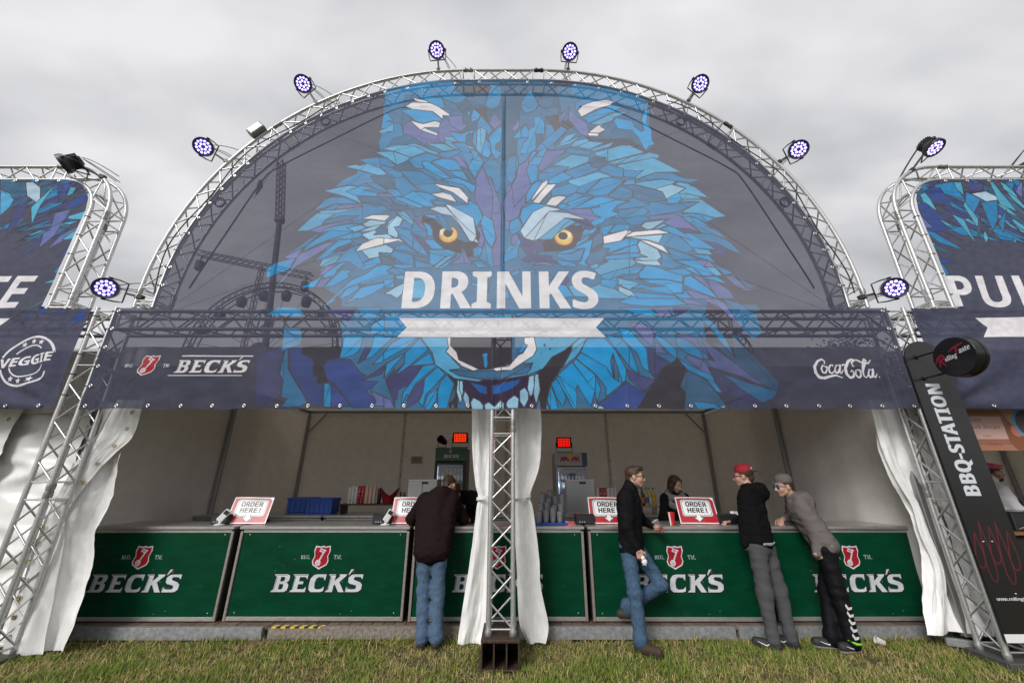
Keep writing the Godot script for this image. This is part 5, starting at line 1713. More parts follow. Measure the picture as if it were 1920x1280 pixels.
func build_deck() -> void:
	var t := Node3D.new()
	t.name = "deck"
	add_child(t)
	t.set_meta("kind", "structure"); t.set_meta("label", "low deck of brown boards on steel edge beams carrying the bar")
	var woods := []
	for k in 4:
		var m := grainy("deck_board_%d" % k, Color(0.075, 0.048, 0.032) * (0.8 + 0.15 * k), Color(0.19, 0.125, 0.085) * (0.8 + 0.13 * k), 2.0, 0.85, 0.0, 101 + k, 0.02)
		m.uv1_scale = Vector3(9, 3, 0.8)
		woods.append(m)
	var b := MB.new()
	b.box(Vector3(0, 0, 0), Vector3(0.122, 0.03, 4.66), 0.004)
	var bm := b.mesh()
	rng.seed = 5
	for k in 79:
		put("board", bm, woods[rng.randi() % 4], t, at(-4.95 + 0.127 * k, 0.1 + rng.randf_range(-0.002, 0.002), -3.03))
	var steel := grainy("galvanised_edge", Color(0.17, 0.18, 0.185), Color(0.33, 0.34, 0.345), 1.3, 0.6, 0.35, 111, 0.02, 0.2)
	var rusty := grainy("rusty_edge", Color(0.13, 0.105, 0.085), Color(0.30, 0.27, 0.235), 1.9, 0.75, 0.2, 112, 0.02, 0.3)
	var segs := [[-5.25, -2.63, -0.66, 0], [-2.58, -0.02, -0.69, 1], [0.02, 2.63, -0.68, 0], [2.67, 5.05, -0.69, 0]]
	for g in segs:
		var m := MB.new()
		var c: float = (g[0] + g[1]) * 0.5
		var l: float = g[1] - g[0]
		m.box(Vector3(c, 0.057, g[2] - 0.012), Vector3(l, 0.114, 0.024), 0.004)
		m.box(Vector3(c, 0.113, g[2] - 0.03), Vector3(l, 0.012, 0.06), 0.003)
		m.box(Vector3(c, 0.004, g[2] - 0.03), Vector3(l, 0.01, 0.06), 0.003)
		var o := put("edge_beam", m, rusty if g[3] == 1 else steel, t)
		o.set_meta("label", "rust-streaked grey edge beam of the deck" if g[3] == 1 else "grey galvanised edge beam of the deck")
		for e in [0, 1]:
			m = MB.new()
			m.box(Vector3(g[e] + (0.012 if e == 0 else -0.012), 0.058, g[2] - 0.2), Vector3(0.02, 0.105, 0.36), 0.003)
			put("end_plate", m, steel, t)
	# hazard tape on the edge
	var tape := Print.new(256, 24, 256.0 / 0.64, Vector2(0, 0.06), Color(0.02, 0.02, 0.02))
	for k in 6: tape.poly(PackedVector2Array([Vector2(0.02 + k * 0.11, 0), Vector2(0.075 + k * 0.11, 0), Vector2(0.105 + k * 0.11, 0.06), Vector2(0.05 + k * 0.11, 0.06)]), Color(0.68, 0.50, 0.02))
	var q := MB.new()
	q.face([Vector3(-2.57, 0.1215, -0.695), Vector3(-1.96, 0.1215, -0.695), Vector3(-1.96, 0.1215, -0.745), Vector3(-2.57, 0.1215, -0.745)], [Vector2(0, 1), Vector2(1, 1), Vector2(1, 0), Vector2(0, 0)])
	q.face([Vector3(-2.57, 0.105, -0.6885), Vector3(-2.0, 0.105, -0.6885), Vector3(-2.0, 0.1205, -0.6895), Vector3(-2.57, 0.1205, -0.6895)], [Vector2(0, 1), Vector2(0.94, 1), Vector2(0.94, 0.7), Vector2(0, 0.7)])
	one("hazard_tape", q, printed("hazard_print", tape, 0.5), "yellow and black hazard tape stuck on the deck edge", "tape")
	# timber packers under the joints
	var wood: StandardMaterial3D = woods[3]
	for x in [-2.55, 2.58, 0.6]:
		var m := MB.new()
		m.box(Vector3(x, -0.012, -0.76), Vector3(0.34, 0.03, 0.3), 0.003)
		put("packer", m, wood, t)

func curtain(t: Node3D, called: String, rows: Array, folds: float, amp: float, sd: int, uv_w: float) -> MeshInstance3D:   # rows of [y, left, right, z] from top to bottom
	var w := FastNoiseLite.new()
	w.seed = sd; w.frequency = 1.3; w.fractal_octaves = 4
	var cr := FastNoiseLite.new()
	cr.seed = sd + 7; cr.frequency = 2.6; cr.noise_type = FastNoiseLite.TYPE_CELLULAR
	cr.cellular_return_type = FastNoiseLite.RETURN_DISTANCE2_SUB
	var m := MB.new()
	var nu := 56
	var nv := 96
	var pts := PackedVector3Array(); var uvs := PackedVector2Array()
	var n := rows.size()
	for j in nv + 1:
		var f := float(j) / nv * (n - 1)
		var k := mini(int(f), n - 2)
		var r := []
		for c in 4: r.append(cubic_interpolate(rows[k][c], rows[k + 1][c], rows[maxi(k - 1, 0)][c], rows[mini(k + 2, n - 1)][c], f - k))
		var wid: float = r[2] - r[1]
		for i in nu + 1:
			var u := float(i) / nu
			var y: float = r[0]
			var a := amp * clampf(wid * 3.0, 0.4, 1.2)
			var z: float = r[3] + a * sin(TAU * folds * (u + 0.12 * w.get_noise_2d(y * 1.1, 3.0))) + a * 0.9 * w.get_noise_2d(u * 1.6, y * 0.8)
			z += 0.014 * cr.get_noise_2d(u * 0.9 + y * 0.25, y * 0.9)
			var x: float = lerpf(r[1], r[2], u) + 0.008 * w.get_noise_2d(u * 2.0 + 9.0, y * 1.2)
			pts.append(Vector3(x, maxf(y, 0.004), z))
			uvs.append(Vector2(u * uv_w, y))
	m.grid(nu, nv, pts, uvs)
	return put(called, m, mats["white_curtain"], t)

func cubic_at(rows: Array, y: float, c: int) -> float:
	for k in rows.size() - 1:
		if y <= rows[k][0] and y >= rows[k + 1][0]:
			return lerpf(rows[k][c], rows[k + 1][c], (rows[k][0] - y) / (rows[k][0] - rows[k + 1][0]))
	return rows[0][c]

func tie_band(t: Node3D, x: float, y: float, z: float, r: float) -> void:     # strap that gathers a curtain
	var m := MB.new()
	var pts := PackedVector3Array()
	for k in 20: pts.append(Vector3(x + cos(TAU * k / 20.0) * r, y + 0.012 * sin(TAU * k / 20.0 + 1.0), z + sin(TAU * k / 20.0) * 0.06))
	for q in 3:
		var ring := PackedVector3Array()
		for p in pts: ring.append(p + Vector3(0, 0.012 * (q - 1), 0))
		m.tube(ring, 0.007, 6, false, true)
	put("tie_strap", m, mats["white_curtain"], t)

func build_curtains() -> void:
	var cm := grainy("white_curtain", Color(0.74, 0.74, 0.725), Color(0.84, 0.84, 0.83), 0.8, 0.38, 0.0, 62, 0.014, 0.1)
	cm.clearcoat_enabled = false
	var brass := mat("brass_eyelet", Color(0.30, 0.22, 0.10), 0.4, 0.7)
	var eye := ring_mesh(0.010, 0.024, 0.006)
	var hole := mat("eyelet_hole", Color(0.02, 0.018, 0.015), 0.9)
	# swept-back curtain by the veggie post: the sheet and the flap turned over it, with brass eyelets along its hem
	var t := thing("tent_curtain", "white tarpaulin curtain with brass eyelets swept beside the veggie post", "curtain")
	var rows := [[2.58, -4.98, -4.50, -0.42], [2.28, -4.97, -4.48, -0.42], [1.96, -4.97, -4.56, -0.41], [1.66, -4.99, -4.52, -0.40], [1.37, -5.03, -4.50, -0.39], [1.10, -5.05, -4.53, -0.38], [0.84, -5.02, -4.47, -0.37], [0.59, -4.99, -4.43, -0.36], [0.28, -4.94, -4.41, -0.34], [0.01, -4.92, -4.45, -0.33]]
	curtain(t, "cloth", rows, 1.1, 0.035, 201, 0.6)
	var flap := [[2.60, -4.80, -4.47, -0.33], [2.40, -4.84, -4.46, -0.32], [2.15, -4.88, -4.46, -0.31], [1.96, -4.97, -4.60, -0.31], [1.72, -5.02, -4.74, -0.30], [1.48, -5.06, -4.84, -0.30], [1.28, -5.10, -4.90, -0.30], [1.05, -5.12, -4.82, -0.30], [0.75, -5.10, -4.76, -0.29], [0.40, -5.06, -4.70, -0.28], [0.005, -4.98, -4.60, -0.26]]
	curtain(t, "flap", flap, 0.8, 0.02, 203, 0.4)
	for k in 6:
		var y := 2.44 - k * 0.20
		var x := cubic_at(flap, y, 2) - 0.035
		put("eyelet", eye, brass, t, at(x, y, -0.285))
	for k in 7:
		var y := 1.18 - k * 0.17
		var x := cubic_at(flap, y, 1) + 0.05
		put("eyelet", eye, brass, t, at(x, y, -0.262))
	t = thing("tent_curtain", "white tarpaulin curtain tied in, on the order-sign side of the middle post", "curtain")
	rows = [[2.60, -0.38, -0.05, -0.45], [1.97, -0.34, -0.07, -0.46], [1.62, -0.30, -0.08, -0.47], [1.48, -0.26, -0.10, -0.48], [1.31, -0.28, -0.09, -0.48], [0.81, -0.34, -0.08, -0.50], [0.29, -0.41, -0.09, -0.51], [0.02, -0.44, -0.16, -0.50]]
	curtain(t, "cloth", rows, 1.2, 0.035, 211, 0.35)
	tie_band(t, -0.18, 1.46, -0.48, 0.095)
	t = thing("tent_curtain", "white tarpaulin curtain tied in, between the middle post and the silver fridge", "curtain")
	rows = [[2.60, 0.12, 0.50, -0.45], [2.1, 0.14, 0.50, -0.46], [1.78, 0.16, 0.46, -0.47], [1.55, 0.16, 0.37, -0.48], [1.46, 0.16, 0.35, -0.49], [1.31, 0.16, 0.39, -0.50], [0.81, 0.19, 0.45, -0.52], [0.54, 0.20, 0.46, -0.53], [0.19, 0.22, 0.53, -0.54], [0.02, 0.30, 0.50, -0.52]]
	curtain(t, "cloth", rows, 1.3, 0.035, 223, 0.35)
	tie_band(t, 0.255, 1.47, -0.49, 0.108)
	t = thing("tent_curtain", "white tarpaulin curtain gathered beside the tall black sign board", "curtain")
	rows = [[2.60, 4.62, 5.0, -0.40], [1.96, 4.60, 5.0, -0.41], [1.66, 4.63, 5.04, -0.42], [1.40, 4.73, 5.06, -0.43], [1.14, 4.75, 5.07, -0.43], [0.82, 4.74, 5.07, -0.44], [0.41, 4.60, 5.08, -0.44], [0.14, 4.48, 5.10, -0.40]]
	curtain(t, "cloth", rows, 1.2, 0.045, 232, 0.4)
	var roll := [[2.60, 4.60, 4.74, -0.34], [1.96, 4.585, 4.72, -0.35], [1.60, 4.66, 4.77, -0.36], [1.36, 4.74, 4.83, -0.37], [1.1, 4.74, 4.85, -0.38], [0.8, 4.78, 4.88, -0.38], [0.5, 4.68, 4.84, -0.39], [0.15, 4.53, 4.70, -0.40]]
	curtain(t, "rolled_edge", roll, 0.5, 0.03, 236, 0.2)

# ------------------------------------------------------------------ bar counters
func counter_print() -> Print:
	var pr := Print.new(1024, 462, 512.0, Vector2(-1.0, 0.902), Color(0.002, 0.052, 0.024))
	var silver := Color(0.64, 0.66, 0.70)
	rng.seed = 29
	for k in 90:                            # scuffs and kick marks
		var q := Vector2(rng.randf_range(-0.98, 0.98), 0.9 * pow(rng.randf(), 1.7))
		var e := q + Vector2.from_angle(rng.randf_range(-0.5, 0.5)) * rng.randf_range(0.01, 0.09)
		pr.line(PackedVector2Array([q, q.lerp(e, 0.5) + Vector2(0, 0.004), e]), 0.0025, [Color(0.010, 0.085, 0.045), Color(0.002, 0.030, 0.014), Color(0.03, 0.10, 0.06)][k % 3])
	for k in 8: pr.disc(Vector2(rng.randf_range(-0.95, 0.95), rng.randf_range(0.02, 0.88)), 0.004, Color(0.4, 0.42, 0.4))
	print_beer(pr, Vector2(-0.555, 0.245), 1.07, 0.185, 0.13, silver, Color(0.02, 0.02, 0.02), 0.011)
	print_shield(pr, Vector2(-0.01, 0.61), 0.25, 0.08)
	pr.tris(fit("REG.", "Droid Serif", 400, Rect2(-0.255, 0.59, 0.115, 0.042), 0.0), silver)
	pr.tris(fit("TM.", "Droid Serif", 400, Rect2(0.145, 0.59, 0.095, 0.042), 0.0), silver)
	return pr

func make_counter(label: String, with_name: bool, x: float, z: float) -> Node3D:
	var t := thing("bar_counter", label, "counter", Vector3(x, 0.117, z), 0, "green bar counters" if with_name else "green back counters")
	var steel := mats["counter_steel"] as StandardMaterial3D
	var dark := mats["counter_dark"] as StandardMaterial3D
	var m := MB.new()
	m.box(Vector3(0, 0.50, -0.33), Vector3(2.08, 0.93, 0.62))
	put("body", m, dark, t)
	m = MB.new()
	m.face([Vector3(-1.0, 0.055, -0.006), Vector3(1.0, 0.055, -0.006), Vector3(1.0, 0.957, -0.006), Vector3(-1.0, 0.957, -0.006)], [Vector2(0, 1), Vector2(1, 1), Vector2(1, 0), Vector2(0, 0)])
	put("front_panel", m, mats["counter_green"] if with_name else mats["plain_green"], t)
	m = MB.new()
	m.box(Vector3(0, 0.99, -0.32), Vector3(2.10, 0.036, 0.70), 0.005)
	put("worktop", m, steel, t)
	m = MB.new()
	m.box(Vector3(0, 0.951, -0.006), Vector3(2.02, 0.036, 0.018), 0.003)
	put("upper_rail", m, steel, t)
	m = MB.new()
	m.box(Vector3(0, 0.034, -0.006), Vector3(2.02, 0.042, 0.018), 0.003)
	put("lower_rail", m, steel, t)
	for s in [-1.0, 1.0]:
		m = MB.new()
		m.box(Vector3(s * 1.026, 0.482, -0.004), Vector3(0.032, 0.940, 0.03), 0.004)
		put("corner_profile", m, mats["counter_profile"], t)
		for y in [0.09, 0.91]:
			m = MB.new()
			m.lathe(PackedVector2Array([Vector2(0.006, 0), Vector2(0.006, 0.002), Vector2(0, 0.003)]), 8, Transform3D(Basis(Vector3.RIGHT, PI / 2), Vector3(s * 0.93, y, -0.006)))
			put("rivet", m, steel, t)
	for sx in [-0.9, 0.9]:
		for sz in [-0.08, -0.58]:
			m = MB.new()
			m.box(Vector3(sx, 0.018, sz), Vector3(0.06, 0.035, 0.06), 0.004)
			put("foot", m, dark, t)
	return t

func build_counters() -> void:
	var st := grainy("counter_steel", Color(0.46, 0.45, 0.43), Color(0.62, 0.61, 0.59), 1.6, 0.33, 0.75, 131, 0.02)
	st.uv1_scale = Vector3(0.8, 3, 3)
	grainy("counter_profile", Color(0.26, 0.24, 0.21), Color(0.40, 0.37, 0.33), 2.0, 0.45, 0.6, 132, 0.02)
	mat("counter_dark", Color(0.02, 0.02, 0.02), 0.8)
	mat("plain_green", Color(0.004, 0.066, 0.031), 0.35)
	var g := printed("counter_green", counter_print(), 0.32)
	g.metallic_specular = 0.25
	g.detail_enabled = true
	g.detail_blend_mode = BaseMaterial3D.BLEND_MODE_MUL
	g.detail_albedo = noise_tex(133, 0.01, Color(0.66, 0.68, 0.68), Color(1, 1, 1), 512, 6)
	g.detail_uv_layer = BaseMaterial3D.DETAIL_UV_1
	var xs := [-4.325, -2.165, -0.02, 2.12, 4.265]
	var who := ["green bar counter half behind the eyelet curtain", "green bar counter above the hazard tape, logo in full view", "green bar counter behind the middle truss post", "green bar counter that the man in glasses leans on", "green bar counter beside the man in the taupe hoodie"]
	for k in 5: make_counter(who[k], true, xs[k], -0.834 + [0.008, -0.006, 0.0, 0.007, -0.008][k]).rotation.y = [0.004, -0.003, 0.002, -0.004, 0.005][k]
	var bx := [-3.98, -1.86, 0.26, 2.38, 4.0]
	var bw := ["green back counter carrying two blue crates", "green back counter carrying the cup tubes and ice box", "green back counter in front of the silver fridge", "green back counter carrying the juice bottles", ""]
	for k in 4: make_counter(bw[k], false, bx[k], -2.40)

# ------------------------------------------------------------------ stage lamps
func lamp_meshes() -> Dictionary:
	var d := {}
	var m := MB.new()
	# front facing +z; lathe axis y is turned to z
	var toz := Transform3D(Basis(Vector3.RIGHT, PI / 2), Vector3.ZERO)
	m.lathe(PackedVector2Array([Vector2(0.0, -0.235), Vector2(0.062, -0.235), Vector2(0.082, -0.20), Vector2(0.098, -0.12), Vector2(0.118, -0.06), Vector2(0.142, -0.05), Vector2(0.146, -0.03), Vector2(0.146, 0.018), Vector2(0.140, 0.024), Vector2(0.128, 0.024), Vector2(0.126, 0.004), Vector2(0.0, 0.004)]), 28, toz)
	d.housing = m.mesh()
	m = MB.new()
	for k in 22:
		var a := TAU * k / 22.0
		var bs := Basis(Vector3.BACK, a)
		m.box(bs * Vector3(0.098, 0, -0.135), Vector3(0.030, 0.006, 0.15), 0.0, bs)
	d.fins = m.mesh()
	m = MB.new()
	m.lathe(PackedVector2Array([Vector2(0.0185, 0), Vector2(0.0165, 0.006), Vector2(0.008, 0.011), Vector2(0, 0.013)]), 10, toz)
	d.led = m.mesh()
	m = MB.new()
	m.lathe(PackedVector2Array([Vector2(0.122, 0), Vector2(0.0, 0.001)]), 24, toz)
	d.face = m.mesh()
	return d

func led_spots() -> Array:
	var out := []
	for r in [[6, 0.045, 0.0], [12, 0.093, 0.13]]:
		for k in r[0]: out.append(Vector2.from_angle(TAU * k / r[0] + r[2]) * r[1])
	return out

var lamp_set := {}
func stage_lamp(label: String, pos: Vector3, foot: Vector3, aim: Vector3, lit := true) -> void:
	if lamp_set.is_empty(): lamp_set = lamp_meshes()
	var black := grainy("lamp_black", Color(0.012, 0.012, 0.014), Color(0.03, 0.03, 0.034), 6.0, 0.45, 0.0, 141, 0.03)
	var glow := mat("led_lens_glow", Color(0.75, 0.70, 0.95), 0.3)
	glow.emission_enabled = true; glow.emission = Color(0.80, 0.74, 1.0); glow.emission_energy_multiplier = 1.2
	var plate := mat("led_violet_plate", Color(0.035, 0.022, 0.10), 0.3)
	plate.emission_enabled = true; plate.emission = Color(0.16, 0.09, 0.52); plate.emission_energy_multiplier = 0.5
	var t := thing("stage_lamp", label, "stage light", foot, 0, "led stage lamps on the trusses")
	var f := aim.normalized()
	var out := (pos - foot).normalized()
	var x := out.cross(f).normalized()
	var up := f.cross(x)
	var bs := Basis(x, up, f).scaled(Vector3.ONE * 0.9)
	var at0 := pos - foot
	var h := put("housing", lamp_set.housing, black, t, Transform3D(bs, at0))
	put("heat_sink", lamp_set.fins, black, h)
	put("led_light_plate", lamp_set.face, plate, h, at(0, 0, 0.006))
	for q in led_spots(): put("led_light", lamp_set.led, glow, h, at(q.x, q.y, 0.007))
	# yoke: two arms from the pivots to a cross bar, then a clamp round the tube
	var arm := MB.new()
	var bar := at0 - out * 0.20 - f * 0.05
	for s in [-1.0, 1.0]:
		var pv: Vector3 = at0 + x * 0.140 * s - f * 0.05
		var p2: Vector3 = bar + x * 0.125 * s
		arm.tube(PackedVector3Array([pv, pv - out * 0.10, p2, bar]), 0.009, 6)
		arm.rod(pv - x * s * 0.02, pv + x * s * 0.012, 0.022, 10)
	put("yoke", arm, black, t)
	var cl := MB.new()
	cl.rod(bar, out * 0.035, 0.014, 8)
	cl.box(out * 0.02, Vector3(0.06, 0.07, 0.05), 0.008, Basis(out.cross(Vector3.BACK).normalized(), out, Vector3.BACK))
	put("clamp", cl, black, t)
	# power and data leads that hang in loops to the truss
	for k in 3:
		var s := -1.0 if pos.x < 0 else 1.0
		var side := x * (0.06 + 0.05 * k) * (1.0 if k % 2 == 0 else 0.6)
		var c := MB.new()
		var a := at0 - f * 0.23 + side * 0.3
		var b := side * 1.6 - out * (0.04 + 0.05 * k) + Vector3(-0.10 * s, -0.05, -0.1)
		var mid := (a + b) * 0.5 + x * (0.10 + 0.05 * k) * -s - Vector3.UP * 0.08 - f * 0.05
		var cv := PackedVector3Array()
		for i in 11:
			var u := i / 10.0
			cv.append(a * (1 - u) * (1 - u) + mid * 2.0 * u * (1 - u) + b * u * u)
		c.tube(cv, 0.0055, 5)
		put("lead", c, black, t)
	if lit:
		var sp := SpotLight3D.new()
		sp.name = "lamp_beam"
		sp.light_color = Color(0.72, 0.62, 1.0)
		sp.light_energy = 0.35
		sp.light_size = 0.12
		sp.spot_range = 30.0; sp.spot_attenuation = 2.0; sp.spot_angle = 25.0
		sp.shadow_enabled = true
		h.add_child(sp)
		sp.transform = Transform3D(Basis(Vector3.UP, PI), Vector3(0, 0, 0.05))

func build_lamps() -> void:
	var spots := [[-4.43, 6.30, "second lamp up the arch over the crane"], [-3.19, 7.60, "lamp on the arch shoulder next to the grey box"], [-1.11, 8.38, "lamp left of the crown of the arch"], [1.10, 8.34, "lamp right of the crown of the arch"], [3.14, 7.60, "lamp on the bare shoulder of the arch"], [4.37, 6.25, "second lamp up the arch over the cola name"]]
	for q in spots:
		var p := Vector3(q[0], q[1], 0.03)
		var cx := ARCH_X * signf(p.x)
		var d := Vector3(p.x - cx, p.y - ARCH_Y, 0).normalized()
		var foot := Vector3(cx, ARCH_Y, -0.03) + d * (ARCH_R + 0.12)
		stage_lamp("lit violet led stage lamp, " + q[2], p, foot, Vector3(p.x * 0.35, 1.4, 5.4) - p)
	stage_lamp("lit violet led stage lamp on top of the veggie post", Vector3(-4.97, 3.93, 0.10), Vector3(-4.60, 3.86, -0.03), Vector3(0.55, -0.38, 0.95))
	stage_lamp("lit violet led stage lamp on top of the post behind the round sign", Vector3(4.95, 3.93, 0.10), Vector3(4.60, 3.86, -0.03), Vector3(-0.5, -0.38, 0.95))
	stage_lamp("black stage lamp above the veggie banner, turned away", Vector3(-6.20, 5.86, 0.15), Vector3(-5.76, 5.78, -0.02), Vector3(-0.72, -0.62, 0.30))
	stage_lamp("violet stage lamp tipped down over the corner of the pulled pork frame", Vector3(6.36, 6.26, 0.05), Vector3(5.96, 5.90, -0.03), Vector3(0.10, -0.86, 0.42))
	stage_lamp("black stage lamp at the edge of the picture above the letter L", Vector3(8.02, 6.22, 0.05), Vector3(7.65, 6.02, -0.05), Vector3(0.5, -0.75, 0.35))
	# grey flood box clamped on the arch
	var a := deg_to_rad(139)
	var d := Vector3(cos(a), sin(a), 0)
	var b := thing("flood_box", "grey box floodlight clamped on the shoulder of the arch", "floodlight", Vector3(-ARCH_X, ARCH_Y, -0.03) + d * (ARCH_R + 0.12), 0)
	var m := MB.new()
	m.box(d * 0.09 + Vector3(0, 0, 0.03), Vector3(0.24, 0.15, 0.12), 0.012, Basis(Vector3.BACK, a - PI / 2))
	put("housing", m, mat("grey_box", Color(0.20, 0.20, 0.20), 0.6, 0.2), b)
	m = MB.new()
	m.box(d * 0.09 + Vector3(0, 0, 0.094), Vector3(0.20, 0.11, 0.006), 0.0, Basis(Vector3.BACK, a - PI / 2))
	put("glass", m, mat("grey_glass", Color(0.30, 0.30, 0.30), 0.15), b)
	m = MB.new()
	m.rod(Vector3.ZERO, d * 0.04, 0.02, 8)
	put("clamp", m, mat("grey_box", Color(0.20, 0.20, 0.20), 0.6, 0.2), b)
	# cables along the arch, slung behind the banner, and bracing wires
	var cab := mat("cable_black", Color(0.012, 0.012, 0.013), 0.6)
	for s in [-1.0, 1.0]:
		m = MB.new()
		var pts := PackedVector3Array()
		for k in 60:
			var aa := lerpf(0.06, PI * 0.44, k / 59.0)
			var sag := 0.16 * absf(sin(aa * 5.0)) + 0.04
			pts.append(Vector3(s * (ARCH_X + cos(aa) * (3.80 - sag)), ARCH_Y + sin(aa) * (3.80 - sag), -0.30))
		m.tube(pts, 0.011, 6)
		one("power_cable", m, cab, "black cable slung behind the banner on the %s side of the arch" % ["beer logo", "cola name"][0 if s < 0 else 1], "cable")
		m = MB.new()
		pts = PackedVector3Array()
		for k in 70:
			var aa := lerpf(0.0, PI * 0.33, k / 69.0)
			var r := 3.90 + 0.05 * sin(aa * 14.0 + s)
			pts.append(Vector3(s * (ARCH_X + cos(aa) * r), ARCH_Y + sin(aa) * r, 0.0))
		m.tube(pts, 0.008, 6)
		one("power_cable", m, cab, "thin black cable running up the front of the arch over the %s" % ["beer logo", "cola name"][0 if s < 0 else 1], "cable")
		for q in [0.42, 0.95]:
			m = MB.new()
			pts = PackedVector3Array()
			for k in 22:
				var aa := TAU * k / 10.0
				pts.append(Vector3(s * (ARCH_X + cos(q) * 3.88) + 0.07 * cos(aa), ARCH_Y + sin(q) * 3.88 - 0.02 + 0.075 * sin(aa), -0.16 - 0.002 * k))
			m.tube(pts, 0.008, 6)
			one("cable_coil", m, cab, "coil of black cable hung %s in the arch over the %s" % ["low" if q < 0.5 else "high", ["beer logo", "cola name"][0 if s < 0 else 1]], "cable")
	var wire := mat("bracing_wire", Color(0.05, 0.06, 0.07), 0.5, 0.5)
	var ends := [[Vector3(-4.4, 3.95, -0.34), Vector3(-0.7, 7.6, -0.34), "from the beer logo up to the crown"], [Vector3(4.4, 3.95, -0.34), Vector3(0.6, 7.6, -0.34), "from the cola name up to the crown"], [Vector3(-4.4, 3.85, -0.36), Vector3(2.9, 7.05, -0.36), "crossing from the beer logo to the bare shoulder"], [Vector3(4.4, 3.85, -0.37), Vector3(-2.9, 7.05, -0.37), "crossing from the cola name to the box shoulder"]]
	for q in ends:
		m = MB.new()
		m.rod(q[0], q[1], 0.0022, 5)
		one("bracing_wire", m, wire, "thin steel bracing wire behind the banner " + q[2], "wire")
	m = MB.new()
	m.rod(Vector3(0.01, 3.68, -0.31), Vector3(0.01, 7.86, -0.31), 0.032, 10)
	one("mast_tube", m, alu, "upright tube in the middle of the arch behind the wolf's nose", "tube")
	# cord bundle hung on the beam
	m = MB.new()
	for k in 4:
		var pts := PackedVector3Array()
		for i in 17:
			var u := TAU * i / 16.0
			pts.append(Vector3(2.95 + 0.05 * sin(u) + 0.015 * k + 0.1 * (0.5 - 0.5 * cos(u)) * (0.4 + 0.3 * k), 3.43 - (0.13 + 0.05 * k) * (0.5 - 0.5 * cos(u)), -0.09 - 0.01 * k))
		m.tube(pts, 0.007, 5)
	one("cord_bundle", m, cab, "bundle of dark cord hung on the beam behind the banner", "cord")

# ------------------------------------------------------------------ things on the counters
const NTH := ["first", "second", "third", "fourth", "fifth", "sixth", "seventh", "eighth"]

func order_sign(label: String, x: float, turn: float, card_side: float) -> void:
	var t := thing("order_sign", label, "sign", Vector3(x, 1.126, -1.03), turn, "order here signs")
	var tilt := Basis(Vector3.RIGHT, -0.34)
	put("board", paper_sheet(0.50, 0.33, null, 0.007), mats["order_print"], t, Transform3D(tilt, tilt * Vector3(0, 0.172, 0)))
	var m := MB.new()
	m.box(tilt * Vector3(0, 0.165, -0.02), Vector3(0.49, 0.315, 0.012), 0.003, tilt)
	m.box(Vector3(0.0, 0.02, -0.20), Vector3(0.30, 0.035, 0.22), 0.006)
	m.box(Vector3(0.0, 0.12, -0.20), Vector3(0.05, 0.22, 0.05), 0.006)
	put("stand", m, mats["device_black"], t)
	t = thing("till_printer", label.replace("order here sign", "black till printer beside the order sign").replace("red and white ", ""), "printer", Vector3(x + card_side * 0.42, 1.126, -1.10), turn, "till printers beside the order signs")
	m = MB.new()
	m.box(Vector3(0, 0.062, 0), Vector3(0.24, 0.12, 0.20), 0.012)
	put("case", m, mats["device_black"], t)
	m = MB.new()
	m.box(Vector3(0, 0.122, 0.05), Vector3(0.14, 0.008, 0.012), 0.002)
	put("paper_slot", m, mat("slot_grey", Color(0.10, 0.10, 0.10), 0.5), t)
	m = MB.new()
	for k in 3: m.box(Vector3(-0.07 + 0.03 * k, 0.03, 0.103), Vector3(0.015, 0.015, 0.006), 0.002)
	put("button", m, mat("slot_light", Color(0.35, 0.35, 0.35), 0.5), t)

func cup_mesh(h: float, r0: float, r1: float) -> ArrayMesh:
	var m := MB.new()
	m.lathe(PackedVector2Array([Vector2(0, 0), Vector2(r0, 0), Vector2(r0, 0.004), Vector2(r1, h - 0.006), Vector2(r1 + 0.003, h - 0.003), Vector2(r1, h), Vector2(r1 - 0.003, h - 0.002), Vector2(r0 - 0.003, 0.008), Vector2(0, 0.008)]), 18)
	return m.mesh()

func stack_mesh(n: int, step: float, r: float) -> ArrayMesh:     # cups nested in a tall stack
	var prof := PackedVector2Array([Vector2(0, 0), Vector2(r * 0.78, 0)])
	for k in n:
		var y := 0.10 + step * k
		prof.append(Vector2(r * 0.97, y - 0.004)); prof.append(Vector2(r * 1.04, y)); prof.append(Vector2(r * 0.965, y + 0.004))
	prof.append(Vector2(r * 0.9, 0.1 + step * n - 0.01)); prof.append(Vector2(0, 0.1 + step * n - 0.03))
	var m := MB.new()
	m.lathe(prof, 16)
	return m.mesh()

func bottle_mesh(h: float, r: float) -> ArrayMesh:
	var m := MB.new()
	m.lathe(PackedVector2Array([Vector2(0, 0), Vector2(r * 0.92, 0), Vector2(r, 0.01), Vector2(r, h * 0.56), Vector2(r * 0.86, h * 0.65), Vector2(r * 0.45, h * 0.76), Vector2(r * 0.40, h * 0.94), Vector2(r * 0.48, h * 0.95), Vector2(r * 0.48, h), Vector2(0, h)]), 14)
	return m.mesh()

func make_bottle(label: String, h: float, r: float, glass: StandardMaterial3D, lab: StandardMaterial3D, cap: StandardMaterial3D, p: Vector3, group: String) -> Node3D:
	var t := thing("bottle", label, "bottle", p, 0, group)
	put("glass", bottle_mesh(h, r), glass, t)
	var m := MB.new()
	m.lathe(PackedVector2Array([Vector2(r + 0.0012, h * 0.14), Vector2(r + 0.0012, h * 0.46)]), 14)
	put("paper_label", m, lab, t)
	m = MB.new()
	m.lathe(PackedVector2Array([Vector2(r * 0.52, h * 0.955), Vector2(r * 0.52, h + 0.003), Vector2(0, h + 0.004)]), 10)
	put("cap", m, cap, t)
	return t

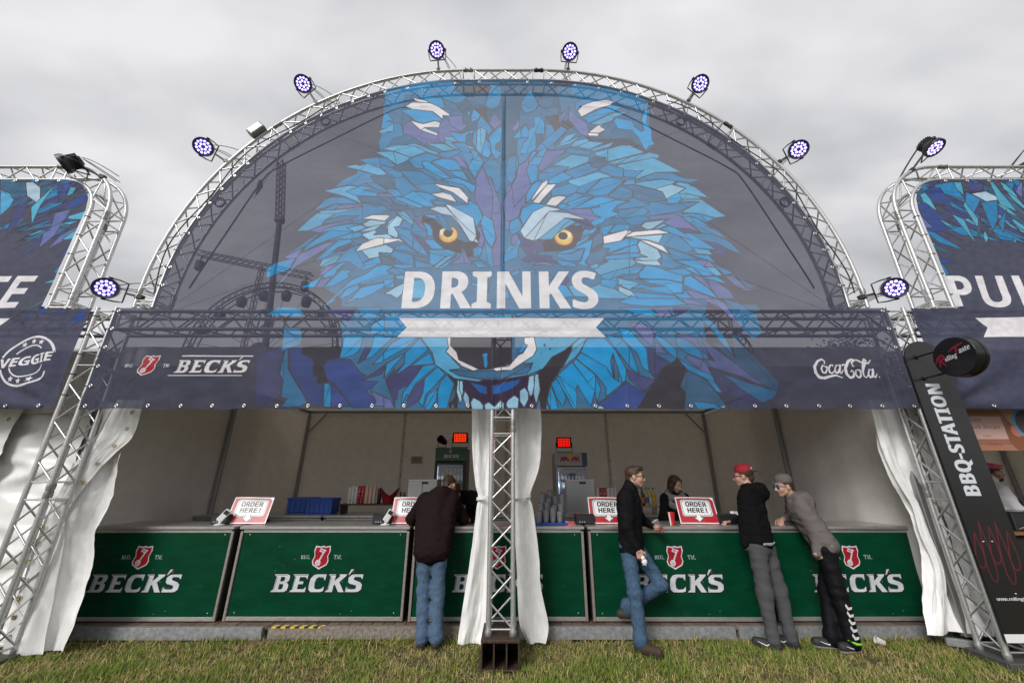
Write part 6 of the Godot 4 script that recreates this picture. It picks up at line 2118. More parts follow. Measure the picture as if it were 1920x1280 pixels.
func build_items() -> void:
	mat("device_black", Color(0.014, 0.014, 0.015), 0.42)
	var pr := Print.new(512, 338, 1024, Vector2(-0.25, 0.165), Color(0.78, 0.78, 0.78))
	var red := Color(0.42, 0.012, 0.022)
	pr.poly(PackedVector2Array([Vector2(-0.238, -0.153), Vector2(0.238, -0.153), Vector2(0.238, 0.12), Vector2(0.205, 0.153), Vector2(-0.238, 0.153)]), red)
	for q in [[0.20, 0.115, Color(0.16, 0.16, 0.17)], [0.193, 0.108, Color(0.72, 0.72, 0.74)], [0.184, 0.098, Color(0.20, 0.20, 0.22)], [0.178, 0.092, Color(0.80, 0.80, 0.82)]]:
		var w: float = q[0]
		var h: float = q[1]
		pr.poly(PackedVector2Array([Vector2(-w, -h + 0.055), Vector2(-w + 0.02, -h + 0.035), Vector2(w - 0.02, -h + 0.035), Vector2(w, -h + 0.055), Vector2(w, h), Vector2(w - 0.02, h + 0.02), Vector2(-w + 0.02, h + 0.02), Vector2(-w, h)]), q[2])
	for q in [[0.0, Color(0.10, 0.10, 0.11)], [0.009, Color(0.80, 0.80, 0.82)]]:
		var e: float = q[0]
		pr.poly(PackedVector2Array([Vector2(-0.035 + e, -0.06), Vector2(0.035 - e, -0.06), Vector2(0.035 - e, -0.09 - e * 0.3), Vector2(0.075 - e * 2.2, -0.09 - e * 0.3), Vector2(0, -0.148 + e * 1.3), Vector2(-0.075 + e * 2.2, -0.09 - e * 0.3), Vector2(-0.035 + e, -0.09 - e * 0.3)]), q[1])
	for q in [["ORDER", 0.044, 0.27], ["HERE!", -0.032, 0.25]]:
		var y: float = q[1]
		for k in 4: pr.tris(fit(q[0], "Droid Sans Mono", 400, Rect2(-q[2] * 0.5 + (k % 2) * 0.007, y + (k / 2) * 0.005, q[2], 0.056)), Color(0.015, 0.015, 0.02))
	printed("order_print", pr, 0.35)
	order_sign("red and white order here sign near the blue crates", -3.30, 0.06, -0.75)
	order_sign("red and white order here sign beside the bent man in maroon", -1.18, 0.03, -0.85)
	order_sign("red and white order here sign half hidden by the man in glasses", 1.40, -0.02, -0.75)
	order_sign("red and white order here sign in front of the woman in a scarf", 2.57, -0.05, 0.85)
	# little card reader on a foot, next to the first and second sign
	for q in [[-3.56, "near the blue crates"], [-1.46, "near the bent man in maroon"]]:
		var t := thing("card_reader", "white card reader on a round foot " + q[1], "card reader", Vector3(q[0], 1.126, -0.93), 0.3)
		var m := MB.new()
		m.lathe(PackedVector2Array([Vector2(0, 0), Vector2(0.06, 0), Vector2(0.058, 0.012), Vector2(0.014, 0.02), Vector2(0.012, 0.06), Vector2(0, 0.06)]), 16)
		put("foot", m, mat("plastic_white", Color(0.72, 0.72, 0.72), 0.35), t)
		m = MB.new()
		var bs := Basis(Vector3.BACK, -0.55) * Basis(Vector3.RIGHT, -0.4)
		m.box(Vector3(0.03, 0.11, 0), Vector3(0.075, 0.16, 0.022), 0.008, bs)
		put("body", m, mat("plastic_white", Color(0.72, 0.72, 0.72), 0.35), t)
		m = MB.new()
		m.box(Vector3(0.03, 0.11, 0) + bs * Vector3(0, 0.035, 0.012), Vector3(0.055, 0.05, 0.003), 0.0, bs)
		put("screen", m, mats["device_black"], t)
	# red paper cup with white script, folded price card
	var cp := Print.new(256, 128, 128, Vector2(0, 1), Color(0.45, 0.012, 0.02))
	cp.poly(PackedVector2Array([Vector2(1.1, 0), Vector2(1.25, 0), Vector2(1.3, 1), Vector2(1.12, 1)]), Color(0.78, 0.78, 0.78))
	stroke(cp, [Vector2(0.35, 0.25), Vector2(0.6, 0.42), Vector2(0.5, 0.55), Vector2(0.75, 0.4), Vector2(0.95, 0.5)], 0.04, 0.08, Color(0.8, 0.8, 0.8))
	var cup_red := printed("cola_cup_print", cp, 0.4)
	one("paper_cup", cup_mesh(0.15, 0.031, 0.043), cup_red, "red paper cup standing before the woman in a scarf", "cup", at(2.17, 1.126, -0.94))
	var m2 := MB.new()
	m2.box(Vector3.ZERO, Vector3(0.10, 0.15, 0.002), 0.0, Basis(Vector3.RIGHT, -0.25))
	var cpr := Print.new(64, 96, 640, Vector2(-0.05, 0.075), Color(0.70, 0.73, 0.72))
	cpr.poly(PackedVector2Array([Vector2(-0.035, 0.01), Vector2(0.035, 0.0), Vector2(0.035, 0.05), Vector2(-0.035, 0.045)]), Color(0.25, 0.45, 0.35))
	cpr.disc(Vector2(0, -0.035), 0.02, Color(0.15, 0.25, 0.5))
	one("price_card", paper_sheet(0.10, 0.15, null, 0.006), printed("price_card_print", cpr, 0.5), "small printed price card leaning by the black hoodie man's hand", "card", Transform3D(Basis(Vector3.RIGHT, -0.25), Vector3(3.07, 1.20, -1.10)))

	# ---- back bar
	var y0 := 1.126
	var blue := mat("crate_blue", Color(0.016, 0.075, 0.36), 0.45)
	for k in 2:
		var t := thing("plastic_crate", ["blue plastic crate next to the bare tent wall", "blue plastic crate next to the tube cups"][k], "crate", Vector3([-3.50, -3.06][k], y0, [-2.86, -2.68][k]), [0.12, -0.05][k], "blue crates on the back counter")
		var w := 0.42
		var h := 0.25
		for s in [-1.0, 1.0]:
			var m := MB.new()
			m.box(Vector3(0, h * 0.5 + 0.01, s * 0.14), Vector3(w, h - 0.02, 0.012), 0.003)
			for r in 5: m.box(Vector3(-w * 0.4 + r * w * 0.2, h * 0.5, s * 0.149), Vector3(0.012, h - 0.04, 0.010), 0.002)
			m.box(Vector3(0, h - 0.02, s * 0.152), Vector3(w + 0.01, 0.035, 0.014), 0.003)
			put("long_side", m, blue, t)
			m = MB.new()
			m.box(Vector3(s * w * 0.5, h * 0.5 + 0.01, 0), Vector3(0.012, h - 0.022, 0.268), 0.003)
			m.box(Vector3(s * (w * 0.5 + 0.008), h - 0.02, 0), Vector3(0.014, 0.034, 0.286), 0.003)
			put("short_side", m, blue, t)
		var m := MB.new()
		m.box(Vector3(0, 0.006, 0), Vector3(w, 0.012, 0.27))
		put("bottom", m, blue, t)
	var t := thing("bar_shelf", "low dark shelf on the back counter under the cup tubes", "shelf", Vector3(-2.26, y0, -2.70))
	var m := MB.new()
	m.box(Vector3(0, 0.150, 0), Vector3(0.98, 0.022, 0.34), 0.004)
	put("board", m, mats["device_black"], t)
	for sx in [-0.46, 0.46]:
		m = MB.new()
		m.box(Vector3(sx, 0.070, 0), Vector3(0.02, 0.139, 0.30), 0.003)
		put("leg", m, mats["device_black"], t)
	var ys := y0 + 0.162
	var clear := mat("clear_cups", Color(0.62, 0.60, 0.58), 0.25)
	var cola := printed("cola_stack_print", cola_rows(), 0.4)
	var peach := mat("frosted_cups", Color(0.62, 0.42, 0.34), 0.4)
	var tubes := [[-2.62, clear, 9, "clear"], [-2.565, clear, 10, "clear"], [-2.51, clear, 10, "clear"], [-2.455, cola, 10, "red and white"], [-2.395, cola, 10, "red and white"], [-2.33, peach, 10, "peach"], [-2.265, peach, 10, "peach"], [-2.20, peach, 10, "peach"]]
	for q in tubes: one("cup_stack", stack_mesh(q[2], 0.019, 0.029), q[1], "tall %s cup stack on the dark shelf, %s from the blue crates" % [q[3], NTH[tubes.find(q)]], "cup stack", at(q[0], ys, -2.62), "cup stacks on the dark shelf")
	one("black_tumbler", stack_mesh(6, 0.025, 0.035), mats["device_black"], "black tumbler between the peach cups and the red bowl", "tumbler", at(-2.125, ys, -2.66))
	m = MB.new()
	var pts := PackedVector3Array()
	for j in 13:
		for i in 33:
			var a := TAU * i / 32.0
			var u := j / 12.0
			var r := lerpf(0.085, 0.165, u)
			pts.append(Vector3(cos(a) * r, u * (0.19 + 0.07 * cos(2 * a)), sin(a) * r * 0.8))
	m.grid(32, 12, pts)
	t = thing("ice_bowl", "dark red ice bowl with a dipped rim on the shelf", "bowl", Vector3(-1.95, ys, -2.62))
	put("shell", m, mat("bowl_red", Color(0.26, 0.012, 0.016), 0.3), t)
	m = MB.new()
	m.lathe(PackedVector2Array([Vector2(0, 0.004), Vector2(0.088, 0.004)]), 20)
	put("bottom", m, mat("bowl_red", Color(0.26, 0.012, 0.016), 0.3), t)
	var green_glass := mat("dark_green_glass", Color(0.01, 0.035, 0.016), 0.12)
	var blue_glass := mat("dark_blue_glass", Color(0.01, 0.02, 0.06), 0.12)
	var lab_w := mat("label_white", Color(0.55, 0.54, 0.50), 0.6)
	var lab_g := mat("label_gold", Color(0.50, 0.32, 0.08), 0.5)
	var gold := mat("cap_gold", Color(0.45, 0.33, 0.12), 0.35, 0.6)
	var redc := mat("cap_red", Color(0.4, 0.02, 0.02), 0.4)
	make_bottle("dark bottle with a blue neck beside the steel ice box", 0.34, 0.04, blue_glass, mat("label_black", Color(0.02, 0.02, 0.025), 0.5), mat("cap_blue", Color(0.02, 0.06, 0.3), 0.4), Vector3(-1.765, y0, -2.68), "spirit bottles")
	make_bottle("dark green bottle with a red cap beside the steel ice box", 0.33, 0.04, green_glass, lab_w, redc, Vector3(-1.69, y0, -2.62), "spirit bottles")
	# steel boxes
	var st := mats["counter_steel"] as StandardMaterial3D
	for k in 2:
		t = thing("steel_box", ["brushed steel ice box behind the bent man in maroon", "brushed steel cabinet with a catch before the silver fridge"][k], "cabinet", Vector3([-1.38, 1.30][k], y0, -2.72))
		m = MB.new()
		m.box(Vector3(0, 0.275, -0.05), Vector3(0.50, 0.55, 0.40), 0.006)
		put("case", m, st, t)
		m = MB.new()
		m.box(Vector3(-0.125 if k == 0 else 0.0, 0.27, 0.157), Vector3(0.243 if k == 0 else 0.48, 0.515, 0.012), 0.004)
		if k == 0: m.box(Vector3(0.125, 0.27, 0.157), Vector3(0.243, 0.515, 0.012), 0.004)
		put("door", m, mat("brushed_steel", Color(0.40, 0.40, 0.40), 0.36, 0.8), t)
		m = MB.new()
		m.box(Vector3(0.04, 0.49, 0.166), Vector3(0.11, 0.035, 0.01), 0.003)
		put("catch", m, mat("dark_bolt", Color(0.05, 0.05, 0.05), 0.5, 0.8), t)
	for k in 6: one("cup_stack", stack_mesh(10, 0.019, 0.029), [clear, cola, cola, clear, clear, clear][k], "tall %s cup stack on the steel shelf, %s from the steel cabinet" % [["clear", "red and white", "red and white", "clear", "clear", "clear"][k], NTH[k]], "cup stack", at(1.60 + 0.062 * k, y0 + 0.13, -2.64), "cup stacks beside the steel cabinet")
	t = thing("bar_shelf", "low steel shelf carrying cups and juice behind the man in glasses", "shelf", Vector3(2.02, y0, -2.70))
	m = MB.new()
	m.box(Vector3(0, 0.118, 0), Vector3(1.16, 0.022, 0.30), 0.004)
	put("board", m, st, t)
	for sx in [-0.55, 0.55]:
		m = MB.new()
		m.box(Vector3(sx, 0.054, 0), Vector3(0.02, 0.106, 0.26), 0.003)
		put("leg", m, st, t)
	var juice := [["clear juice bottle with a gold label", mat("pale_glass", Color(0.40, 0.38, 0.30), 0.15), lab_g], ["dark juice bottle with an orange label", mat("brown_glass", Color(0.05, 0.02, 0.012), 0.15), mat("label_orange", Color(0.5, 0.16, 0.02), 0.5)], ["yellow juice bottle with a blue label", mat("yellow_juice", Color(0.45, 0.33, 0.04), 0.2), mat("label_blue", Color(0.03, 0.08, 0.3), 0.5)], ["pale juice bottle with a white label", mat("pale_glass", Color(0.40, 0.38, 0.30), 0.15), lab_w], ["yellow juice bottle with a gold label", mat("yellow_juice", Color(0.45, 0.33, 0.04), 0.2), lab_g]]
	for k in 5: make_bottle(juice[k][0] + " on the steel shelf", 0.28, 0.036, juice[k][1], juice[k][2], mat("cap_dark", Color(0.03, 0.05, 0.12), 0.4), Vector3(2.30 + 0.062 * k, y0 + 0.131, -2.62 - 0.03 * (k % 2)), "juice bottles")
	# plastic cups nested into stacks that stand in tiers
	var smoke := mat("smoky_cups", Color(0.20, 0.21, 0.23), 0.22)
	for q in [[-0.70, -0.98, "behind the bent man in maroon", 8], [0.60, -0.95, "on the blue tray", 14]]:
		for k in q[3]:
			var row: int = k / 4
			var x: float = q[0] + 0.088 * (k % 4) - 0.11 + 0.03 * row
			var hgt: int = [2, 5, 9, 12][mini(row, 3)] + (k * 7) % 3
			one("cup_stack", stack_mesh(hgt, 0.022, 0.042), smoke, "smoky cup stack %s, %s row, %s from its outer end" % [q[2], ["front", "second", "third", "back"][mini(row, 3)], NTH[k % 4]], "cup stack", at(x, 1.150 if q[0] > 0 else 1.127, q[1] - 0.12 * row + (0.0 if q[0] < 0 else -0.04)), "smoky cup stacks " + q[2])
	m = MB.new()
	m.box(Vector3(0.60, 1.139, -1.16), Vector3(0.50, 0.02, 0.46), 0.006)
	one("cup_tray", m, blue, "flat blue tray under the smoky cup stacks", "tray")

	# ---- fridges
	fridge("tall black bottle fridge with a green lit header", "green", Vector3(-1.035, 0.118, -3.30), 0.60, 2.13)
	fridge("tall silver can fridge with red bulls on its header", "silver", Vector3(1.27, 0.118, -3.30), 0.62, 2.04)
	led_flood("square led flood glowing orange on the bottle fridge", Vector3(-0.87, 2.25, -3.32), Color(1.0, 0.22, 0.03), 0.30)
	led_flood("square led flood glowing red on the silver fridge", Vector3(1.15, 2.16, -3.32), Color(1.0, 0.06, 0.03), 0.30)
	t = thing("spot_can", "small black spotlight can on the bottle fridge", "spotlight", Vector3(-1.22, 2.25, -3.34))
	m = MB.new()
	m.lathe(PackedVector2Array([Vector2(0, -0.10), Vector2(0.05, -0.10), Vector2(0.07, 0.0), Vector2(0.075, 0.09), Vector2(0.066, 0.09), Vector2(0.06, 0.0), Vector2(0, -0.02)]), 14, Transform3D(Basis(Vector3.BACK, 0.9) * Basis(Vector3.RIGHT, 1.0), Vector3(0, 0.14, 0)))
	put("can", m, mats["device_black"], t)
	m = MB.new()
	m.tube(PackedVector3Array([Vector3(-0.08, 0.14, 0), Vector3(-0.08, 0.01, 0), Vector3(0.08, 0.01, 0), Vector3(0.08, 0.14, 0)]), 0.008, 6)
	put("yoke", m, mats["device_black"], t)

func cola_rows() -> Print:
	var p := Print.new(128, 128, 128, Vector2(0, 1), Color(0.40, 0.015, 0.02))
	rng.seed = 66
	for k in 26: p.disc(Vector2(rng.randf(), rng.randf()), 0.05, Color(0.60, 0.60, 0.60), 0.5)
	return p

func fridge(label: String, kind: String, p: Vector3, w: float, h: float) -> void:
	var t := thing("drinks_fridge", label, "fridge", p)
	var shell := mats["device_black"] as StandardMaterial3D
	if kind == "silver": shell = mat("fridge_silver", Color(0.33, 0.33, 0.33), 0.35, 0.4)
	var d := 0.58
	var m := MB.new()
	for s in [-1.0, 1.0]: m.box(Vector3(s * (w * 0.5 - 0.02), h * 0.5, -d * 0.5), Vector3(0.04, h, d), 0.006)
	m.box(Vector3(0, h * 0.5, -d + 0.02), Vector3(w - 0.08, h, 0.04))
	m.box(Vector3(0, 0.06, -d * 0.5), Vector3(w - 0.08, 0.12, d - 0.02))
	m.box(Vector3(0, h - 0.12, -d * 0.5), Vector3(w - 0.08, 0.236, d - 0.02))
	put("cabinet", m, shell, t)
	var pr: Print
	if kind == "green":
		pr = Print.new(256, 100, 256.0 / w, Vector2(-w * 0.5, 0.12), Color(0.008, 0.085, 0.03))
		print_beer(pr, Vector2(-0.14, -0.06), 0.29, 0.055, 0.1, Color(0.72, 0.74, 0.74), Color(0.01, 0.03, 0.02), 0.004)
		print_shield(pr, Vector2(-0.01, 0.062), 0.07, 0.1)
	else:
		pr = Print.new(256, 100, 256.0 / w, Vector2(-w * 0.5, 0.12), Color(0.42, 0.42, 0.42))
		pr.poly(PackedVector2Array([Vector2(w * 0.34, -0.12), Vector2(w * 0.5, -0.12), Vector2(w * 0.5, 0.12), Vector2(w * 0.34, 0.12)]), Color(0.02, 0.04, 0.16))
		pr.disc(Vector2(-0.02, 0.03), 0.075, Color(0.70, 0.46, 0.02))
		for s in [-1.0, 1.0]:
			var bull := PackedVector2Array()
			for q in [Vector2(0.012, 0.0), Vector2(0.05, 0.045), Vector2(0.10, 0.06), Vector2(0.155, 0.045), Vector2(0.19, 0.06), Vector2(0.175, 0.02), Vector2(0.19, -0.05), Vector2(0.165, -0.03), Vector2(0.14, -0.01), Vector2(0.11, -0.055), Vector2(0.10, -0.01), Vector2(0.06, -0.015), Vector2(0.03, -0.04)]: bull.append(Vector2(-0.02 + s * q.x, q.y - 0.01))
			pr.poly(bull, Color(0.34, 0.012, 0.03))
	m = MB.new()
	m.face([Vector3(-w * 0.5, h - 0.24, 0.006), Vector3(w * 0.5, h - 0.24, 0.006), Vector3(w * 0.5, h, 0.006), Vector3(-w * 0.5, h, 0.006)], [Vector2(0, 1), Vector2(1, 1), Vector2(1, 0), Vector2(0, 0)])
	put("header", m, printed("fridge_header_" + kind, pr, 0.3), t)
	var door := MB.new()
	var top := h - 0.26
	for s in [-1.0, 1.0]: door.box(Vector3(s * (w * 0.5 - 0.03), (top + 0.14) * 0.5, 0.02), Vector3(0.05, top - 0.14, 0.03), 0.004)
	for y in [0.165, top - 0.025]: door.box(Vector3(0, y, 0.02), Vector3(w - 0.11, 0.05, 0.03), 0.004)
	var dn := put("door", door, shell, t)
	var g := MB.new()
	g.box(Vector3(0, (top + 0.14) * 0.5, 0.018), Vector3(w - 0.11, top - 0.24, 0.006))
	var gm := mat("fridge_glass", Color(0.9, 0.95, 0.95), 0.05)
	gm.transparency = BaseMaterial3D.TRANSPARENCY_ALPHA
	gm.albedo_color = Color(0.9, 0.95, 0.95, 0.04)
	put("pane", g, gm, dn)
	g = MB.new()
	g.box(Vector3(w * 0.5 - 0.035, 1.0, 0.05), Vector3(0.02, 0.3, 0.03), 0.006)
	put("handle", g, mats["device_black"], dn)
	for y in [0.5, 0.86, 1.16, 1.50]:
		m = MB.new()
		m.box(Vector3(0, y, -0.25), Vector3(w - 0.10, 0.012, 0.44))
		put("shelf", m, mat("shelf_wire", Color(0.16, 0.16, 0.16), 0.5, 0.3), t)
	# cold light strip up the door frame
	m = MB.new()
	m.box(Vector3(-w * 0.5 + 0.062, (top + 0.14) * 0.5, -0.02), Vector3(0.012, top - 0.3, 0.012))
	var lm := mat("fridge_light_strip", Color(0.8, 0.85, 0.9), 0.4)
	lm.emission_enabled = true; lm.emission = Color(0.75, 0.85, 1.0); lm.emission_energy_multiplier = 0.45
	put("light_strip", m, lm, t)
	var li := OmniLight3D.new()
	li.name = "fridge_light"
	li.light_energy = 0.02; li.light_color = Color(0.85, 0.92, 1.0); li.light_size = 0.05; li.omni_range = 6.0; li.omni_attenuation = 2.0
	li.shadow_enabled = true
	t.add_child(li)
	li.position = Vector3(-w * 0.5 + 0.09, 1.45, 0.0)
	var beer := mat("beer_glass", Color(0.03, 0.045, 0.018), 0.15)
	var lab := mat("label_silver", Color(0.60, 0.58, 0.52), 0.4)
	var labg := mat("label_gold", Color(0.50, 0.32, 0.08), 0.5)
	var cap := mat("cap_silver", Color(0.6, 0.6, 0.6), 0.3, 0.6)
	var canm := mat("can_blue", Color(0.02, 0.06, 0.26), 0.3, 0.3)
	var cans := mat("can_silver", Color(0.50, 0.50, 0.52), 0.3, 0.4)
	var shelves := [[1.506, "top"], [1.166, "second"], [0.866, "third"]]
	for q in shelves:
		if kind == "green":
			for k in 7:
				make_bottle("slim beer bottle, %s from the light strip, %s shelf of the green-headed fridge" % [NTH[k], q[1]], 0.24 if q[1] != "third" else 0.22, 0.03, beer, lab if q[1] == "top" else labg, cap, p + Vector3(-0.225 + 0.075 * k, q[0], -0.10), "beer bottles on the %s fridge shelf" % q[1])
		else:
			for k in 8:
				var c := thing("drink_can", "slim blue can, %s from the light strip, %s shelf of the silver fridge" % [NTH[k], q[1]], "can", p + Vector3(-0.23 + 0.066 * k, q[0], -0.10), 0, "cans on the %s fridge shelf" % q[1])
				m = MB.new()
				m.lathe(PackedVector2Array([Vector2(0, 0), Vector2(0.022, 0), Vector2(0.027, 0.008), Vector2(0.027, 0.155), Vector2(0.023, 0.165), Vector2(0, 0.163)]), 12)
				put("body", m, canm, c)
				m = MB.new()
				m.lathe(PackedVector2Array([Vector2(0.0276, 0.05), Vector2(0.0276, 0.11)]), 12)
				put("band", m, cans, c)

func led_flood(label: String, p: Vector3, c: Color, energy: float) -> void:
	var t := thing("led_flood", label, "floodlight", p)
	var tilt := Basis(Vector3.RIGHT, 0.10)
	var m := MB.new()
	m.box(Vector3(0, 0.19, 0), Vector3(0.29, 0.20, 0.07), 0.01, tilt)
	put("case", m, mats["device_black"], t)
	m = MB.new()
	m.tube(PackedVector3Array([Vector3(-0.155, 0.19, 0), Vector3(-0.155, 0.01, 0), Vector3(0.155, 0.01, 0), Vector3(0.155, 0.19, 0)]), 0.009, 6)
	put("bracket", m, mats["device_black"], t)
	var em := mat("led_flood_%d" % int(c.g * 100), c, 0.4)
	em.emission_enabled = true; em.emission = c; em.emission_energy_multiplier = 1.0
	m = MB.new()
	m.box(Vector3.ZERO, Vector3(0.018, 0.019, 0.008), 0.003)
	var lm := m.mesh()
	for j in 5:
		for i in 8: put("led_light", lm, em, t, Transform3D(tilt, Vector3(0, 0.19, 0) + tilt * Vector3(-0.105 + 0.03 * i, -0.064 + 0.032 * j, 0.038)))
	var sp := SpotLight3D.new()
	sp.name = "flood_glow"
	sp.light_color = c
	sp.light_energy = energy
	sp.light_size = 0.02
	sp.spot_range = 14.0; sp.spot_attenuation = 2.0; sp.spot_angle = 50.0
	sp.shadow_enabled = true
	t.add_child(sp)
	sp.transform = Transform3D(Basis(Vector3.UP, PI), Vector3(0, 0.19, 0) + tilt * Vector3(0, 0, 0.06))

# ------------------------------------------------------------------ neighbours left and right
func build_neighbours() -> void:
	var pole := mat("tent_pole", Color(0.34, 0.34, 0.34), 0.45, 0.7)
	for s in [-1.0, 1.0]:
		var t := thing("neighbour_tent", "white tent of the veggie stall" if s < 0 else "white tent behind the pulled pork banner", "tent")
		var a := 5.14
		var b := 9.95
		put("side_wall", sheet(Vector3(s * b, 0, -3.6), Vector3(s * b, 0, -0.5), 0.05, 3.2, 301, 0.03), pvc, t)
		put("side_wall", sheet(Vector3(s * a, 0, -3.6), Vector3(s * a, 0, -0.5), 0.05, 3.2, 302, 0.02), pvc, t)
		put("back_wall", sheet(Vector3(s * a, 0, -3.6), Vector3(s * b, 0, -3.6), 0.05, 3.2, 303, 0.03), pvc, t)
		put("valance", sheet(Vector3(s * a, 0, -0.42), Vector3(s * b, 0, -0.42), 2.45, 3.27, 304, 0.02), pvc, t)
		for q in [[-0.45, 3.27], [-3.68, 3.27]]:
			var m := MB.new()
			m.face([Vector3(s * a, q[1], q[0]), Vector3(s * b, q[1], q[0]), Vector3(s * b, 3.85, -2.05), Vector3(s * a, 3.85, -2.05)])
			put("roof", m, pvc, t)
		for x in [a, b]:
			var m := MB.new()
			m.face([Vector3(s * x, 3.2, -0.45), Vector3(s * x, 3.2, -3.68), Vector3(s * x, 3.85, -2.05)])
			put("gable", m, pvc, t)
		for x in [a + 0.05, b - 0.05]:
			for z in [-0.52, -3.54]:
				var m := MB.new()
				m.box(Vector3(s * x, 1.62, z), Vector3(0.06, 3.2, 0.06), 0.006)
				put("pole", m, pole, t)
	# the veggie stall is closed: tarpaulins hang down its front
	var brass := mats["brass_eyelet"] as StandardMaterial3D
	var eye := ring_mesh(0.010, 0.024, 0.006)
	var t := thing("tent_curtain", "closed cream-white tarpaulin below the veggie banner", "curtain")
	curtain(t, "cloth", [[2.62, -9.9, -5.16, -0.46], [1.4, -9.9, -5.16, -0.45], [0.02, -9.9, -5.18, -0.44]], 6.0, 0.03, 311, 4.0)
	t = thing("tent_curtain", "overlapping tarpaulin flap with eyelets at the picture edge", "curtain")
	curtain(t, "cloth", [[2.62, -7.2, -5.93, -0.34], [2.0, -7.2, -5.97, -0.34], [1.2, -7.2, -6.02, -0.33], [0.02, -7.2, -6.1, -0.32]], 3.0, 0.02, 313, 1.2)
	for k in 8: put("eyelet", eye, brass, t, at(-5.985 - 0.018 * k, 2.36 - 0.29 * k, -0.30))
	# loose tarpaulin edge hanging behind the black sign board
	t = thing("tent_curtain", "narrow cream tarpaulin strip seen through the post behind the sign board", "curtain")
	curtain(t, "cloth", [[2.62, 5.13, 5.44, -0.44], [1.4, 5.13, 5.42, -0.44], [0.1, 5.14, 5.40, -0.43]], 1.5, 0.035, 317, 0.4)

	# tall black sign board
	var w := 0.48
	var hgt := 3.03
	var pr := Print.new(184, 1164, 384, Vector2(-w * 0.5, hgt), Color(0.0135, 0.0135, 0.0140))
	var light := Color(0.56, 0.60, 0.64)
	var tr := letters("BBQ-STATION", "Droid Sans", 700)
	var tw := width_of(tr)
	for bold in 3:
		var turned := PackedVector2Array()
		for p in tr: turned.append(Vector2(0.088 - p.y * 0.205, 1.30 + p.x / tw * 1.20 + (bold - 1) * 0.006))
		pr.tris(turned, light)
	var dark_red := Color(0.13, 0.016, 0.022)
	for q in [[-0.19, 0.95, 0.62], [-0.11, 1.05, 0.50], [-0.02, 1.0, 0.66], [0.06, 1.04, 0.48], [0.15, 0.96, 0.60]]:
		var drop := []
		for k in 25:
			var a := TAU * k / 24.0                # teardrop flame, pointed at the top
			drop.append(Vector2(q[0] + 0.062 * sin(a) * pow(absf(sin(a * 0.5)), 1.6) + 0.02 * cos(a), lerpf(q[1], q[2], 0.5 - 0.5 * cos(a))))
		for k in 24: pr.line(PackedVector2Array([drop[k], drop[k + 1]]), 0.010, dark_red)
	pr.tris(fit("www.rollingtaste", "Droid Sans", 700, Rect2(-0.19, 0.335, 0.37, 0.036)), Color(0.75, 0.75, 0.75))
	pr.poly(PackedVector2Array([Vector2(-w, 0.0), Vector2(w, 0.0), Vector2(w, 0.07), Vector2(-w, 0.07)]), Color(0.72, 0.72, 0.72))
	var bt := thing("sign_board", "tall black board lettered BBQ-STATION on the truss post", "sign", Vector3(5.065, 0.21, 0.04))
	var out := PackedVector2Array([Vector2(-w * 0.5, 0), Vector2(w * 0.5, 0)])
	for k in 17:
		var a := PI * k / 16.0
		out.append(Vector2(cos(a) * w * 0.5, hgt - w * 0.5 + sin(a) * w * 0.5))
	var m := MB.new()
	m.prism(out, -0.012, 0.0)
	put("panel", m, mat("board_edge", Color(0.0135, 0.0135, 0.014), 0.3), bt)
	m = MB.new()
	var idx := Geometry2D.triangulate_polygon(out)
	for k in out.size(): m.vert(Vector3(out[k].x, out[k].y, 0.003), Vector3.BACK, Vector2(out[k].x / w + 0.5, 1.0 - out[k].y / hgt))
	for k in range(0, idx.size(), 3):
		if (out[idx[k + 1]] - out[idx[k]]).cross(out[idx[k + 2]] - out[idx[k]]) > 0: m.tri(idx[k], idx[k + 1], idx[k + 2])
		else: m.tri(idx[k], idx[k + 2], idx[k + 1])
	put("print", m, printed("bbq_board_print", pr, 0.28), bt)
	for q in [[-0.11, 0.86], [-0.02, 0.86], [0.02, 0.40], [0.12, 0.40]]:
		m = MB.new()
		m.lathe(PackedVector2Array([Vector2(0.009, 0), Vector2(0.008, 0.004), Vector2(0, 0.006)]), 8, Transform3D(Basis(Vector3.RIGHT, PI / 2), Vector3(q[0], q[1], 0.003)))
		put("screw", m, mat("eyelet_metal", Color(0.62, 0.60, 0.55), 0.3, 0.9), bt)
	# round cantilever sign
	var dr := Print.new(256, 256, 256.0 / 0.44, Vector2(-0.22, 0.22), Color(0.010, 0.010, 0.011))
	var rd := Color(0.20, 0.012, 0.03)
	var wh := Color(0.72, 0.72, 0.74)
	var up := 0.16
	stroke(dr, [Vector2(-0.20, -0.03), Vector2(-0.16, 0.03), Vector2(-0.11, 0.05), Vector2(-0.09, 0.02), Vector2(-0.14, -0.01), Vector2(-0.10, -0.07)], 0.012, 0.022, rd)
	stroke(dr, [Vector2(-0.14, 0.04), Vector2(-0.16, -0.07)], 0.014, 0.022, rd)
	stroke(dr, [Vector2(-0.03, 0.07), Vector2(0.03, 0.095), Vector2(0.12, 0.12)], 0.012, 0.022, rd)
	stroke(dr, [Vector2(0.05, 0.10), Vector2(0.035, 0.02)], 0.014, 0.022, rd)
	dr.tris(fit("olling", "Droid Serif", 700, Rect2(-0.095, -0.045, 0.125, 0.065), 0.25, up), wh)
	dr.tris(fit("aste", "Droid Serif", 700, Rect2(0.062, 0.018, 0.11, 0.05), 0.25, up), wh)
	t = thing("round_sign", "round black cantilever sign in red and white script beside the board", "sign", Vector3(4.965, 2.91, 0.47))
	m = MB.new()
	var tox := Transform3D(Basis(Vector3.BACK, -PI / 2), Vector3.ZERO)
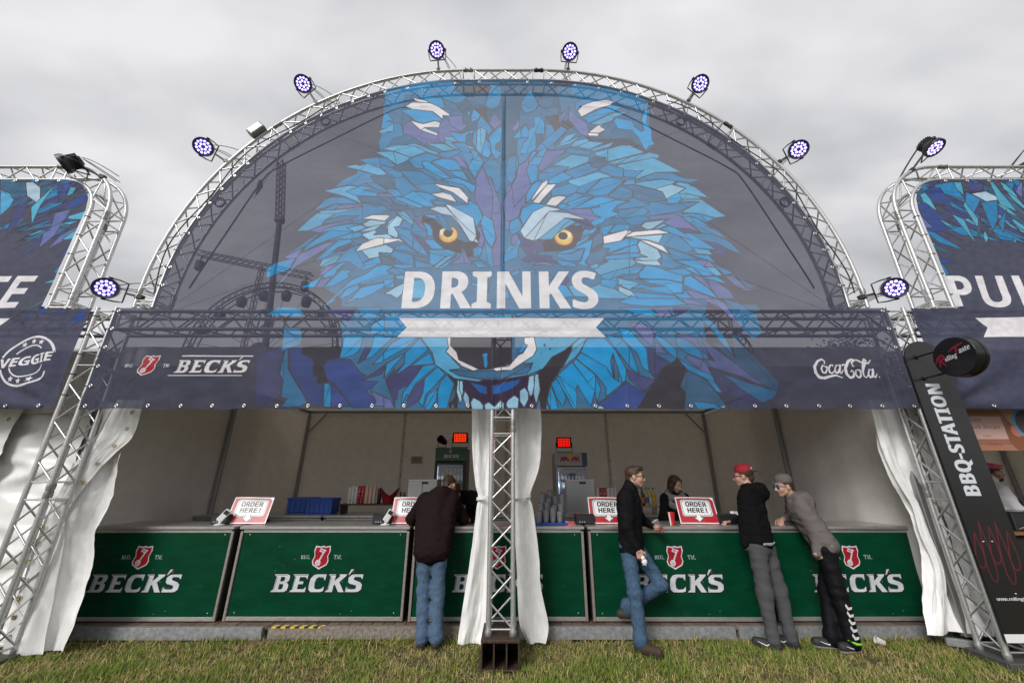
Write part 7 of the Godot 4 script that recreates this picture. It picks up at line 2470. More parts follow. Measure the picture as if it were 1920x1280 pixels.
	m.lathe(PackedVector2Array([Vector2(0.0, -0.062), Vector2(0.205, -0.062), Vector2(0.215, -0.056), Vector2(0.215, 0.02), Vector2(0.222, 0.022), Vector2(0.222, 0.056), Vector2(0.215, 0.062), Vector2(0.0, 0.062)]), 48, tox)
	put("drum", m, mat("drum_black", Color(0.011, 0.011, 0.012), 0.25), t)
	m = MB.new()
	m.vert(Vector3(-0.0635, 0, 0), Vector3.LEFT, Vector2(0.5, 0.5))
	for k in 41:
		var a := TAU * k / 40.0
		m.vert(Vector3(-0.0635, sin(a) * 0.203, cos(a) * 0.203), Vector3.LEFT, Vector2(0.5 + cos(a) * 0.203 / 0.44, 0.5 - sin(a) * 0.203 / 0.44))
		if k > 0: m.tri(0, k, k + 1)
	put("face", m, printed("round_sign_print", dr, 0.22), t)
	for y in [0.13, -0.13]:
		m = MB.new()
		m.rod(Vector3(0, y, -0.15), Vector3(0, y, -0.43), 0.011, 8)
		m.rod(Vector3(0, y, -0.405), Vector3(0, y, -0.428), 0.026, 10)
		put("arm", m, mat("drum_black", Color(0.011, 0.011, 0.012), 0.25), t)

	# menu board under the banner
	var mp := Print.new(480, 160, 320, Vector2(5.35, 2.49), Color(0.22, 0.085, 0.05))
	rng.seed = 19
	for k in 7:
		var y := 1.99 + k * 0.075
		mp.poly(PackedVector2Array([Vector2(5.35, y), Vector2(6.85, y), Vector2(6.85, y + 0.07), Vector2(5.35, y + 0.07)]), Color(0.24, 0.10, 0.06).lerp(Color(0.34, 0.15, 0.09), rng.randf()))
	mp.disc(Vector2(6.24, 2.16), 0.17, Color(0.20, 0.07, 0.03), 1.2)
	mp.disc(Vector2(6.22, 2.22), 0.07, Color(0.50, 0.17, 0.09))
	for k in 9: mp.line(PackedVector2Array([Vector2(6.12 + 0.02 * k, 2.49), Vector2(6.18 + 0.012 * k, 2.32 - 0.01 * k)]), 0.006, Color(0.55, 0.45, 0.42))
	mp.ring(Vector2(6.42, 2.30), 0.17, 0.205, Color(0.07, 0.30, 0.55))
	mp.disc(Vector2(6.42, 2.30), 0.17, Color(0.07, 0.05, 0.06))
	mp.poly(PackedVector2Array([Vector2(5.40, 2.12), Vector2(6.08, 2.12), Vector2(6.08, 2.39), Vector2(5.40, 2.39)]), Color(0.52, 0.33, 0.29))
	var txt := Color(0.08, 0.045, 0.04)
	mp.tris(fit("BBQ", "Droid Serif", 400, Rect2(5.68, 2.32, 0.15, 0.042)), txt)
	mp.tris(fit("Pulled Pork Burger", "Droid Serif", 400, Rect2(5.44, 2.235, 0.60, 0.052)), txt)
	mp.tris(fit("6,50 €", "Droid Serif", 400, Rect2(5.79, 2.14, 0.10, 0.03)), txt)
	mp.tris(fit("Rolling Taste", "Droid Serif", 400, Rect2(5.80, 2.04, 0.18, 0.035), 0.3), Color(0.12, 0.02, 0.02))
	t = thing("menu_board", "printed menu for pulled pork burgers hung under the banner", "sign", Vector3(6.10, 2.24, -0.30))
	put("sheet", paper_sheet(1.5, 0.5, null, 0.01), printed("menu_print", mp, 0.5), t)
	m = MB.new()
	for x in [-0.6, 0.6]: m.rod(Vector3(x, 0.24, 0), Vector3(x, 0.52, 0.02), 0.005, 6)
	put("cord", m, mats["cable_black"], t)
	# food counter: dark front, black warming box, wooden board, paper
	t = thing("food_counter", "black food counter with a wooden top under the menu", "counter", Vector3(7.5, 0, -0.9))
	m = MB.new()
	m.box(Vector3(0, 0.53, 0), Vector3(4.2, 1.04, 0.60), 0.006)
	put("body", m, mat("black_cloth", Color(0.012, 0.012, 0.013), 0.9), t)
	m = MB.new()
	m.box(Vector3(0, 1.07, 0.02), Vector3(4.3, 0.035, 0.68), 0.006)
	put("worktop", m, grainy("oiled_wood", Color(0.13, 0.055, 0.02), Color(0.26, 0.12, 0.05), 3.0, 0.4, 0.0, 171, 0.02), t)
	t = thing("warming_box", "black warming box on the food counter beside the cook", "appliance", Vector3(6.42, 1.088, -0.82))
	m = MB.new()
	m.box(Vector3(0, 0.10, 0), Vector3(0.52, 0.20, 0.36), 0.01)
	put("case", m, mats["device_black"], t)
	m = MB.new()
	m.box(Vector3(0, 0.207, 0.0), Vector3(0.50, 0.012, 0.34), 0.004)
	put("lid", m, mat("lid_black", Color(0.025, 0.025, 0.028), 0.2), t)
	m = MB.new()
	m.box(Vector3(0.05, 0.09, 0.185), Vector3(0.2, 0.02, 0.02), 0.006)
	put("handle", m, mat("lid_black", Color(0.025, 0.025, 0.028), 0.2), t)
	t = thing("till_screen", "black till screen on its stand behind the menu", "till", Vector3(7.55, 1.09, -1.0), -0.5)
	m = MB.new()
	m.box(Vector3(0, 0.72, 0), Vector3(0.55, 0.42, 0.04), 0.01)
	put("panel", m, mats["device_black"], t)
	m = MB.new()
	m.box(Vector3(0, 0.25, -0.03), Vector3(0.06, 0.5, 0.05), 0.005)
	m.box(Vector3(0, 0.012, -0.03), Vector3(0.3, 0.02, 0.22), 0.005)
	put("stand", m, mats["device_black"], t)
	m = MB.new()
	m.box(Vector3.ZERO, Vector3(0.21, 0.004, 0.15), 0.0, Basis(Vector3.RIGHT, -0.5) * Basis(Vector3.UP, 0.3))
	one("paper_pad", m, mat("label_white", Color(0.55, 0.54, 0.50), 0.6), "white paper pad leaning on the warming box", "paper", at(6.30, 1.135, -0.60))
	# low black platform and the loose grey rail before it
	m = MB.new()
	m.box(Vector3(7.75, 0.05, -1.02), Vector3(5.2, 0.14, 1.6), 0.008)
	struct("platform", m, grainy("black_platform", Color(0.012, 0.011, 0.010), Color(0.04, 0.036, 0.032), 2.0, 0.7, 0.0, 172, 0.02), "low black platform of the barbecue stall")
	m = MB.new()
	var d := Vector3(0.52, -0.02, 0.30)
	m.box(Vector3(5.03, 0.045, -0.36), Vector3(0.62, 0.075, 0.06), 0.008, Basis.looking_at(d.cross(Vector3.UP).normalized(), Vector3.UP))
	one("loose_rail", m, mats["galvanised_edge"], "grey steel rail lying at the foot of the sign board", "rail")
	m = MB.new()
	m.lathe(PackedVector2Array([Vector2(0, 0), Vector2(0.026, 0), Vector2(0.034, 0.09), Vector2(0.036, 0.095), Vector2(0.03, 0.09)]), 12)
	one("crushed_cup", m, mat("clear_cups", Color(0.62, 0.60, 0.58), 0.25), "crushed clear cup lying in the grass by the gathered curtain", "cup", Transform3D(Basis(Vector3.BACK, 1.2).scaled(Vector3(1, 1, 0.6)), Vector3(4.10, 0.03, -0.50)))

# ------------------------------------------------------------------ far away behind the banner
func lattice(m: MB, a: Vector3, b: Vector3, wd: float, r: float, n: int) -> void:
	var d := (b - a).normalized()
	var s := d.cross(Vector3.UP if absf(d.y) < 0.9 else Vector3.RIGHT).normalized() * wd * 0.5
	var u := d.cross(s).normalized() * wd * 0.5
	for q in [s + u, s - u, -s + u, -s - u]: m.rod(a + q, b + q, r, 4)
	for k in n:
		var p := a.lerp(b, float(k) / n)
		var e := a.lerp(b, float(k + 1) / n)
		m.rod(p + s + u, e + s - u, r * 0.6, 3); m.rod(p - s + u, e - s - u, r * 0.6, 3)
		m.rod(p + s + u, e - s + u, r * 0.6, 3); m.rod(p + s - u, e - s - u, r * 0.6, 3)

func build_far() -> void:
	var steel := mat("far_steel", Color(0.05, 0.045, 0.05), 0.6)
	var red := mat("far_red", Color(0.16, 0.035, 0.03), 0.6)
	var t := thing("mobile_crane", "tall mobile crane boom rising behind the banner", "crane", Vector3(-41.5, 0, -60))
	var m := MB.new()
	m.tube(PackedVector3Array([Vector3(0.5, 2.5, 0), Vector3(-4.7, 50.7, 0)]), [0.62, 0.5], 8)
	put("boom", m, steel, t)
	m = MB.new()
	lattice(m, Vector3(-4.7, 50.7, 0), Vector3(-7.3, 65.2, 0), 1.1, 0.14, 10)
	put("lattice_tip", m, red, t)
	m = MB.new()
	m.box(Vector3(-4.7, 50.4, 0), Vector3(1.6, 1.2, 1.4), 0.2)
	put("joint", m, steel, t)
	m = MB.new()
	m.rod(Vector3(-7.3, 65.0, 0.8), Vector3(-10.4, 55.0, 0.8), 0.06, 4)
	m.tube(PackedVector3Array([Vector3(-10.0, 59.5, 0.8), Vector3(-9.8, 58.2, 0.8), Vector3(-10.1, 56.0, 0.8)]), [0.3, 0.55, 0.15], 8)
	put("hook", m, steel, t)
	m = MB.new()
	m.box(Vector3(3, 1.9, 0), Vector3(14, 2.2, 3.0), 0.2)
	m.box(Vector3(-5.5, 3.4, 0), Vector3(2.4, 1.8, 2.6), 0.2)
	put("carrier", m, mat("far_yellow", Color(0.4, 0.25, 0.03), 0.6), t)
	for k in 5:
		m = MB.new()
		m.rod(Vector3(-3 + k * 2.8, 0.8, -1.5), Vector3(-3 + k * 2.8, 0.8, 1.5), 0.8, 14)
		put("wheel", m, steel, t)
	# ride with a long beam turning on a mast
	t = thing("beam_ride", "fairground ride with a long lattice beam seen through the banner", "ride", Vector3(-48.5, 0, -64))
	m = MB.new()
	lattice(m, Vector3(-15.2, 45.2, 0), Vector3(8.6, 39.9, 0), 1.1, 0.09, 18)
	put("beam", m, steel, t)
	m = MB.new()
	lattice(m, Vector3(-1.2, 0, 0), Vector3(-1.8, 42.0, 0), 0.7, 0.08, 26)
	put("mast", m, red, t)
	for q in [Vector3(-14.6, 44.9, 0), Vector3(7.6, 40.1, 0)]:
		m = MB.new()
		m.rod(q, q - Vector3(0, 1.4, 0), 0.12, 5)
		m.box(q - Vector3(0, 2.4, 0), Vector3(1.3, 2.2, 1.2), 0.25)
		put("gondola", m, steel, t)
	# wheel
	t = thing("ferris_wheel", "ferris wheel with hanging cabins seen through the banner", "ferris wheel", Vector3(-49.0, 0, -68))
	var c := Vector3(0, 25.0, 0)
	var R := 15.2
	for z in [-1.0, 1.0]:
		for r in [R, R - 1.1]:
			m = MB.new()
			var pts := PackedVector3Array()
			for k in 64: pts.append(c + Vector3(cos(TAU * k / 64.0) * r, sin(TAU * k / 64.0) * r, z))
			m.tube(pts, 0.13, 5, false, true)
			put("rim", m, steel, t)
	m = MB.new()
	for k in 64:
		var a := TAU * k / 64.0
		var b := TAU * (k + 1) / 64.0
		m.rod(c + Vector3(cos(a), sin(a), 0) * R + Vector3(0, 0, 1), c + Vector3(cos(b), sin(b), 0) * (R - 1.1) + Vector3(0, 0, 1), 0.07, 3)
		m.rod(c + Vector3(cos(a), sin(a), 0) * (R - 1.1) + Vector3(0, 0, 1), c + Vector3(cos(b), sin(b), 0) * R + Vector3(0, 0, 1), 0.07, 3)
	put("rim_lattice", m, steel, t)
	for k in 20:
		var a := TAU * (k + 0.5) / 20.0
		var e := Vector3(cos(a), sin(a), 0)
		m = MB.new()
		m.rod(c + e * 0.8, c + e * (R - 1.0), 0.05, 4)
		put("spoke", m, steel, t)
		m = MB.new()
		var g := c + e * (R - 0.5)
		m.rod(g, g - Vector3(0, 0.9, 0), 0.1, 4)
		m.lathe(PackedVector2Array([Vector2(0, -3.0), Vector2(0.75, -2.9), Vector2(0.95, -2.0), Vector2(0.95, -1.2), Vector2(0.6, -0.8), Vector2(0, -0.7)]), 10, Transform3D(Basis.IDENTITY, g))
		put("cabin", m, steel, t)
	m = MB.new()
	m.rod(c - Vector3(0, 0, 1.6), c + Vector3(0, 0, 1.6), 1.9, 20)
	put("hub", m, steel, t)
	for s in [-1.0, 1.0]:
		for z in [-2.5, 2.5]:
			m = MB.new()
			m.rod(c + Vector3(0, 0, z * 0.5), Vector3(s * 9.0, 0, z * 1.6), 0.35, 8)
			put("support_leg", m, steel, t)
	# a tree standing behind the barbecue stall
	t = thing("far_tree", "dark green tree standing behind the barbecue stall", "tree", Vector3(24.8, 0, -22))
	m = MB.new()
	m.tube(PackedVector3Array([Vector3(0, -0.2, 0), Vector3(0.15, 3, 0.1), Vector3(-0.1, 6.5, 0), Vector3(0.1, 10.5, 0.1)]), [0.34, 0.26, 0.17, 0.05], 9)
	rng.seed = 14
	var tips := []
	for k in 16:
		var y := 3.2 + k * 0.45
		var a := k * 2.4
		var l := 2.5 * (1.0 - absf(y - 6.0) / 8.0)
		var e := Vector3(cos(a) * l, y + 1.1, sin(a) * l)
		m.tube(PackedVector3Array([Vector3(0, y - 0.4, 0), Vector3(cos(a) * l * 0.5, y + 0.2, sin(a) * l * 0.5), e]), [0.09, 0.06, 0.02], 6)
		tips.append(e); tips.append(Vector3(cos(a) * l * 0.6, y + 0.9, sin(a) * l * 0.6))
	put("trunk", m, mat("bark", Color(0.06, 0.05, 0.04), 0.95), t)
	m = MB.new()
	for k in 5200:
		var b: Vector3 = tips[rng.randi() % tips.size()]
		var p := b + Vector3(rng.randfn(), rng.randfn() * 0.8, rng.randfn()) * 0.55
		var n := Vector3(rng.randfn(), rng.randfn() + 0.6, rng.randfn()).normalized()
		var s := n.cross(Vector3(rng.randfn(), rng.randfn(), rng.randfn())).normalized() * rng.randf_range(0.07, 0.13)
		var u := n.cross(s)
		m.face([p - s, p - u * 0.6, p + s, p + u * 0.6])
	put("crown", m, mat("leaf", Color(0.045, 0.075, 0.025), 0.7), t)

# ------------------------------------------------------------------ people: soft shapes from bones, meshed as surface nets
# a bone is [kind, a, b, ra, rb]: 0 tapered capsule from a to b, 1 ellipsoid (a centre, b radii, ra basis), +10 cuts away
func bone_dist(q: Array, p: Vector3) -> float:
	if q[0] % 10 == 0:
		var a: Vector3 = q[1]
		var ba: Vector3 = q[2] - a
		var h := clampf((p - a).dot(ba) / maxf(ba.length_squared(), 1e-9), 0.0, 1.0)
		return (p - a - ba * h).length() - lerpf(q[3], q[4], h)
	var l: Vector3 = (q[3] as Basis).transposed() * (p - q[1])
	var r: Vector3 = q[2]
	var k0 := (l / r).length()
	var k1 := (l / (r * r)).length()
	return k0 * (k0 - 1.0) / maxf(k1, 1e-6)

func cap(a: Vector3, b: Vector3, ra: float, rb: float) -> Array: return [0, a, b, ra, rb]
func egg(c: Vector3, r: Vector3, bs := Basis.IDENTITY) -> Array: return [1, c, r, bs, 0.0]
func cut(q: Array) -> Array:
	q[0] += 10
	return q

func blob(m: MB, bones: Array, cell: float, k: float, noise: FastNoiseLite = null, amp := 0.0, stretch := Vector3.ONE) -> void:
	var lo := Vector3.ONE * 1e9
	var hi := -lo
	for q in bones:
		if q[0] >= 10: continue
		var ends := [q[1], q[2]] if q[0] == 0 else [q[1]]
		var r: float = maxf(q[3], q[4]) if q[0] == 0 else maxf(q[2].x, maxf(q[2].y, q[2].z))
		for e in ends:
			lo = lo.min(e - Vector3.ONE * r); hi = hi.max(e + Vector3.ONE * r)
	var pad := k * 0.5 + amp + cell * 2.0
	lo -= Vector3.ONE * pad; hi += Vector3.ONE * pad
	const B := 6
	var nb := Vector3i(((hi - lo) / (cell * B)).ceil())
	var cells := {}
	var quads := PackedInt64Array()
	var half := cell * B * 0.5
	var reach := half * 1.7321 + k + amp + cell
	var tight := half * 1.7321 * 1.08 + k * 0.5 + amp
	const W := 2048
	var s := PackedFloat32Array()
	s.resize((B + 1) * (B + 1) * (B + 1))
	var base := m.v.size()
	for bz in nb.z:
		for by in nb.y:
			for bx in nb.x:
				var o := lo + Vector3(bx, by, bz) * cell * B
				var mid := o + Vector3.ONE * half
				var near := []
				var least := 1e9
				for q in bones:
					var d := bone_dist(q, mid)
					if d < reach:
						near.append(q)
						if q[0] < 10: least = minf(least, d)
				if least > tight: continue
				if least < -tight and near.all(func(x): return x[0] < 10): continue
				# the capsules in reach, laid out flat; ellipsoids and cuts after them
				var ca := PackedVector3Array(); var cb := PackedVector3Array(); var cr := PackedFloat32Array(); var cs := PackedFloat32Array(); var cl := PackedFloat32Array()
				var rest := []
				for q in near:
					if q[0] == 0:
						ca.append(q[1]); cb.append(q[2] - q[1]); cr.append(q[3]); cs.append(q[4] - q[3]); cl.append(1.0 / maxf((q[2] - q[1]).length_squared(), 1e-9))
					else: rest.append(q)
				var nc := ca.size()
				var at := 0
				for z in B + 1:
					for y in B + 1:
						for x in B + 1:
							var p := o + Vector3(x, y, z) * cell
							var d := 1e9
							for i in nc:
								var pa := p - ca[i]
								var hh := clampf(pa.dot(cb[i]) * cl[i], 0.0, 1.0)
								var e := (pa - cb[i] * hh).length() - cr[i] - cs[i] * hh
								if d > 1e8: d = e
								elif absf(d - e) >= k: d = minf(d, e)
								else:
									var h := 0.5 + 0.5 * (d - e) / k
									d = lerpf(d, e, h) - k * h * (1.0 - h)
							for q in rest:
								var e := bone_dist(q, p)
								if q[0] >= 10:
									var h2 := clampf(0.5 - 0.5 * (d + e) / (k * 0.5), 0.0, 1.0)
									d = lerpf(d, -e, h2) + k * 0.5 * h2 * (1.0 - h2)
								elif d > 1e8: d = e
								else:
									var h := clampf(0.5 + 0.5 * (d - e) / k, 0.0, 1.0)
									d = lerpf(d, e, h) - k * h * (1.0 - h)
							if noise != null and absf(d) < 0.05: d += amp * noise.get_noise_3dv(p * stretch)
							s[at] = d
							at += 1
				for z in B:
					for y in B:
						for x in B:
							var i0 := x + (y + z * (B + 1)) * (B + 1)
							var v := [s[i0], s[i0 + 1], s[i0 + B + 1], s[i0 + B + 2], s[i0 + (B + 1) * (B + 1)], s[i0 + (B + 1) * (B + 1) + 1], s[i0 + (B + 1) * (B + 2)], s[i0 + (B + 1) * (B + 2) + 1]]
							var inside := 0
							for q in v:
								if q < 0.0: inside += 1
							if inside == 0 or inside == 8: continue
							var sum := Vector3.ZERO
							var n := 0
							for e in EDGES:
								var d0: float = v[e[0]]
								var d1: float = v[e[1]]
								if (d0 < 0.0) == (d1 < 0.0): continue
								var u := d0 / (d0 - d1)
								sum += Vector3(e[0] & 1, (e[0] >> 1) & 1, e[0] >> 2).lerp(Vector3(e[1] & 1, (e[1] >> 1) & 1, e[1] >> 2), u)
								n += 1
							var gx := bx * B + x + 1
							var gy := by * B + y + 1
							var gz := bz * B + z + 1
							var key := gx + (gy + gz * W) * W
							cells[key] = m.vert(o + (Vector3(x, y, z) + sum / n) * cell, Vector3.ZERO)
							for ax in 3:
								var d1: float = v[[1, 2, 4][ax]]
								if (v[0] < 0.0) == (d1 < 0.0): continue
								var du: int = [W, W * W, 1][ax]
								var dv: int = [W * W, 1, W][ax]
								quads.append_array([key, key - du, key - du - dv, key - dv, 1 if v[0] < 0.0 else 0])
	for i in range(0, quads.size(), 5):
		if not (cells.has(quads[i]) and cells.has(quads[i + 1]) and cells.has(quads[i + 2]) and cells.has(quads[i + 3])): continue
		var a: int = cells[quads[i]]
		var b: int = cells[quads[i + 1]]
		var c: int = cells[quads[i + 2]]
		var d: int = cells[quads[i + 3]]
		if quads[i + 4] == 0:
			var t := b; b = d; d = t
		m.tri(a, b, c); m.tri(a, c, d)
		var nn := (m.v[c] - m.v[a]).cross(m.v[d] - m.v[b])
		for q in [a, b, c, d]: m.n[q] += nn
	for q in range(base, m.v.size()): m.n[q] = m.n[q].normalized()

const EDGES := [[0, 1], [2, 3], [4, 5], [6, 7], [0, 2], [1, 3], [4, 6], [5, 7], [0, 4], [1, 5], [2, 6], [3, 7]]

# hand bones: wrist, direction of the fingers, back of the hand, side of the thumb (+1 or -1), how far the fingers close
func hand_bones(wr: Vector3, d: Vector3, back: Vector3, side: float, curl: float) -> Array:
	d = d.normalized()
	back = (back - d * back.dot(d)).normalized()
	var x := d.cross(back) * side
	var out := [cap(wr - d * 0.02, wr + d * 0.02, 0.026, 0.027)]
	for i in 4:
		var off := (float(i) - 1.5) * 0.0195
		var b0 := wr + d * 0.028 + x * off * 0.7
		var kn := wr + d * (0.092 - absf(off) * 0.35) + x * off
		out.append(cap(b0, kn, 0.0145, 0.0115))
		var len: float = [0.040, 0.046, 0.044, 0.034][i]
		var ang := 0.25 + curl * (0.9 + 0.08 * i)
		var p := kn
		var dir := d
		for j in 3:
			dir = (d * cos(ang) - back * sin(ang)).normalized()
			var e: Vector3 = p + dir * len * [1.0, 0.68, 0.52][j]
			out.append(cap(p, e, 0.0098 - 0.001 * j, 0.0092 - 0.001 * j))
			p = e
			ang += curl * 0.95
	var tb := wr + d * 0.03 - x * 0.028
	var t1 := tb + (d * 0.7 - x * 0.75 - back * 0.25).normalized() * 0.042
	var t2 := t1 + (d * 0.9 - x * 0.1 - back * (0.3 + curl * 0.5)).normalized() * 0.034
	var t3 := t2 + (d * 0.85 + x * 0.2 - back * (0.3 + curl * 0.5)).normalized() * 0.024
	out.append_array([cap(tb, t1, 0.0145, 0.012), cap(t1, t2, 0.011, 0.0095), cap(t2, t3, 0.0095, 0.008)])
	return out

func head_basis(f: Vector3, lean := Vector3.UP) -> Basis:      # columns: side, up, forward
	f = f.normalized()
	var r := lean.cross(f).normalized()
	return Basis(r, f.cross(r), f)

func head_bones(o: Vector3, b: Basis, k: float, neck: Vector3) -> Array:
	var out := []
	var spec := [[0, 0.03, -0.015, 0.075, 0.088, 0.096], [0, -0.032, 0.028, 0.060, 0.078, 0.062], [0.034, -0.03, 0.058, 0.028, 0.03, 0.028], [-0.034, -0.03, 0.058, 0.028, 0.03, 0.028], [0.077, -0.012, -0.008, 0.011, 0.031, 0.02], [-0.077, -0.012, -0.008, 0.011, 0.031, 0.02]]
	for q in spec: out.append(egg(o + b * Vector3(q[0], q[1], q[2]) * k, Vector3(q[3], q[4], q[5]) * k, b))
	var caps := [[0.0, -0.094, 0.060, 0.0, -0.088, 0.066, 0.021, 0.019], [0.046, -0.058, 0.008, 0.012, -0.096, 0.055, 0.02, 0.018], [-0.046, -0.058, 0.008, -0.012, -0.096, 0.055, 0.02, 0.018], [0.0, 0.008, 0.088, 0.0, -0.034, 0.107, 0.009, 0.0135], [0.012, -0.038, 0.093, -0.012, -0.038, 0.093, 0.010, 0.010], [0.045, 0.022, 0.072, 0.014, 0.020, 0.086, 0.010, 0.010], [-0.045, 0.022, 0.072, -0.014, 0.020, 0.086, 0.010, 0.010], [0.019, -0.063, 0.083, -0.019, -0.063, 0.083, 0.0085, 0.0085]]
	for q in caps: out.append(cap(o + b * Vector3(q[0], q[1], q[2]) * k, o + b * Vector3(q[3], q[4], q[5]) * k, q[6] * k, q[7] * k))
	for s in [-1.0, 1.0]: out.append(cut(egg(o + b * Vector3(s * 0.033, 0.0, 0.098) * k, Vector3(0.017, 0.010, 0.014) * k, b)))
	out.append(cap(o + b * Vector3(0, -0.06, -0.025) * k, neck, 0.056 * k, 0.062 * k))
	return out

func solid(t: Node3D, called: String, bones: Array, cell: float, k: float, material: Material, org: Vector3, noise: FastNoiseLite = null, amp := 0.0, stretch := Vector3.ONE, floor_y := -1.0, roof_y := 9.0) -> MeshInstance3D:
	var m := MB.new()
	blob(m, bones, cell, k, noise, amp, stretch)
	if floor_y > -1.0 or roof_y < 9.0:
		for i in m.v.size(): m.v[i].y = clampf(m.v[i].y, floor_y, roof_y)
	return put(called, m, material, t, at(-org.x, -org.y, -org.z))

# build one person from joints; every joint is a point of the place
func person(d: Dictionary) -> Node3D:
	var org: Vector3 = d.org
	var c: float = d.get("coarse", 1.0)
	var t := thing("person", d.label, "person", org)
	var g := 1.0 if not d.has("slim") else float(d.slim)
	var fold := FastNoiseLite.new()
	fold.seed = d.get("seed", 1); fold.frequency = 9.0; fold.fractal_octaves = 3
	var hb: Basis = head_basis(d.face, d.get("tilt", Vector3.UP))
	var hk: float = d.get("head_size", 1.0)
	# skin: core, head and hands in one mesh
	var skin := MB.new()
	var pel: Vector3 = (d.hipL + d.hipR) * 0.5
	var chest: Vector3 = (d.shL + d.shR) * 0.5
	var core := [cap(pel, chest, 0.10 * g, 0.10 * g), cap(d.shL, d.shR, 0.05, 0.05), cap(chest, d.neck, 0.07, 0.055)]
	for s in ["L", "R"]:
		core.append(cap(d["hip" + s], d["knee" + s], 0.06, 0.045)); core.append(cap(d["knee" + s], d["ank" + s], 0.045, 0.034))
		core.append(cap(d["sh" + s], d["el" + s], 0.04, 0.034)); core.append(cap(d["el" + s], d["wr" + s], 0.034, 0.024))
	blob(skin, core, 0.026, 0.04)
	blob(skin, head_bones(d.head, hb, hk, d.neck), 0.0056 * c, 0.018)
	for h in d.get("hands", []): blob(skin, hand_bones(h[0], h[1], h[2], h[3], h[4]), 0.0052, 0.010)
	put("body", skin, mats["skin_" + d.get("skin", "fair")], t, at(-org.x, -org.y, -org.z))
	# face details
	var det := MB.new()
	for s in [-1.0, 1.0]: det.lathe(ball(0.0105 * hk), 10, Transform3D(hb, d.head + hb * Vector3(s * 0.032, 0.0, 0.079) * hk - org))
	put("eyes", det, mat("eye_white", Color(0.55, 0.53, 0.50), 0.2), t)
	det = MB.new()
	for s in [-1.0, 1.0]: det.lathe(ball(0.0055 * hk), 8, Transform3D(hb, d.head + hb * Vector3(s * 0.032, -0.001, 0.0855) * hk - org))
	put("irises", det, mat("iris", Color(0.03, 0.035, 0.04), 0.2), t)
	det = MB.new()
	for s in [-1.0, 1.0]: det.tube(PackedVector3Array([d.head + hb * Vector3(s * 0.050, 0.020, 0.074) * hk - org, d.head + hb * Vector3(s * 0.032, 0.027, 0.088) * hk - org, d.head + hb * Vector3(s * 0.014, 0.022, 0.0935) * hk - org]), [0.002, 0.0042, 0.003], 5)
	put("eyebrows", det, mats[d.get("hair_mat", "hair_brown")], t)
	det = MB.new()
	det.tube(PackedVector3Array([d.head + hb * Vector3(0.022, -0.063, 0.086) * hk - org, d.head + hb * Vector3(0, -0.062, 0.0935) * hk - org, d.head + hb * Vector3(-0.022, -0.063, 0.086) * hk - org]), [0.002, 0.0045, 0.002], 6)
	put("lips", det, mat("lip", Color(0.30, 0.11, 0.09), 0.5), t)
	# hair
	var hair := [egg(d.head + hb * Vector3(0, 0.045, -0.028) * hk, Vector3(0.084, 0.086, 0.100) * hk, hb), cap(d.head + hb * Vector3(0, -0.02, -0.075) * hk, d.head + hb * Vector3(0, -0.06, -0.062) * hk, 0.05 * hk, 0.038 * hk)]
	if d.has("hair_top"): hair.append(egg(d.head + hb * Vector3(0, 0.098, 0.035) * hk, Vector3(0.062, 0.034, 0.062) * hk, hb))
	if d.has("hair_long"):
		for s in [-1.0, 1.0]: hair.append(cap(d.head + hb * Vector3(s * 0.06, 0.05, 0.02) * hk, d.head + hb * Vector3(s * 0.07, -0.15, -0.005) * hk, 0.035 * hk, 0.03 * hk))
		hair.append(cap(d.head + hb * Vector3(0, 0.0, -0.07) * hk, d.head + hb * Vector3(0, -0.19, -0.07) * hk, 0.07 * hk, 0.055 * hk))
	hair.append(cut(egg(d.head + hb * Vector3(0, -0.055, 0.100) * hk, Vector3(0.072 if d.has("hair_long") else 0.095, 0.115, 0.090) * hk, hb)))
	if not d.has("hair_long"):
		for s in [-1.0, 1.0]: hair.append(cut(egg(d.head + hb * Vector3(s * 0.09, -0.035, 0.0) * hk, Vector3(0.025, 0.05, 0.03) * hk, hb)))
	var strand := FastNoiseLite.new()
	strand.seed = 5; strand.frequency = 60.0
	solid(t, "hair", hair, 0.0068 * c, 0.012, mats[d.get("hair_mat", "hair_brown")], org, strand, 0.006, Vector3(1, 0.5, 1))
	# trousers
	var legs := []
	var w: float = d.get("leg_wide", 1.0)
	legs.append(cap(d.hipL, d.hipR, 0.094 * g, 0.094 * g))
	legs.append(cap(pel, pel.lerp(chest, 0.12), 0.104 * g, 0.10 * g))
	for s in ["L", "R"]:
		legs.append(cap(d["hip" + s], d["knee" + s], 0.092 * g * w, 0.072 * w)); legs.append(cap(d["knee" + s], d["ank" + s] + Vector3(0, 0.01, 0), 0.074 * w, d.get("hem", 0.062)))
		legs.append(cap(d["ank" + s] + Vector3(0, 0.045, 0), d["ank" + s] + Vector3(0, 0.0, 0), d.get("hem", 0.062), d.get("hem", 0.062) * 1.04))
	var cr := FastNoiseLite.new()
	cr.seed = int(d.get("seed", 1)) + 3; cr.frequency = 5.0; cr.fractal_octaves = 3
	solid(t, "trousers", legs, 0.0135 * c, 0.035, mats[d.legs], org, cr, 0.014, Vector3(0.8, 2.0, 0.8))
	# top
	var top := []
	var tk: float = d.get("top_thick", 1.0)
	var low: Vector3 = pel.lerp(chest, d.get("hem_at", 0.06))
	var side: Vector3 = (d.shR - d.shL).normalized()
	top.append(cap(low, chest - (chest - pel).normalized() * 0.06, 0.135 * g * tk, 0.145 * g * tk))
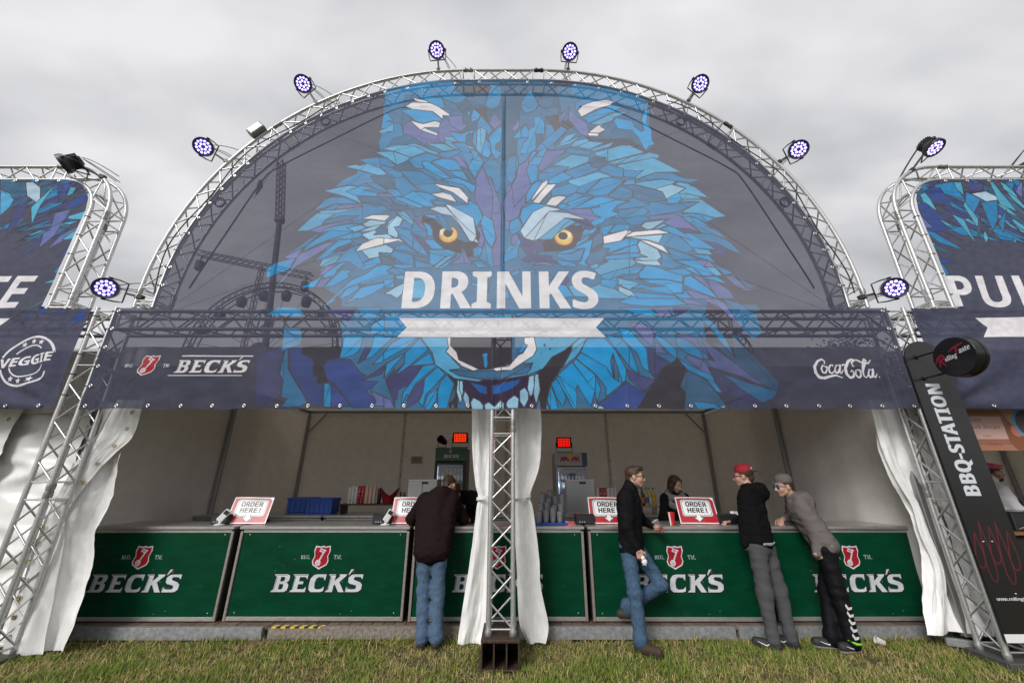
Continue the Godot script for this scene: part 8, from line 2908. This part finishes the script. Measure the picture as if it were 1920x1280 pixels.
	for q in [[-1.0, "L"], [1.0, "R"]]:
		var hem: Vector3 = low + side * q[0] * 0.088
		top.append(cap(hem, d["sh" + q[1]] - side * q[0] * 0.05 - (chest - pel).normalized() * 0.07, 0.112 * g * tk, 0.105 * g * tk))
		top.append(cap(d["sh" + q[1]] - side * q[0] * 0.03, d["el" + q[1]], 0.084 * tk, 0.062 * tk))
		top.append(cap(d["el" + q[1]], d["wr" + q[1]], 0.060 * tk, 0.043 * tk))
	top.append(cap(d.shL + side * 0.04, d.shR - side * 0.04, 0.08 * tk, 0.08 * tk))
	top.append(cap(chest, d.neck, 0.10, 0.072))
	if d.has("hood"):
		var back: Vector3 = -hb.z * 0.7 if d.hood is bool else d.hood
		back = (back - Vector3.UP * back.y).normalized()
		var hc: Vector3 = d.neck + back * 0.05
		for a in 7:
			var u := (a - 3.0) / 3.0
			var p0: Vector3 = hc + (back * cos(u * 1.7) + back.cross(Vector3.UP) * sin(u * 1.7)) * 0.095 + Vector3(0, 0.01 - 0.03 * absf(u), 0)
			top.append(egg(p0, Vector3(0.055, 0.05, 0.055)))
		top.append(egg(hc + back * 0.10 - Vector3.UP * 0.06, Vector3(0.125, 0.10, 0.085), Basis.looking_at(back)))
	if d.has("collar"): top.append(cap(d.neck - Vector3.UP * 0.03, d.neck + Vector3.UP * 0.035, 0.078, 0.074))
	solid(t, d.get("top_name", "jacket"), top, 0.0135 * c, 0.04, mats[d.top], org, fold, 0.015, Vector3(0.9, 1.5, 0.9))
	# shoes with their soles
	if d.has("toeL"):
		for s in ["L", "R"]:
			var an: Vector3 = d["ank" + s]
			var to: Vector3 = d["toe" + s]
			var dir := (to - an)
			dir.y = 0
			dir = dir.normalized()
			var fl: float = d.get("floor" + s, 0.0)
			var tiptoe: bool = d.has("free" + s)
			var bones := [cap(an - Vector3.UP * 0.01, an - Vector3.UP * 0.035 - dir * 0.02, 0.05, 0.048), cap(an - Vector3.UP * 0.045, to + Vector3.UP * 0.022, 0.05, 0.040), cap(an - Vector3.UP * 0.05 - dir * 0.03, to + Vector3.UP * 0.008, 0.04, 0.038)]
			var sh := solid(t, "shoe", bones, 0.009, 0.02, mats[d.get("shoe", "shoe_dark")], org, null, 0.0, Vector3.ONE, -1.0 if tiptoe else fl + 0.014)
			if not tiptoe:
				var so := [cap(an - Vector3.UP * 0.055 - dir * 0.035, to, 0.045, 0.044)]
				var sm := solid(sh, "sole", so, 0.009, 0.01, mats[d.get("sole", "sole_dark")], Vector3.ZERO, null, 0.0, Vector3.ONE, fl - 0.004, fl + 0.017)
				sm.position = Vector3.ZERO
				if d.has("swoosh"):
					var n := Vector3(dir.z, 0, -dir.x)
					if n.z < 0: n = -n
					var q := MB.new()
					var o := an.lerp(to, 0.5) + n * 0.046 + Vector3(0, -0.005, 0)
					q.tube(PackedVector3Array([o - dir * 0.055 + Vector3.UP * 0.012, o - dir * 0.02 - Vector3.UP * 0.012, o + dir * 0.02 - Vector3.UP * 0.002, o + dir * 0.06 + Vector3.UP * 0.014]), [0.003, 0.008, 0.005, 0.002], 6)
					put("stripe_mark", q, mat("mark_white", Color(0.62, 0.62, 0.60), 0.5), sh)
	return t

func ball(r: float) -> PackedVector2Array:
	var q := PackedVector2Array()
	for i in 9: q.append(Vector2(sin(PI * i / 8.0), -cos(PI * i / 8.0)) * r)
	return q

func peaked_cap(t: Node3D, o: Vector3, b: Basis, brim_dir: float, crown: Material, brim: Material, org: Vector3) -> Node3D:
	var m := MB.new()
	var prof := PackedVector2Array([Vector2(0.099, 0.0), Vector2(0.100, 0.03), Vector2(0.096, 0.06), Vector2(0.078, 0.085), Vector2(0.045, 0.1), Vector2(0.0, 0.104)])
	m.lathe(prof, 24, Transform3D(b * Basis.from_scale(Vector3(0.88, 1.0, 1.02)), o + b * Vector3(0, 0.050, -0.018) - org))
	var c := put("cap", m, crown, t)
	m = MB.new()
	var poly := PackedVector2Array()
	for i in 15:
		var a := PI * i / 14.0
		poly.append(Vector2(cos(a) * 0.088, sin(a) * 0.088))
	for i in 15:
		var a := PI - PI * i / 14.0
		poly.append(Vector2(cos(a) * 0.086, 0.0 + sin(a) * 0.165))
	var lay := b * Basis(Vector3.RIGHT, PI / 2)
	if brim_dir < 0: lay = b * Basis(Vector3.UP, PI) * Basis(Vector3.RIGHT, PI / 2)
	m.prism(poly, -0.004, 0.004, Transform3D(lay, o + b * Vector3(0, 0.054, -0.018) - org))
	put("brim", m, brim, c)
	m = MB.new()
	m.lathe(ball(0.009), 8, Transform3D(b, o + b * Vector3(0, 0.155, -0.018) - org))
	put("button", m, crown, c)
	return c

func spectacles(t: Node3D, o: Vector3, b: Basis, lens: Material, frame: Material, org: Vector3, tall: float) -> void:
	var m := MB.new()
	for s in [-1.0, 1.0]:
		var pts := PackedVector3Array()
		for i in 14:
			var a := TAU * i / 14.0
			pts.append(o + b * Vector3(s * 0.034 + cos(a) * 0.026, 0.0 + sin(a) * tall, 0.100 - 0.006 * absf(cos(a)) * 0.5) - org)
		m.tube(pts, 0.0032, 5, false, true)
		m.rod(o + b * Vector3(s * 0.060, 0.006, 0.096) - org, o + b * Vector3(s * 0.083, 0.006, -0.005) - org, 0.003, 5)
	m.rod(o + b * Vector3(-0.010, 0.006, 0.103) - org, o + b * Vector3(0.010, 0.006, 0.103) - org, 0.003, 5)
	var g := put("glasses", m, frame, t)
	m = MB.new()
	for s in [-1.0, 1.0]: m.lathe(PackedVector2Array([Vector2(0.025, -0.001), Vector2(0, 0.002)]), 14, Transform3D(b * Basis(Vector3.RIGHT, PI / 2) * Basis.from_scale(Vector3(1, 1, tall / 0.026)), o + b * Vector3(s * 0.034, 0.0, 0.0985) - org))
	put("lens", m, lens, g)

func build_people() -> void:
	var sk := grainy("skin_fair", Color(0.40, 0.225, 0.160), Color(0.50, 0.300, 0.215), 9.0, 0.5, 0.0, 401, 0.03)
	sk.subsurf_scatter_enabled = true; sk.subsurf_scatter_strength = 0.08
	grainy("skin_tan", Color(0.30, 0.160, 0.105), Color(0.40, 0.225, 0.15), 9.0, 0.5, 0.0, 402, 0.03)
	grainy("hair_brown", Color(0.022, 0.012, 0.006), Color(0.075, 0.042, 0.021), 26.0, 0.6, 0.0, 403, 0.05)
	grainy("hair_dark", Color(0.018, 0.012, 0.009), Color(0.055, 0.034, 0.022), 26.0, 0.6, 0.0, 404, 0.05)
	grainy("maroon_softshell", Color(0.010, 0.0055, 0.006), Color(0.021, 0.0105, 0.011), 5.0, 0.8, 0.0, 405, 0.04, 0.5)
	grainy("black_softshell", Color(0.004, 0.004, 0.005), Color(0.010, 0.010, 0.012), 5.0, 0.75, 0.0, 406, 0.04, 0.5)
	grainy("black_cotton", Color(0.004, 0.004, 0.0045), Color(0.009, 0.009, 0.010), 8.0, 0.95, 0.0, 407, 0.05, 0.5)
	grainy("taupe_cotton", Color(0.100, 0.088, 0.087), Color(0.160, 0.143, 0.140), 6.0, 0.95, 0.0, 408, 0.05, 0.6)
	grainy("grey_jersey", Color(0.050, 0.050, 0.053), Color(0.095, 0.095, 0.100), 6.0, 0.95, 0.0, 409, 0.05, 0.6)
	grainy("blue_denim", Color(0.040, 0.072, 0.125), Color(0.110, 0.165, 0.245), 2.4, 0.9, 0.0, 410, 0.022, 0.6)
	grainy("dark_denim", Color(0.022, 0.050, 0.095), Color(0.085, 0.140, 0.215), 2.6, 0.9, 0.0, 411, 0.022, 0.6)
	grainy("black_track", Color(0.004, 0.004, 0.005), Color(0.010, 0.010, 0.012), 5.0, 0.6, 0.0, 412, 0.04, 0.4)
	grainy("white_shirt", Color(0.52, 0.52, 0.55), Color(0.66, 0.66, 0.68), 6.0, 0.9, 0.0, 413, 0.04, 0.4)
	for k in ["blue_denim", "dark_denim"]: mats[k].uv1_scale = Vector3(5.0, 1.6, 5.0)
	for k in ["maroon_softshell", "black_softshell", "black_cotton", "black_track", "taupe_cotton", "grey_jersey", "blue_denim", "dark_denim"]: mats[k].metallic_specular = 0.2
	mat("shoe_dark", Color(0.020, 0.019, 0.021), 0.7); mat("sole_dark", Color(0.03, 0.03, 0.03), 0.8)
	mat("shoe_brown", Color(0.045, 0.028, 0.018), 0.75); mat("sole_pale", Color(0.32, 0.31, 0.29), 0.7)
	var frame := mat("frame_black", Color(0.01, 0.01, 0.01), 0.3)
	var clear := mat("spectacle_lens", Color(0.8, 0.85, 0.9), 0.05)
	clear.transparency = BaseMaterial3D.TRANSPARENCY_ALPHA
	clear.albedo_color = Color(0.8, 0.85, 0.9, 0.12)
	var dark_lens := mat("dark_lens", Color(0.008, 0.008, 0.010), 0.08)
	var blue_lens := mat("mirror_lens", Color(0.06, 0.28, 0.50), 0.1, 0.6)

	# bent man in maroon, seen from behind
	var p := {"label": "person in a maroon hooded jacket and blue jeans bent over the bar", "org": Vector3(-0.74, 0, -0.5), "seed": 11,
		"hipL": Vector3(-0.865, 0.93, -0.52), "hipR": Vector3(-0.685, 0.93, -0.52), "kneeL": Vector3(-0.84, 0.50, -0.53), "kneeR": Vector3(-0.685, 0.50, -0.53), "ankL": Vector3(-0.815, 0.085, -0.47), "ankR": Vector3(-0.66, 0.085, -0.46),
		"toeL": Vector3(-0.85, 0.03, -0.62), "toeR": Vector3(-0.65, 0.03, -0.60), "shL": Vector3(-0.98, 1.43, -0.80), "shR": Vector3(-0.58, 1.43, -0.80), "elL": Vector3(-1.13, 1.20, -0.90), "elR": Vector3(-0.47, 1.20, -0.90), "wrL": Vector3(-0.98, 1.175, -1.10), "wrR": Vector3(-0.62, 1.175, -1.10),
		"neck": Vector3(-0.735, 1.525, -0.90), "head": Vector3(-0.685, 1.585, -1.00), "face": Vector3(0.35, -0.75, -0.75), "tilt": Vector3(0.1, 0.5, -0.8), "hair_mat": "hair_brown", "legs": "blue_denim", "top": "maroon_softshell", "top_thick": 1.06, "hood": Vector3(-0.2, 0, 1), "hem_at": -0.06, "sole": "sole_dark", "hem": 0.066,
		"hands": [[Vector3(-0.96, 1.165, -1.12), Vector3(1, 0, -0.3), Vector3.UP, 1.0, 0.35], [Vector3(-0.64, 1.165, -1.12), Vector3(-1, 0, -0.3), Vector3.UP, -1.0, 0.35]]}
	var t := person(p)
	var m := MB.new()
	m.tube(PackedVector3Array([Vector3(-0.80, 1.50, -0.735), Vector3(-0.775, 1.513, -0.733), Vector3(-0.75, 1.505, -0.735)]), 0.004, 5)
	put("logo_mark", m, mat("mark_white", Color(0.62, 0.62, 0.60), 0.5), t, at(0.74, 0, 0.5))
	for x in [-0.845, -0.70]:         # stitched back pockets
		m = MB.new()
		m.tube(PackedVector3Array([Vector3(x - 0.055, 0.925, -0.422), Vector3(x + 0.055, 0.925, -0.422), Vector3(x + 0.05, 0.83, -0.428), Vector3(x, 0.81, -0.43), Vector3(x - 0.05, 0.83, -0.428)]), 0.0035, 5, false, true)
		put("pocket_seam", m, mat("denim_seam", Color(0.03, 0.05, 0.09), 0.9), t, at(0.74, 0, 0.5))

	# man in glasses leaning back against the bar, one foot up
	p = {"label": "person in glasses, black jacket and jeans leaning with one foot up", "org": Vector3(1.50, 0, -0.45), "seed": 21,
		"hipL": Vector3(1.59, 0.93, -0.66), "hipR": Vector3(1.47, 0.93, -0.53), "kneeL": Vector3(1.80, 0.56, -0.52), "kneeR": Vector3(1.475, 0.50, -0.42), "ankL": Vector3(1.45, 0.29, -0.70), "ankR": Vector3(1.47, 0.085, -0.36),
		"toeL": Vector3(1.37, 0.22, -0.72), "toeR": Vector3(1.60, 0.03, -0.22), "freeL": true, "shL": Vector3(1.66, 1.475, -0.80), "shR": Vector3(1.475, 1.475, -0.50), "elL": Vector3(1.76, 1.20, -0.90), "elR": Vector3(1.455, 1.16, -0.45), "wrL": Vector3(1.84, 1.145, -0.72), "wrR": Vector3(1.545, 0.945, -0.42),
		"neck": Vector3(1.60, 1.575, -0.65), "head": Vector3(1.665, 1.70, -0.62), "face": Vector3(0.92, -0.06, 0.36), "hair_mat": "hair_brown", "hair_top": true, "legs": "dark_denim", "top": "black_softshell", "collar": true, "hem_at": 0.0, "shoe": "shoe_brown", "hem": 0.066,
		"hands": [[Vector3(1.55, 0.935, -0.415), Vector3(0.25, -1, 0.1), Vector3(-0.2, 0, 1), 1.0, 0.7], [Vector3(1.845, 1.14, -0.71), Vector3(0.55, 0.02, 0.8), Vector3(0.8, 0, -0.5), 1.0, 0.8]]}
	t = person(p)
	var hb := head_basis(p.face)
	spectacles(t, p.head + hb * Vector3(0, 0.003, 0.0), hb, clear, frame, p.org, 0.017)
	m = MB.new()
	m.lathe(PackedVector2Array([Vector2(0, 0), Vector2(0.033, 0), Vector2(0.0335, 0.005), Vector2(0.045, 0.14), Vector2(0.047, 0.143), Vector2(0.044, 0.145), Vector2(0.03, 0.01)]), 18)
	var cup2 := one("drink_cup", m, mat("grey_cup", Color(0.13, 0.13, 0.14), 0.35), "grey cup tipped in the hand of the person in glasses", "cup", Transform3D(Basis(Vector3.BACK, 0.55), Vector3(1.925, 1.08, -0.64)))
	m = MB.new()
	m.lathe(PackedVector2Array([Vector2(0.0365, 0.03), Vector2(0.0385, 0.055)]), 18)
	put("red_band", m, mat("cup_red", Color(0.38, 0.015, 0.02), 0.4), cup2)
	m = MB.new()
	m.lathe(PackedVector2Array([Vector2(0.0462, 0.136), Vector2(0.03, 0.139), Vector2(0.0, 0.139)]), 18)
	put("foam", m, mat("foam", Color(0.55, 0.55, 0.55), 0.8), cup2)
	m = MB.new()
	rng.seed = 8
	var crumple := FastNoiseLite.new()
	crumple.frequency = 30.0
	blob(m, [cap(Vector3(0, 0.02, 0), Vector3(0.012, -0.03, 0), 0.016, 0.026)], 0.005, 0.01, crumple, 0.02)
	one("paper_tissue", m, mat("tissue", Color(0.70, 0.70, 0.70), 0.9), "crumpled white tissue in the lowered hand of the person in glasses", "tissue", at(1.585, 0.835, -0.375))

	# young man in a red cap and black hoodie
	p = {"label": "person in a red cap, black hoodie and grey sweatpants at the bar", "org": Vector3(2.98, 0, -0.45), "seed": 31,
		"hipL": Vector3(2.94, 0.93, -0.51), "hipR": Vector3(3.09, 0.93, -0.60), "kneeL": Vector3(2.905, 0.50, -0.46), "kneeR": Vector3(3.125, 0.50, -0.55), "ankL": Vector3(2.87, 0.085, -0.40), "ankR": Vector3(3.10, 0.085, -0.47),
		"toeL": Vector3(2.74, 0.03, -0.50), "toeR": Vector3(2.99, 0.03, -0.60), "shL": Vector3(2.965, 1.475, -0.60), "shR": Vector3(3.24, 1.475, -0.86), "elL": Vector3(2.885, 1.18, -0.58), "elR": Vector3(3.17, 1.21, -1.04), "wrL": Vector3(2.815, 0.965, -0.53), "wrR": Vector3(2.97, 1.165, -1.03),
		"neck": Vector3(3.09, 1.575, -0.74), "head": Vector3(3.08, 1.705, -0.77), "face": Vector3(-0.85, -0.04, -0.52), "hair_mat": "hair_brown", "legs": "grey_jersey", "top": "black_cotton", "hood": Vector3(0.6, 0, 0.8), "hem_at": 0.12, "leg_wide": 1.06, "hem": 0.058, "top_name": "hoodie", "swoosh": true, "sole": "sole_dark",
		"hands": [[Vector3(2.825, 0.955, -0.53), Vector3(0.75, -0.75, 0.0), Vector3(-1, 0, 0.3), -1.0, 0.3], [Vector3(2.955, 1.16, -1.03), Vector3(-1, -0.05, 0.25), Vector3.UP, -1.0, 0.45]]}
	t = person(p)
	hb = head_basis(p.face)
	var redm := grainy("red_cap", Color(0.30, 0.010, 0.022), Color(0.40, 0.018, 0.032), 8.0, 0.85, 0.0, 421, 0.05)
	var cpn := peaked_cap(t, p.head, hb, -1.0, redm, mat("brim_black", Color(0.012, 0.012, 0.013), 0.8), p.org)
	m = MB.new()
	var sc := hb * Basis(Vector3.UP, PI)
	for q in [[[-0.04, -0.012], [-0.037, 0.014]], [[-0.024, -0.012], [-0.022, 0.014]], [[-0.042, 0.0], [-0.02, 0.002]], [[-0.014, -0.006], [-0.006, 0.002], [0.0, -0.008]], [[0.004, 0.003], [0.008, -0.008], [0.014, 0.0], [0.018, -0.008], [0.022, 0.003]], [[0.026, 0.012], [0.026, -0.008], [0.036, 0.003]], [[0.040, 0.003], [0.036, -0.002], [0.044, -0.008]]]:
		var pts := PackedVector3Array()
		for e in q:
			var a: float = e[0] / 0.094
			pts.append(p.head + hb * Vector3(0, 0.05, -0.018) + sc * Vector3(sin(a) * 0.089, 0.042 + e[1] * 1.1, cos(a) * 0.103) - p.org)
		m.tube(pts, 0.0028, 5)
	put("lettering", m, mat("mark_white", Color(0.62, 0.62, 0.60), 0.5), cpn)
	spectacles(t, p.head, hb, dark_lens, frame, p.org, 0.018)
	m = MB.new()                                   # shirt tail under the hoodie
	m.tube(PackedVector3Array([Vector3(2.96, 0.985, -0.385), Vector3(3.06, 0.975, -0.44), Vector3(3.15, 0.985, -0.51)]), [0.012, 0.018, 0.012], 8)
	put("shirt_tail", m, mat("pale_grey_shirt", Color(0.30, 0.30, 0.31), 0.9), t, at(-2.98, 0, 0.45))
	m = MB.new()
	m.tube(PackedVector3Array([Vector3(2.995, 1.195, -1.03), Vector3(2.99, 1.175, -1.0), Vector3(2.99, 1.145, -1.0)]), 0.006, 6)
	put("wristband", m, mat("band_yellow", Color(0.45, 0.36, 0.03), 0.5), t, at(-2.98, 0, 0.45))

	# young man in a taupe hoodie leaning on the bar
	p = {"label": "person in a taupe hoodie, flat cap and blue sunglasses leaning on the bar", "org": Vector3(3.62, 0, -0.45), "seed": 41,
		"hipL": Vector3(3.69, 0.92, -0.48), "hipR": Vector3(3.83, 0.92, -0.60), "kneeL": Vector3(3.68, 0.50, -0.42), "kneeR": Vector3(3.66, 0.49, -0.56), "ankL": Vector3(3.66, 0.085, -0.37), "ankR": Vector3(3.53, 0.085, -0.46),
		"toeL": Vector3(3.54, 0.03, -0.35), "toeR": Vector3(3.37, 0.03, -0.49), "shL": Vector3(3.605, 1.365, -0.56), "shR": Vector3(3.70, 1.385, -0.86), "elL": Vector3(3.655, 1.08, -0.50), "elR": Vector3(3.76, 1.20, -1.04), "wrL": Vector3(3.575, 0.87, -0.46), "wrR": Vector3(3.60, 1.195, -0.95),
		"neck": Vector3(3.595, 1.47, -0.70), "head": Vector3(3.525, 1.585, -0.70), "face": Vector3(-0.96, -0.06, 0.0), "hair_mat": "hair_brown", "legs": "black_track", "top": "taupe_cotton", "hood": Vector3(0.95, 0, 0.15), "hem_at": 0.10, "leg_wide": 1.08, "hem": 0.07, "top_name": "hoodie", "swoosh": true, "sole": "sole_pale",
		"hands": [[Vector3(3.575, 0.865, -0.455), Vector3(0.8, -0.7, -0.1), Vector3(-0.9, 0, 0.3), -1.0, 0.3], [Vector3(3.585, 1.19, -0.94), Vector3(-0.75, -0.15, 0.5), Vector3(-0.2, 1, 0.2), -1.0, 0.95]]}
	t = person(p)
	hb = head_basis(p.face)
	peaked_cap(t, p.head, hb, 1.0, mats["taupe_cotton"], mats["taupe_cotton"], p.org)
	spectacles(t, p.head, hb, blue_lens, mat("frame_blue", Color(0.02, 0.09, 0.22), 0.3), p.org, 0.019)
	var white := mat("mark_white", Color(0.62, 0.62, 0.60), 0.5)
	var lime := mat("lime", Color(0.17, 0.55, 0.03), 0.6)
	for k in 5:
		var y := 0.40 - 0.062 * k
		var q := PackedVector2Array([Vector2(-0.034, 0.022), Vector2(0.0, 0.0), Vector2(0.034, 0.022), Vector2(0.034, -0.002), Vector2(0, -0.026), Vector2(-0.034, -0.002)])
		m = MB.new()
		m.prism(q, -0.003, 0.003, Transform3D(Basis(Vector3.BACK, -0.45) * Basis(Vector3.UP, 0.1), Vector3(3.672 - 0.008 * k, y, -0.315 + 0.010 * k)))
		put("chevron", m, white, t, at(-3.62, 0, 0.45))
	m = MB.new()
	m.tube(PackedVector3Array([Vector3(3.60, 0.115, -0.335), Vector3(3.645, 0.09, -0.290), Vector3(3.70, 0.085, -0.305)]), 0.013, 8)
	put("hem_lining", m, lime, t, at(-3.62, 0, 0.45))
	m = MB.new()
	m.tube(PackedVector3Array([Vector3(3.68, 0.965, -0.355), Vector3(3.75, 0.985, -0.395), Vector3(3.80, 0.985, -0.435)]), [0.004, 0.010, 0.005], 6)
	put("pocket_piping", m, lime, t, at(-3.62, 0, 0.45))

	# woman behind the bar
	p = {"label": "person with long brown hair, grey scarf and black sweater behind the bar", "org": Vector3(2.58, 0.118, -1.8), "coarse": 1.3, "seed": 51, "slim": 0.86, "head_size": 0.95,
		"hipL": Vector3(2.66, 1.00, -1.84), "hipR": Vector3(2.50, 1.00, -1.84), "kneeL": Vector3(2.66, 0.60, -1.80), "kneeR": Vector3(2.50, 0.60, -1.80), "ankL": Vector3(2.66, 0.20, -1.84), "ankR": Vector3(2.50, 0.20, -1.84), "toeL": Vector3(2.68, 0.148, -1.70), "toeR": Vector3(2.48, 0.148, -1.70), "floorL": 0.118, "floorR": 0.118,
		"shL": Vector3(2.755, 1.39, -1.80), "shR": Vector3(2.415, 1.39, -1.80), "elL": Vector3(2.83, 1.13, -1.70), "elR": Vector3(2.34, 1.13, -1.72), "wrL": Vector3(2.72, 1.09, -1.50), "wrR": Vector3(2.44, 1.09, -1.52),
		"neck": Vector3(2.585, 1.47, -1.80), "head": Vector3(2.60, 1.605, -1.755), "face": Vector3(0.42, -0.42, 0.8), "tilt": Vector3(0, 1, 0.2), "hair_mat": "hair_brown", "hair_long": true, "legs": "black_track", "top": "black_cotton", "top_name": "sweater",
		"hands": [[Vector3(2.715, 1.085, -1.49), Vector3(-0.3, -0.2, 1), Vector3.UP, -1.0, 0.4], [Vector3(2.445, 1.085, -1.51), Vector3(0.3, -0.2, 1), Vector3.UP, 1.0, 0.4]]}
	t = person(p)
	var knit := grainy("grey_knit", Color(0.08, 0.08, 0.085), Color(0.23, 0.23, 0.24), 9.0, 0.95, 0.0, 431, 0.06, 0.8)
	var scarf := []
	for a in 12:
		var u := TAU * a / 12.0
		var u2 := TAU * (a + 1) / 12.0
		scarf.append(cap(Vector3(2.585 + cos(u) * 0.105, 1.45 - 0.05 * sin(u), -1.79 + sin(u) * 0.095), Vector3(2.585 + cos(u2) * 0.105, 1.45 - 0.05 * sin(u2), -1.79 + sin(u2) * 0.095), 0.045, 0.045))
		scarf.append(cap(Vector3(2.585 + cos(u) * 0.115, 1.37 - 0.09 * sin(u), -1.77 + sin(u) * 0.11), Vector3(2.585 + cos(u2) * 0.115, 1.37 - 0.09 * sin(u2), -1.77 + sin(u2) * 0.11), 0.042, 0.042))
	var kn := FastNoiseLite.new()
	kn.frequency = 14.0
	solid(t, "scarf", scarf, 0.009, 0.02, knit, p.org, kn, 0.022)

	# colleague in black bent towards the maroon jacket
	p = {"label": "person in black behind the bar bent towards the maroon jacket", "org": Vector3(-0.45, 0.118, -1.7), "coarse": 1.7, "seed": 61,
		"hipL": Vector3(-0.36, 1.00, -1.82), "hipR": Vector3(-0.53, 1.00, -1.80), "kneeL": Vector3(-0.36, 0.58, -1.80), "kneeR": Vector3(-0.53, 0.58, -1.80), "ankL": Vector3(-0.36, 0.205, -1.86), "ankR": Vector3(-0.53, 0.205, -1.86), "toeL": Vector3(-0.35, 0.148, -1.70), "toeR": Vector3(-0.54, 0.148, -1.70), "floorL": 0.118, "floorR": 0.118,
		"shL": Vector3(-0.30, 1.42, -1.50), "shR": Vector3(-0.62, 1.42, -1.46), "elL": Vector3(-0.26, 1.21, -1.32), "elR": Vector3(-0.72, 1.21, -1.34), "wrL": Vector3(-0.40, 1.17, -1.16), "wrR": Vector3(-0.70, 1.175, -1.20),
		"neck": Vector3(-0.56, 1.46, -1.38), "head": Vector3(-0.67, 1.49, -1.31), "face": Vector3(-0.35, -0.6, 0.72), "tilt": Vector3(0, 0.7, 0.7), "hair_mat": "hair_dark", "legs": "black_track", "top": "black_cotton", "top_name": "sweater",
		"hands": [[Vector3(-0.41, 1.165, -1.15), Vector3(-0.6, 0, 0.6), Vector3.UP, -1.0, 0.4], [Vector3(-0.70, 1.165, -1.19), Vector3(0.3, 0, 0.8), Vector3.UP, 1.0, 0.4]]}
	person(p)

	# cook at the barbecue stall
	p = {"label": "person in a pink paper hat, white shirt and black apron at the grill", "org": Vector3(6.93, 0.12, -1.4), "coarse": 1.4, "seed": 71,
		"hipL": Vector3(6.99, 1.03, -1.52), "hipR": Vector3(6.91, 1.03, -1.36), "kneeL": Vector3(7.01, 0.60, -1.52), "kneeR": Vector3(6.93, 0.60, -1.36), "ankL": Vector3(6.97, 0.205, -1.52), "ankR": Vector3(6.91, 0.205, -1.36), "toeL": Vector3(7.13, 0.15, -1.52), "toeR": Vector3(7.07, 0.15, -1.34), "floorL": 0.12, "floorR": 0.12,
		"shL": Vector3(7.03, 1.53, -1.60), "shR": Vector3(6.89, 1.53, -1.26), "elL": Vector3(7.11, 1.26, -1.62), "elR": Vector3(6.93, 1.24, -1.18), "wrL": Vector3(7.23, 1.32, -1.42), "wrR": Vector3(7.16, 1.33, -1.18),
		"neck": Vector3(6.97, 1.63, -1.42), "head": Vector3(7.03, 1.76, -1.40), "face": Vector3(0.95, -0.08, 0.30), "hair_mat": "hair_dark", "skin": "skin_tan".trim_prefix("skin_"), "legs": "black_track", "top": "white_shirt", "top_name": "shirt", "collar": true,
		"hands": [[Vector3(7.17, 1.33, -1.18), Vector3(0.9, 0.1, -0.3), Vector3(0.2, 0.3, 0.9), 1.0, 0.6], [Vector3(7.24, 1.32, -1.41), Vector3(0.5, 0.05, 0.8), Vector3(0.2, 0.9, 0), -1.0, 0.6]]}
	t = person(p)
	var apron := [egg(Vector3(7.03, 1.30, -1.40), Vector3(0.11, 0.20, 0.17), Basis(Vector3.UP, 0.35)), egg(Vector3(7.02, 1.02, -1.42), Vector3(0.13, 0.28, 0.19), Basis(Vector3.UP, 0.35))]
	solid(t, "apron", apron, 0.014, 0.04, mats["black_cotton"], p.org)
	m = MB.new()
	for s in [-1.0, 1.0]: m.tube(PackedVector3Array([Vector3(7.10, 1.44, -1.42 + s * 0.09), Vector3(7.05, 1.58, -1.42 + s * 0.085), Vector3(6.93, 1.62, -1.43 + s * 0.06)]), 0.011, 6)
	put("apron_strap", m, mats["black_cotton"], t, at(-6.93, -0.12, 1.4))
	hb = head_basis(p.face)
	m = MB.new()
	var pts := PackedVector3Array()
	for j in 9:
		for i in 49:
			var a := TAU * i / 48.0
			var u := j / 8.0
			var r := 0.104 * (1.0 + 0.10 * sin(a * 12.0) * u) * (1.0 if u < 0.75 else 1.0 - (u - 0.75) * 3.4)
			pts.append(p.head + hb * (Vector3(cos(a) * r * 0.9, 0.055 + 0.085 * minf(u, 0.8) + 0.012 * sin(a * 2.0) * u, sin(a) * r * 1.15 - 0.01)) - p.org)
	m.grid(48, 8, pts)
	put("paper_hat", m, mat("pink_paper", Color(0.52, 0.10, 0.14), 0.8), t)
	var beard := [egg(p.head + hb * Vector3(0, -0.085, 0.045), Vector3(0.05, 0.03, 0.045), hb), cap(p.head + hb * Vector3(0.055, -0.04, 0.01), p.head + hb * Vector3(0.03, -0.085, 0.045), 0.016, 0.018), cap(p.head + hb * Vector3(-0.055, -0.04, 0.01), p.head + hb * Vector3(-0.03, -0.085, 0.045), 0.016, 0.018)]
	solid(t, "beard", beard, 0.006, 0.012, mats["hair_dark"], p.org)

func _ready() -> void:
	set_view()
	build_ground()
	build_trusses()
	build_banner()
	build_side_banners()
	build_tent()
	build_deck()
	build_counters()
	build_curtains()
	build_lamps()
	build_items()
	build_neighbours()
	build_far()
	build_people()
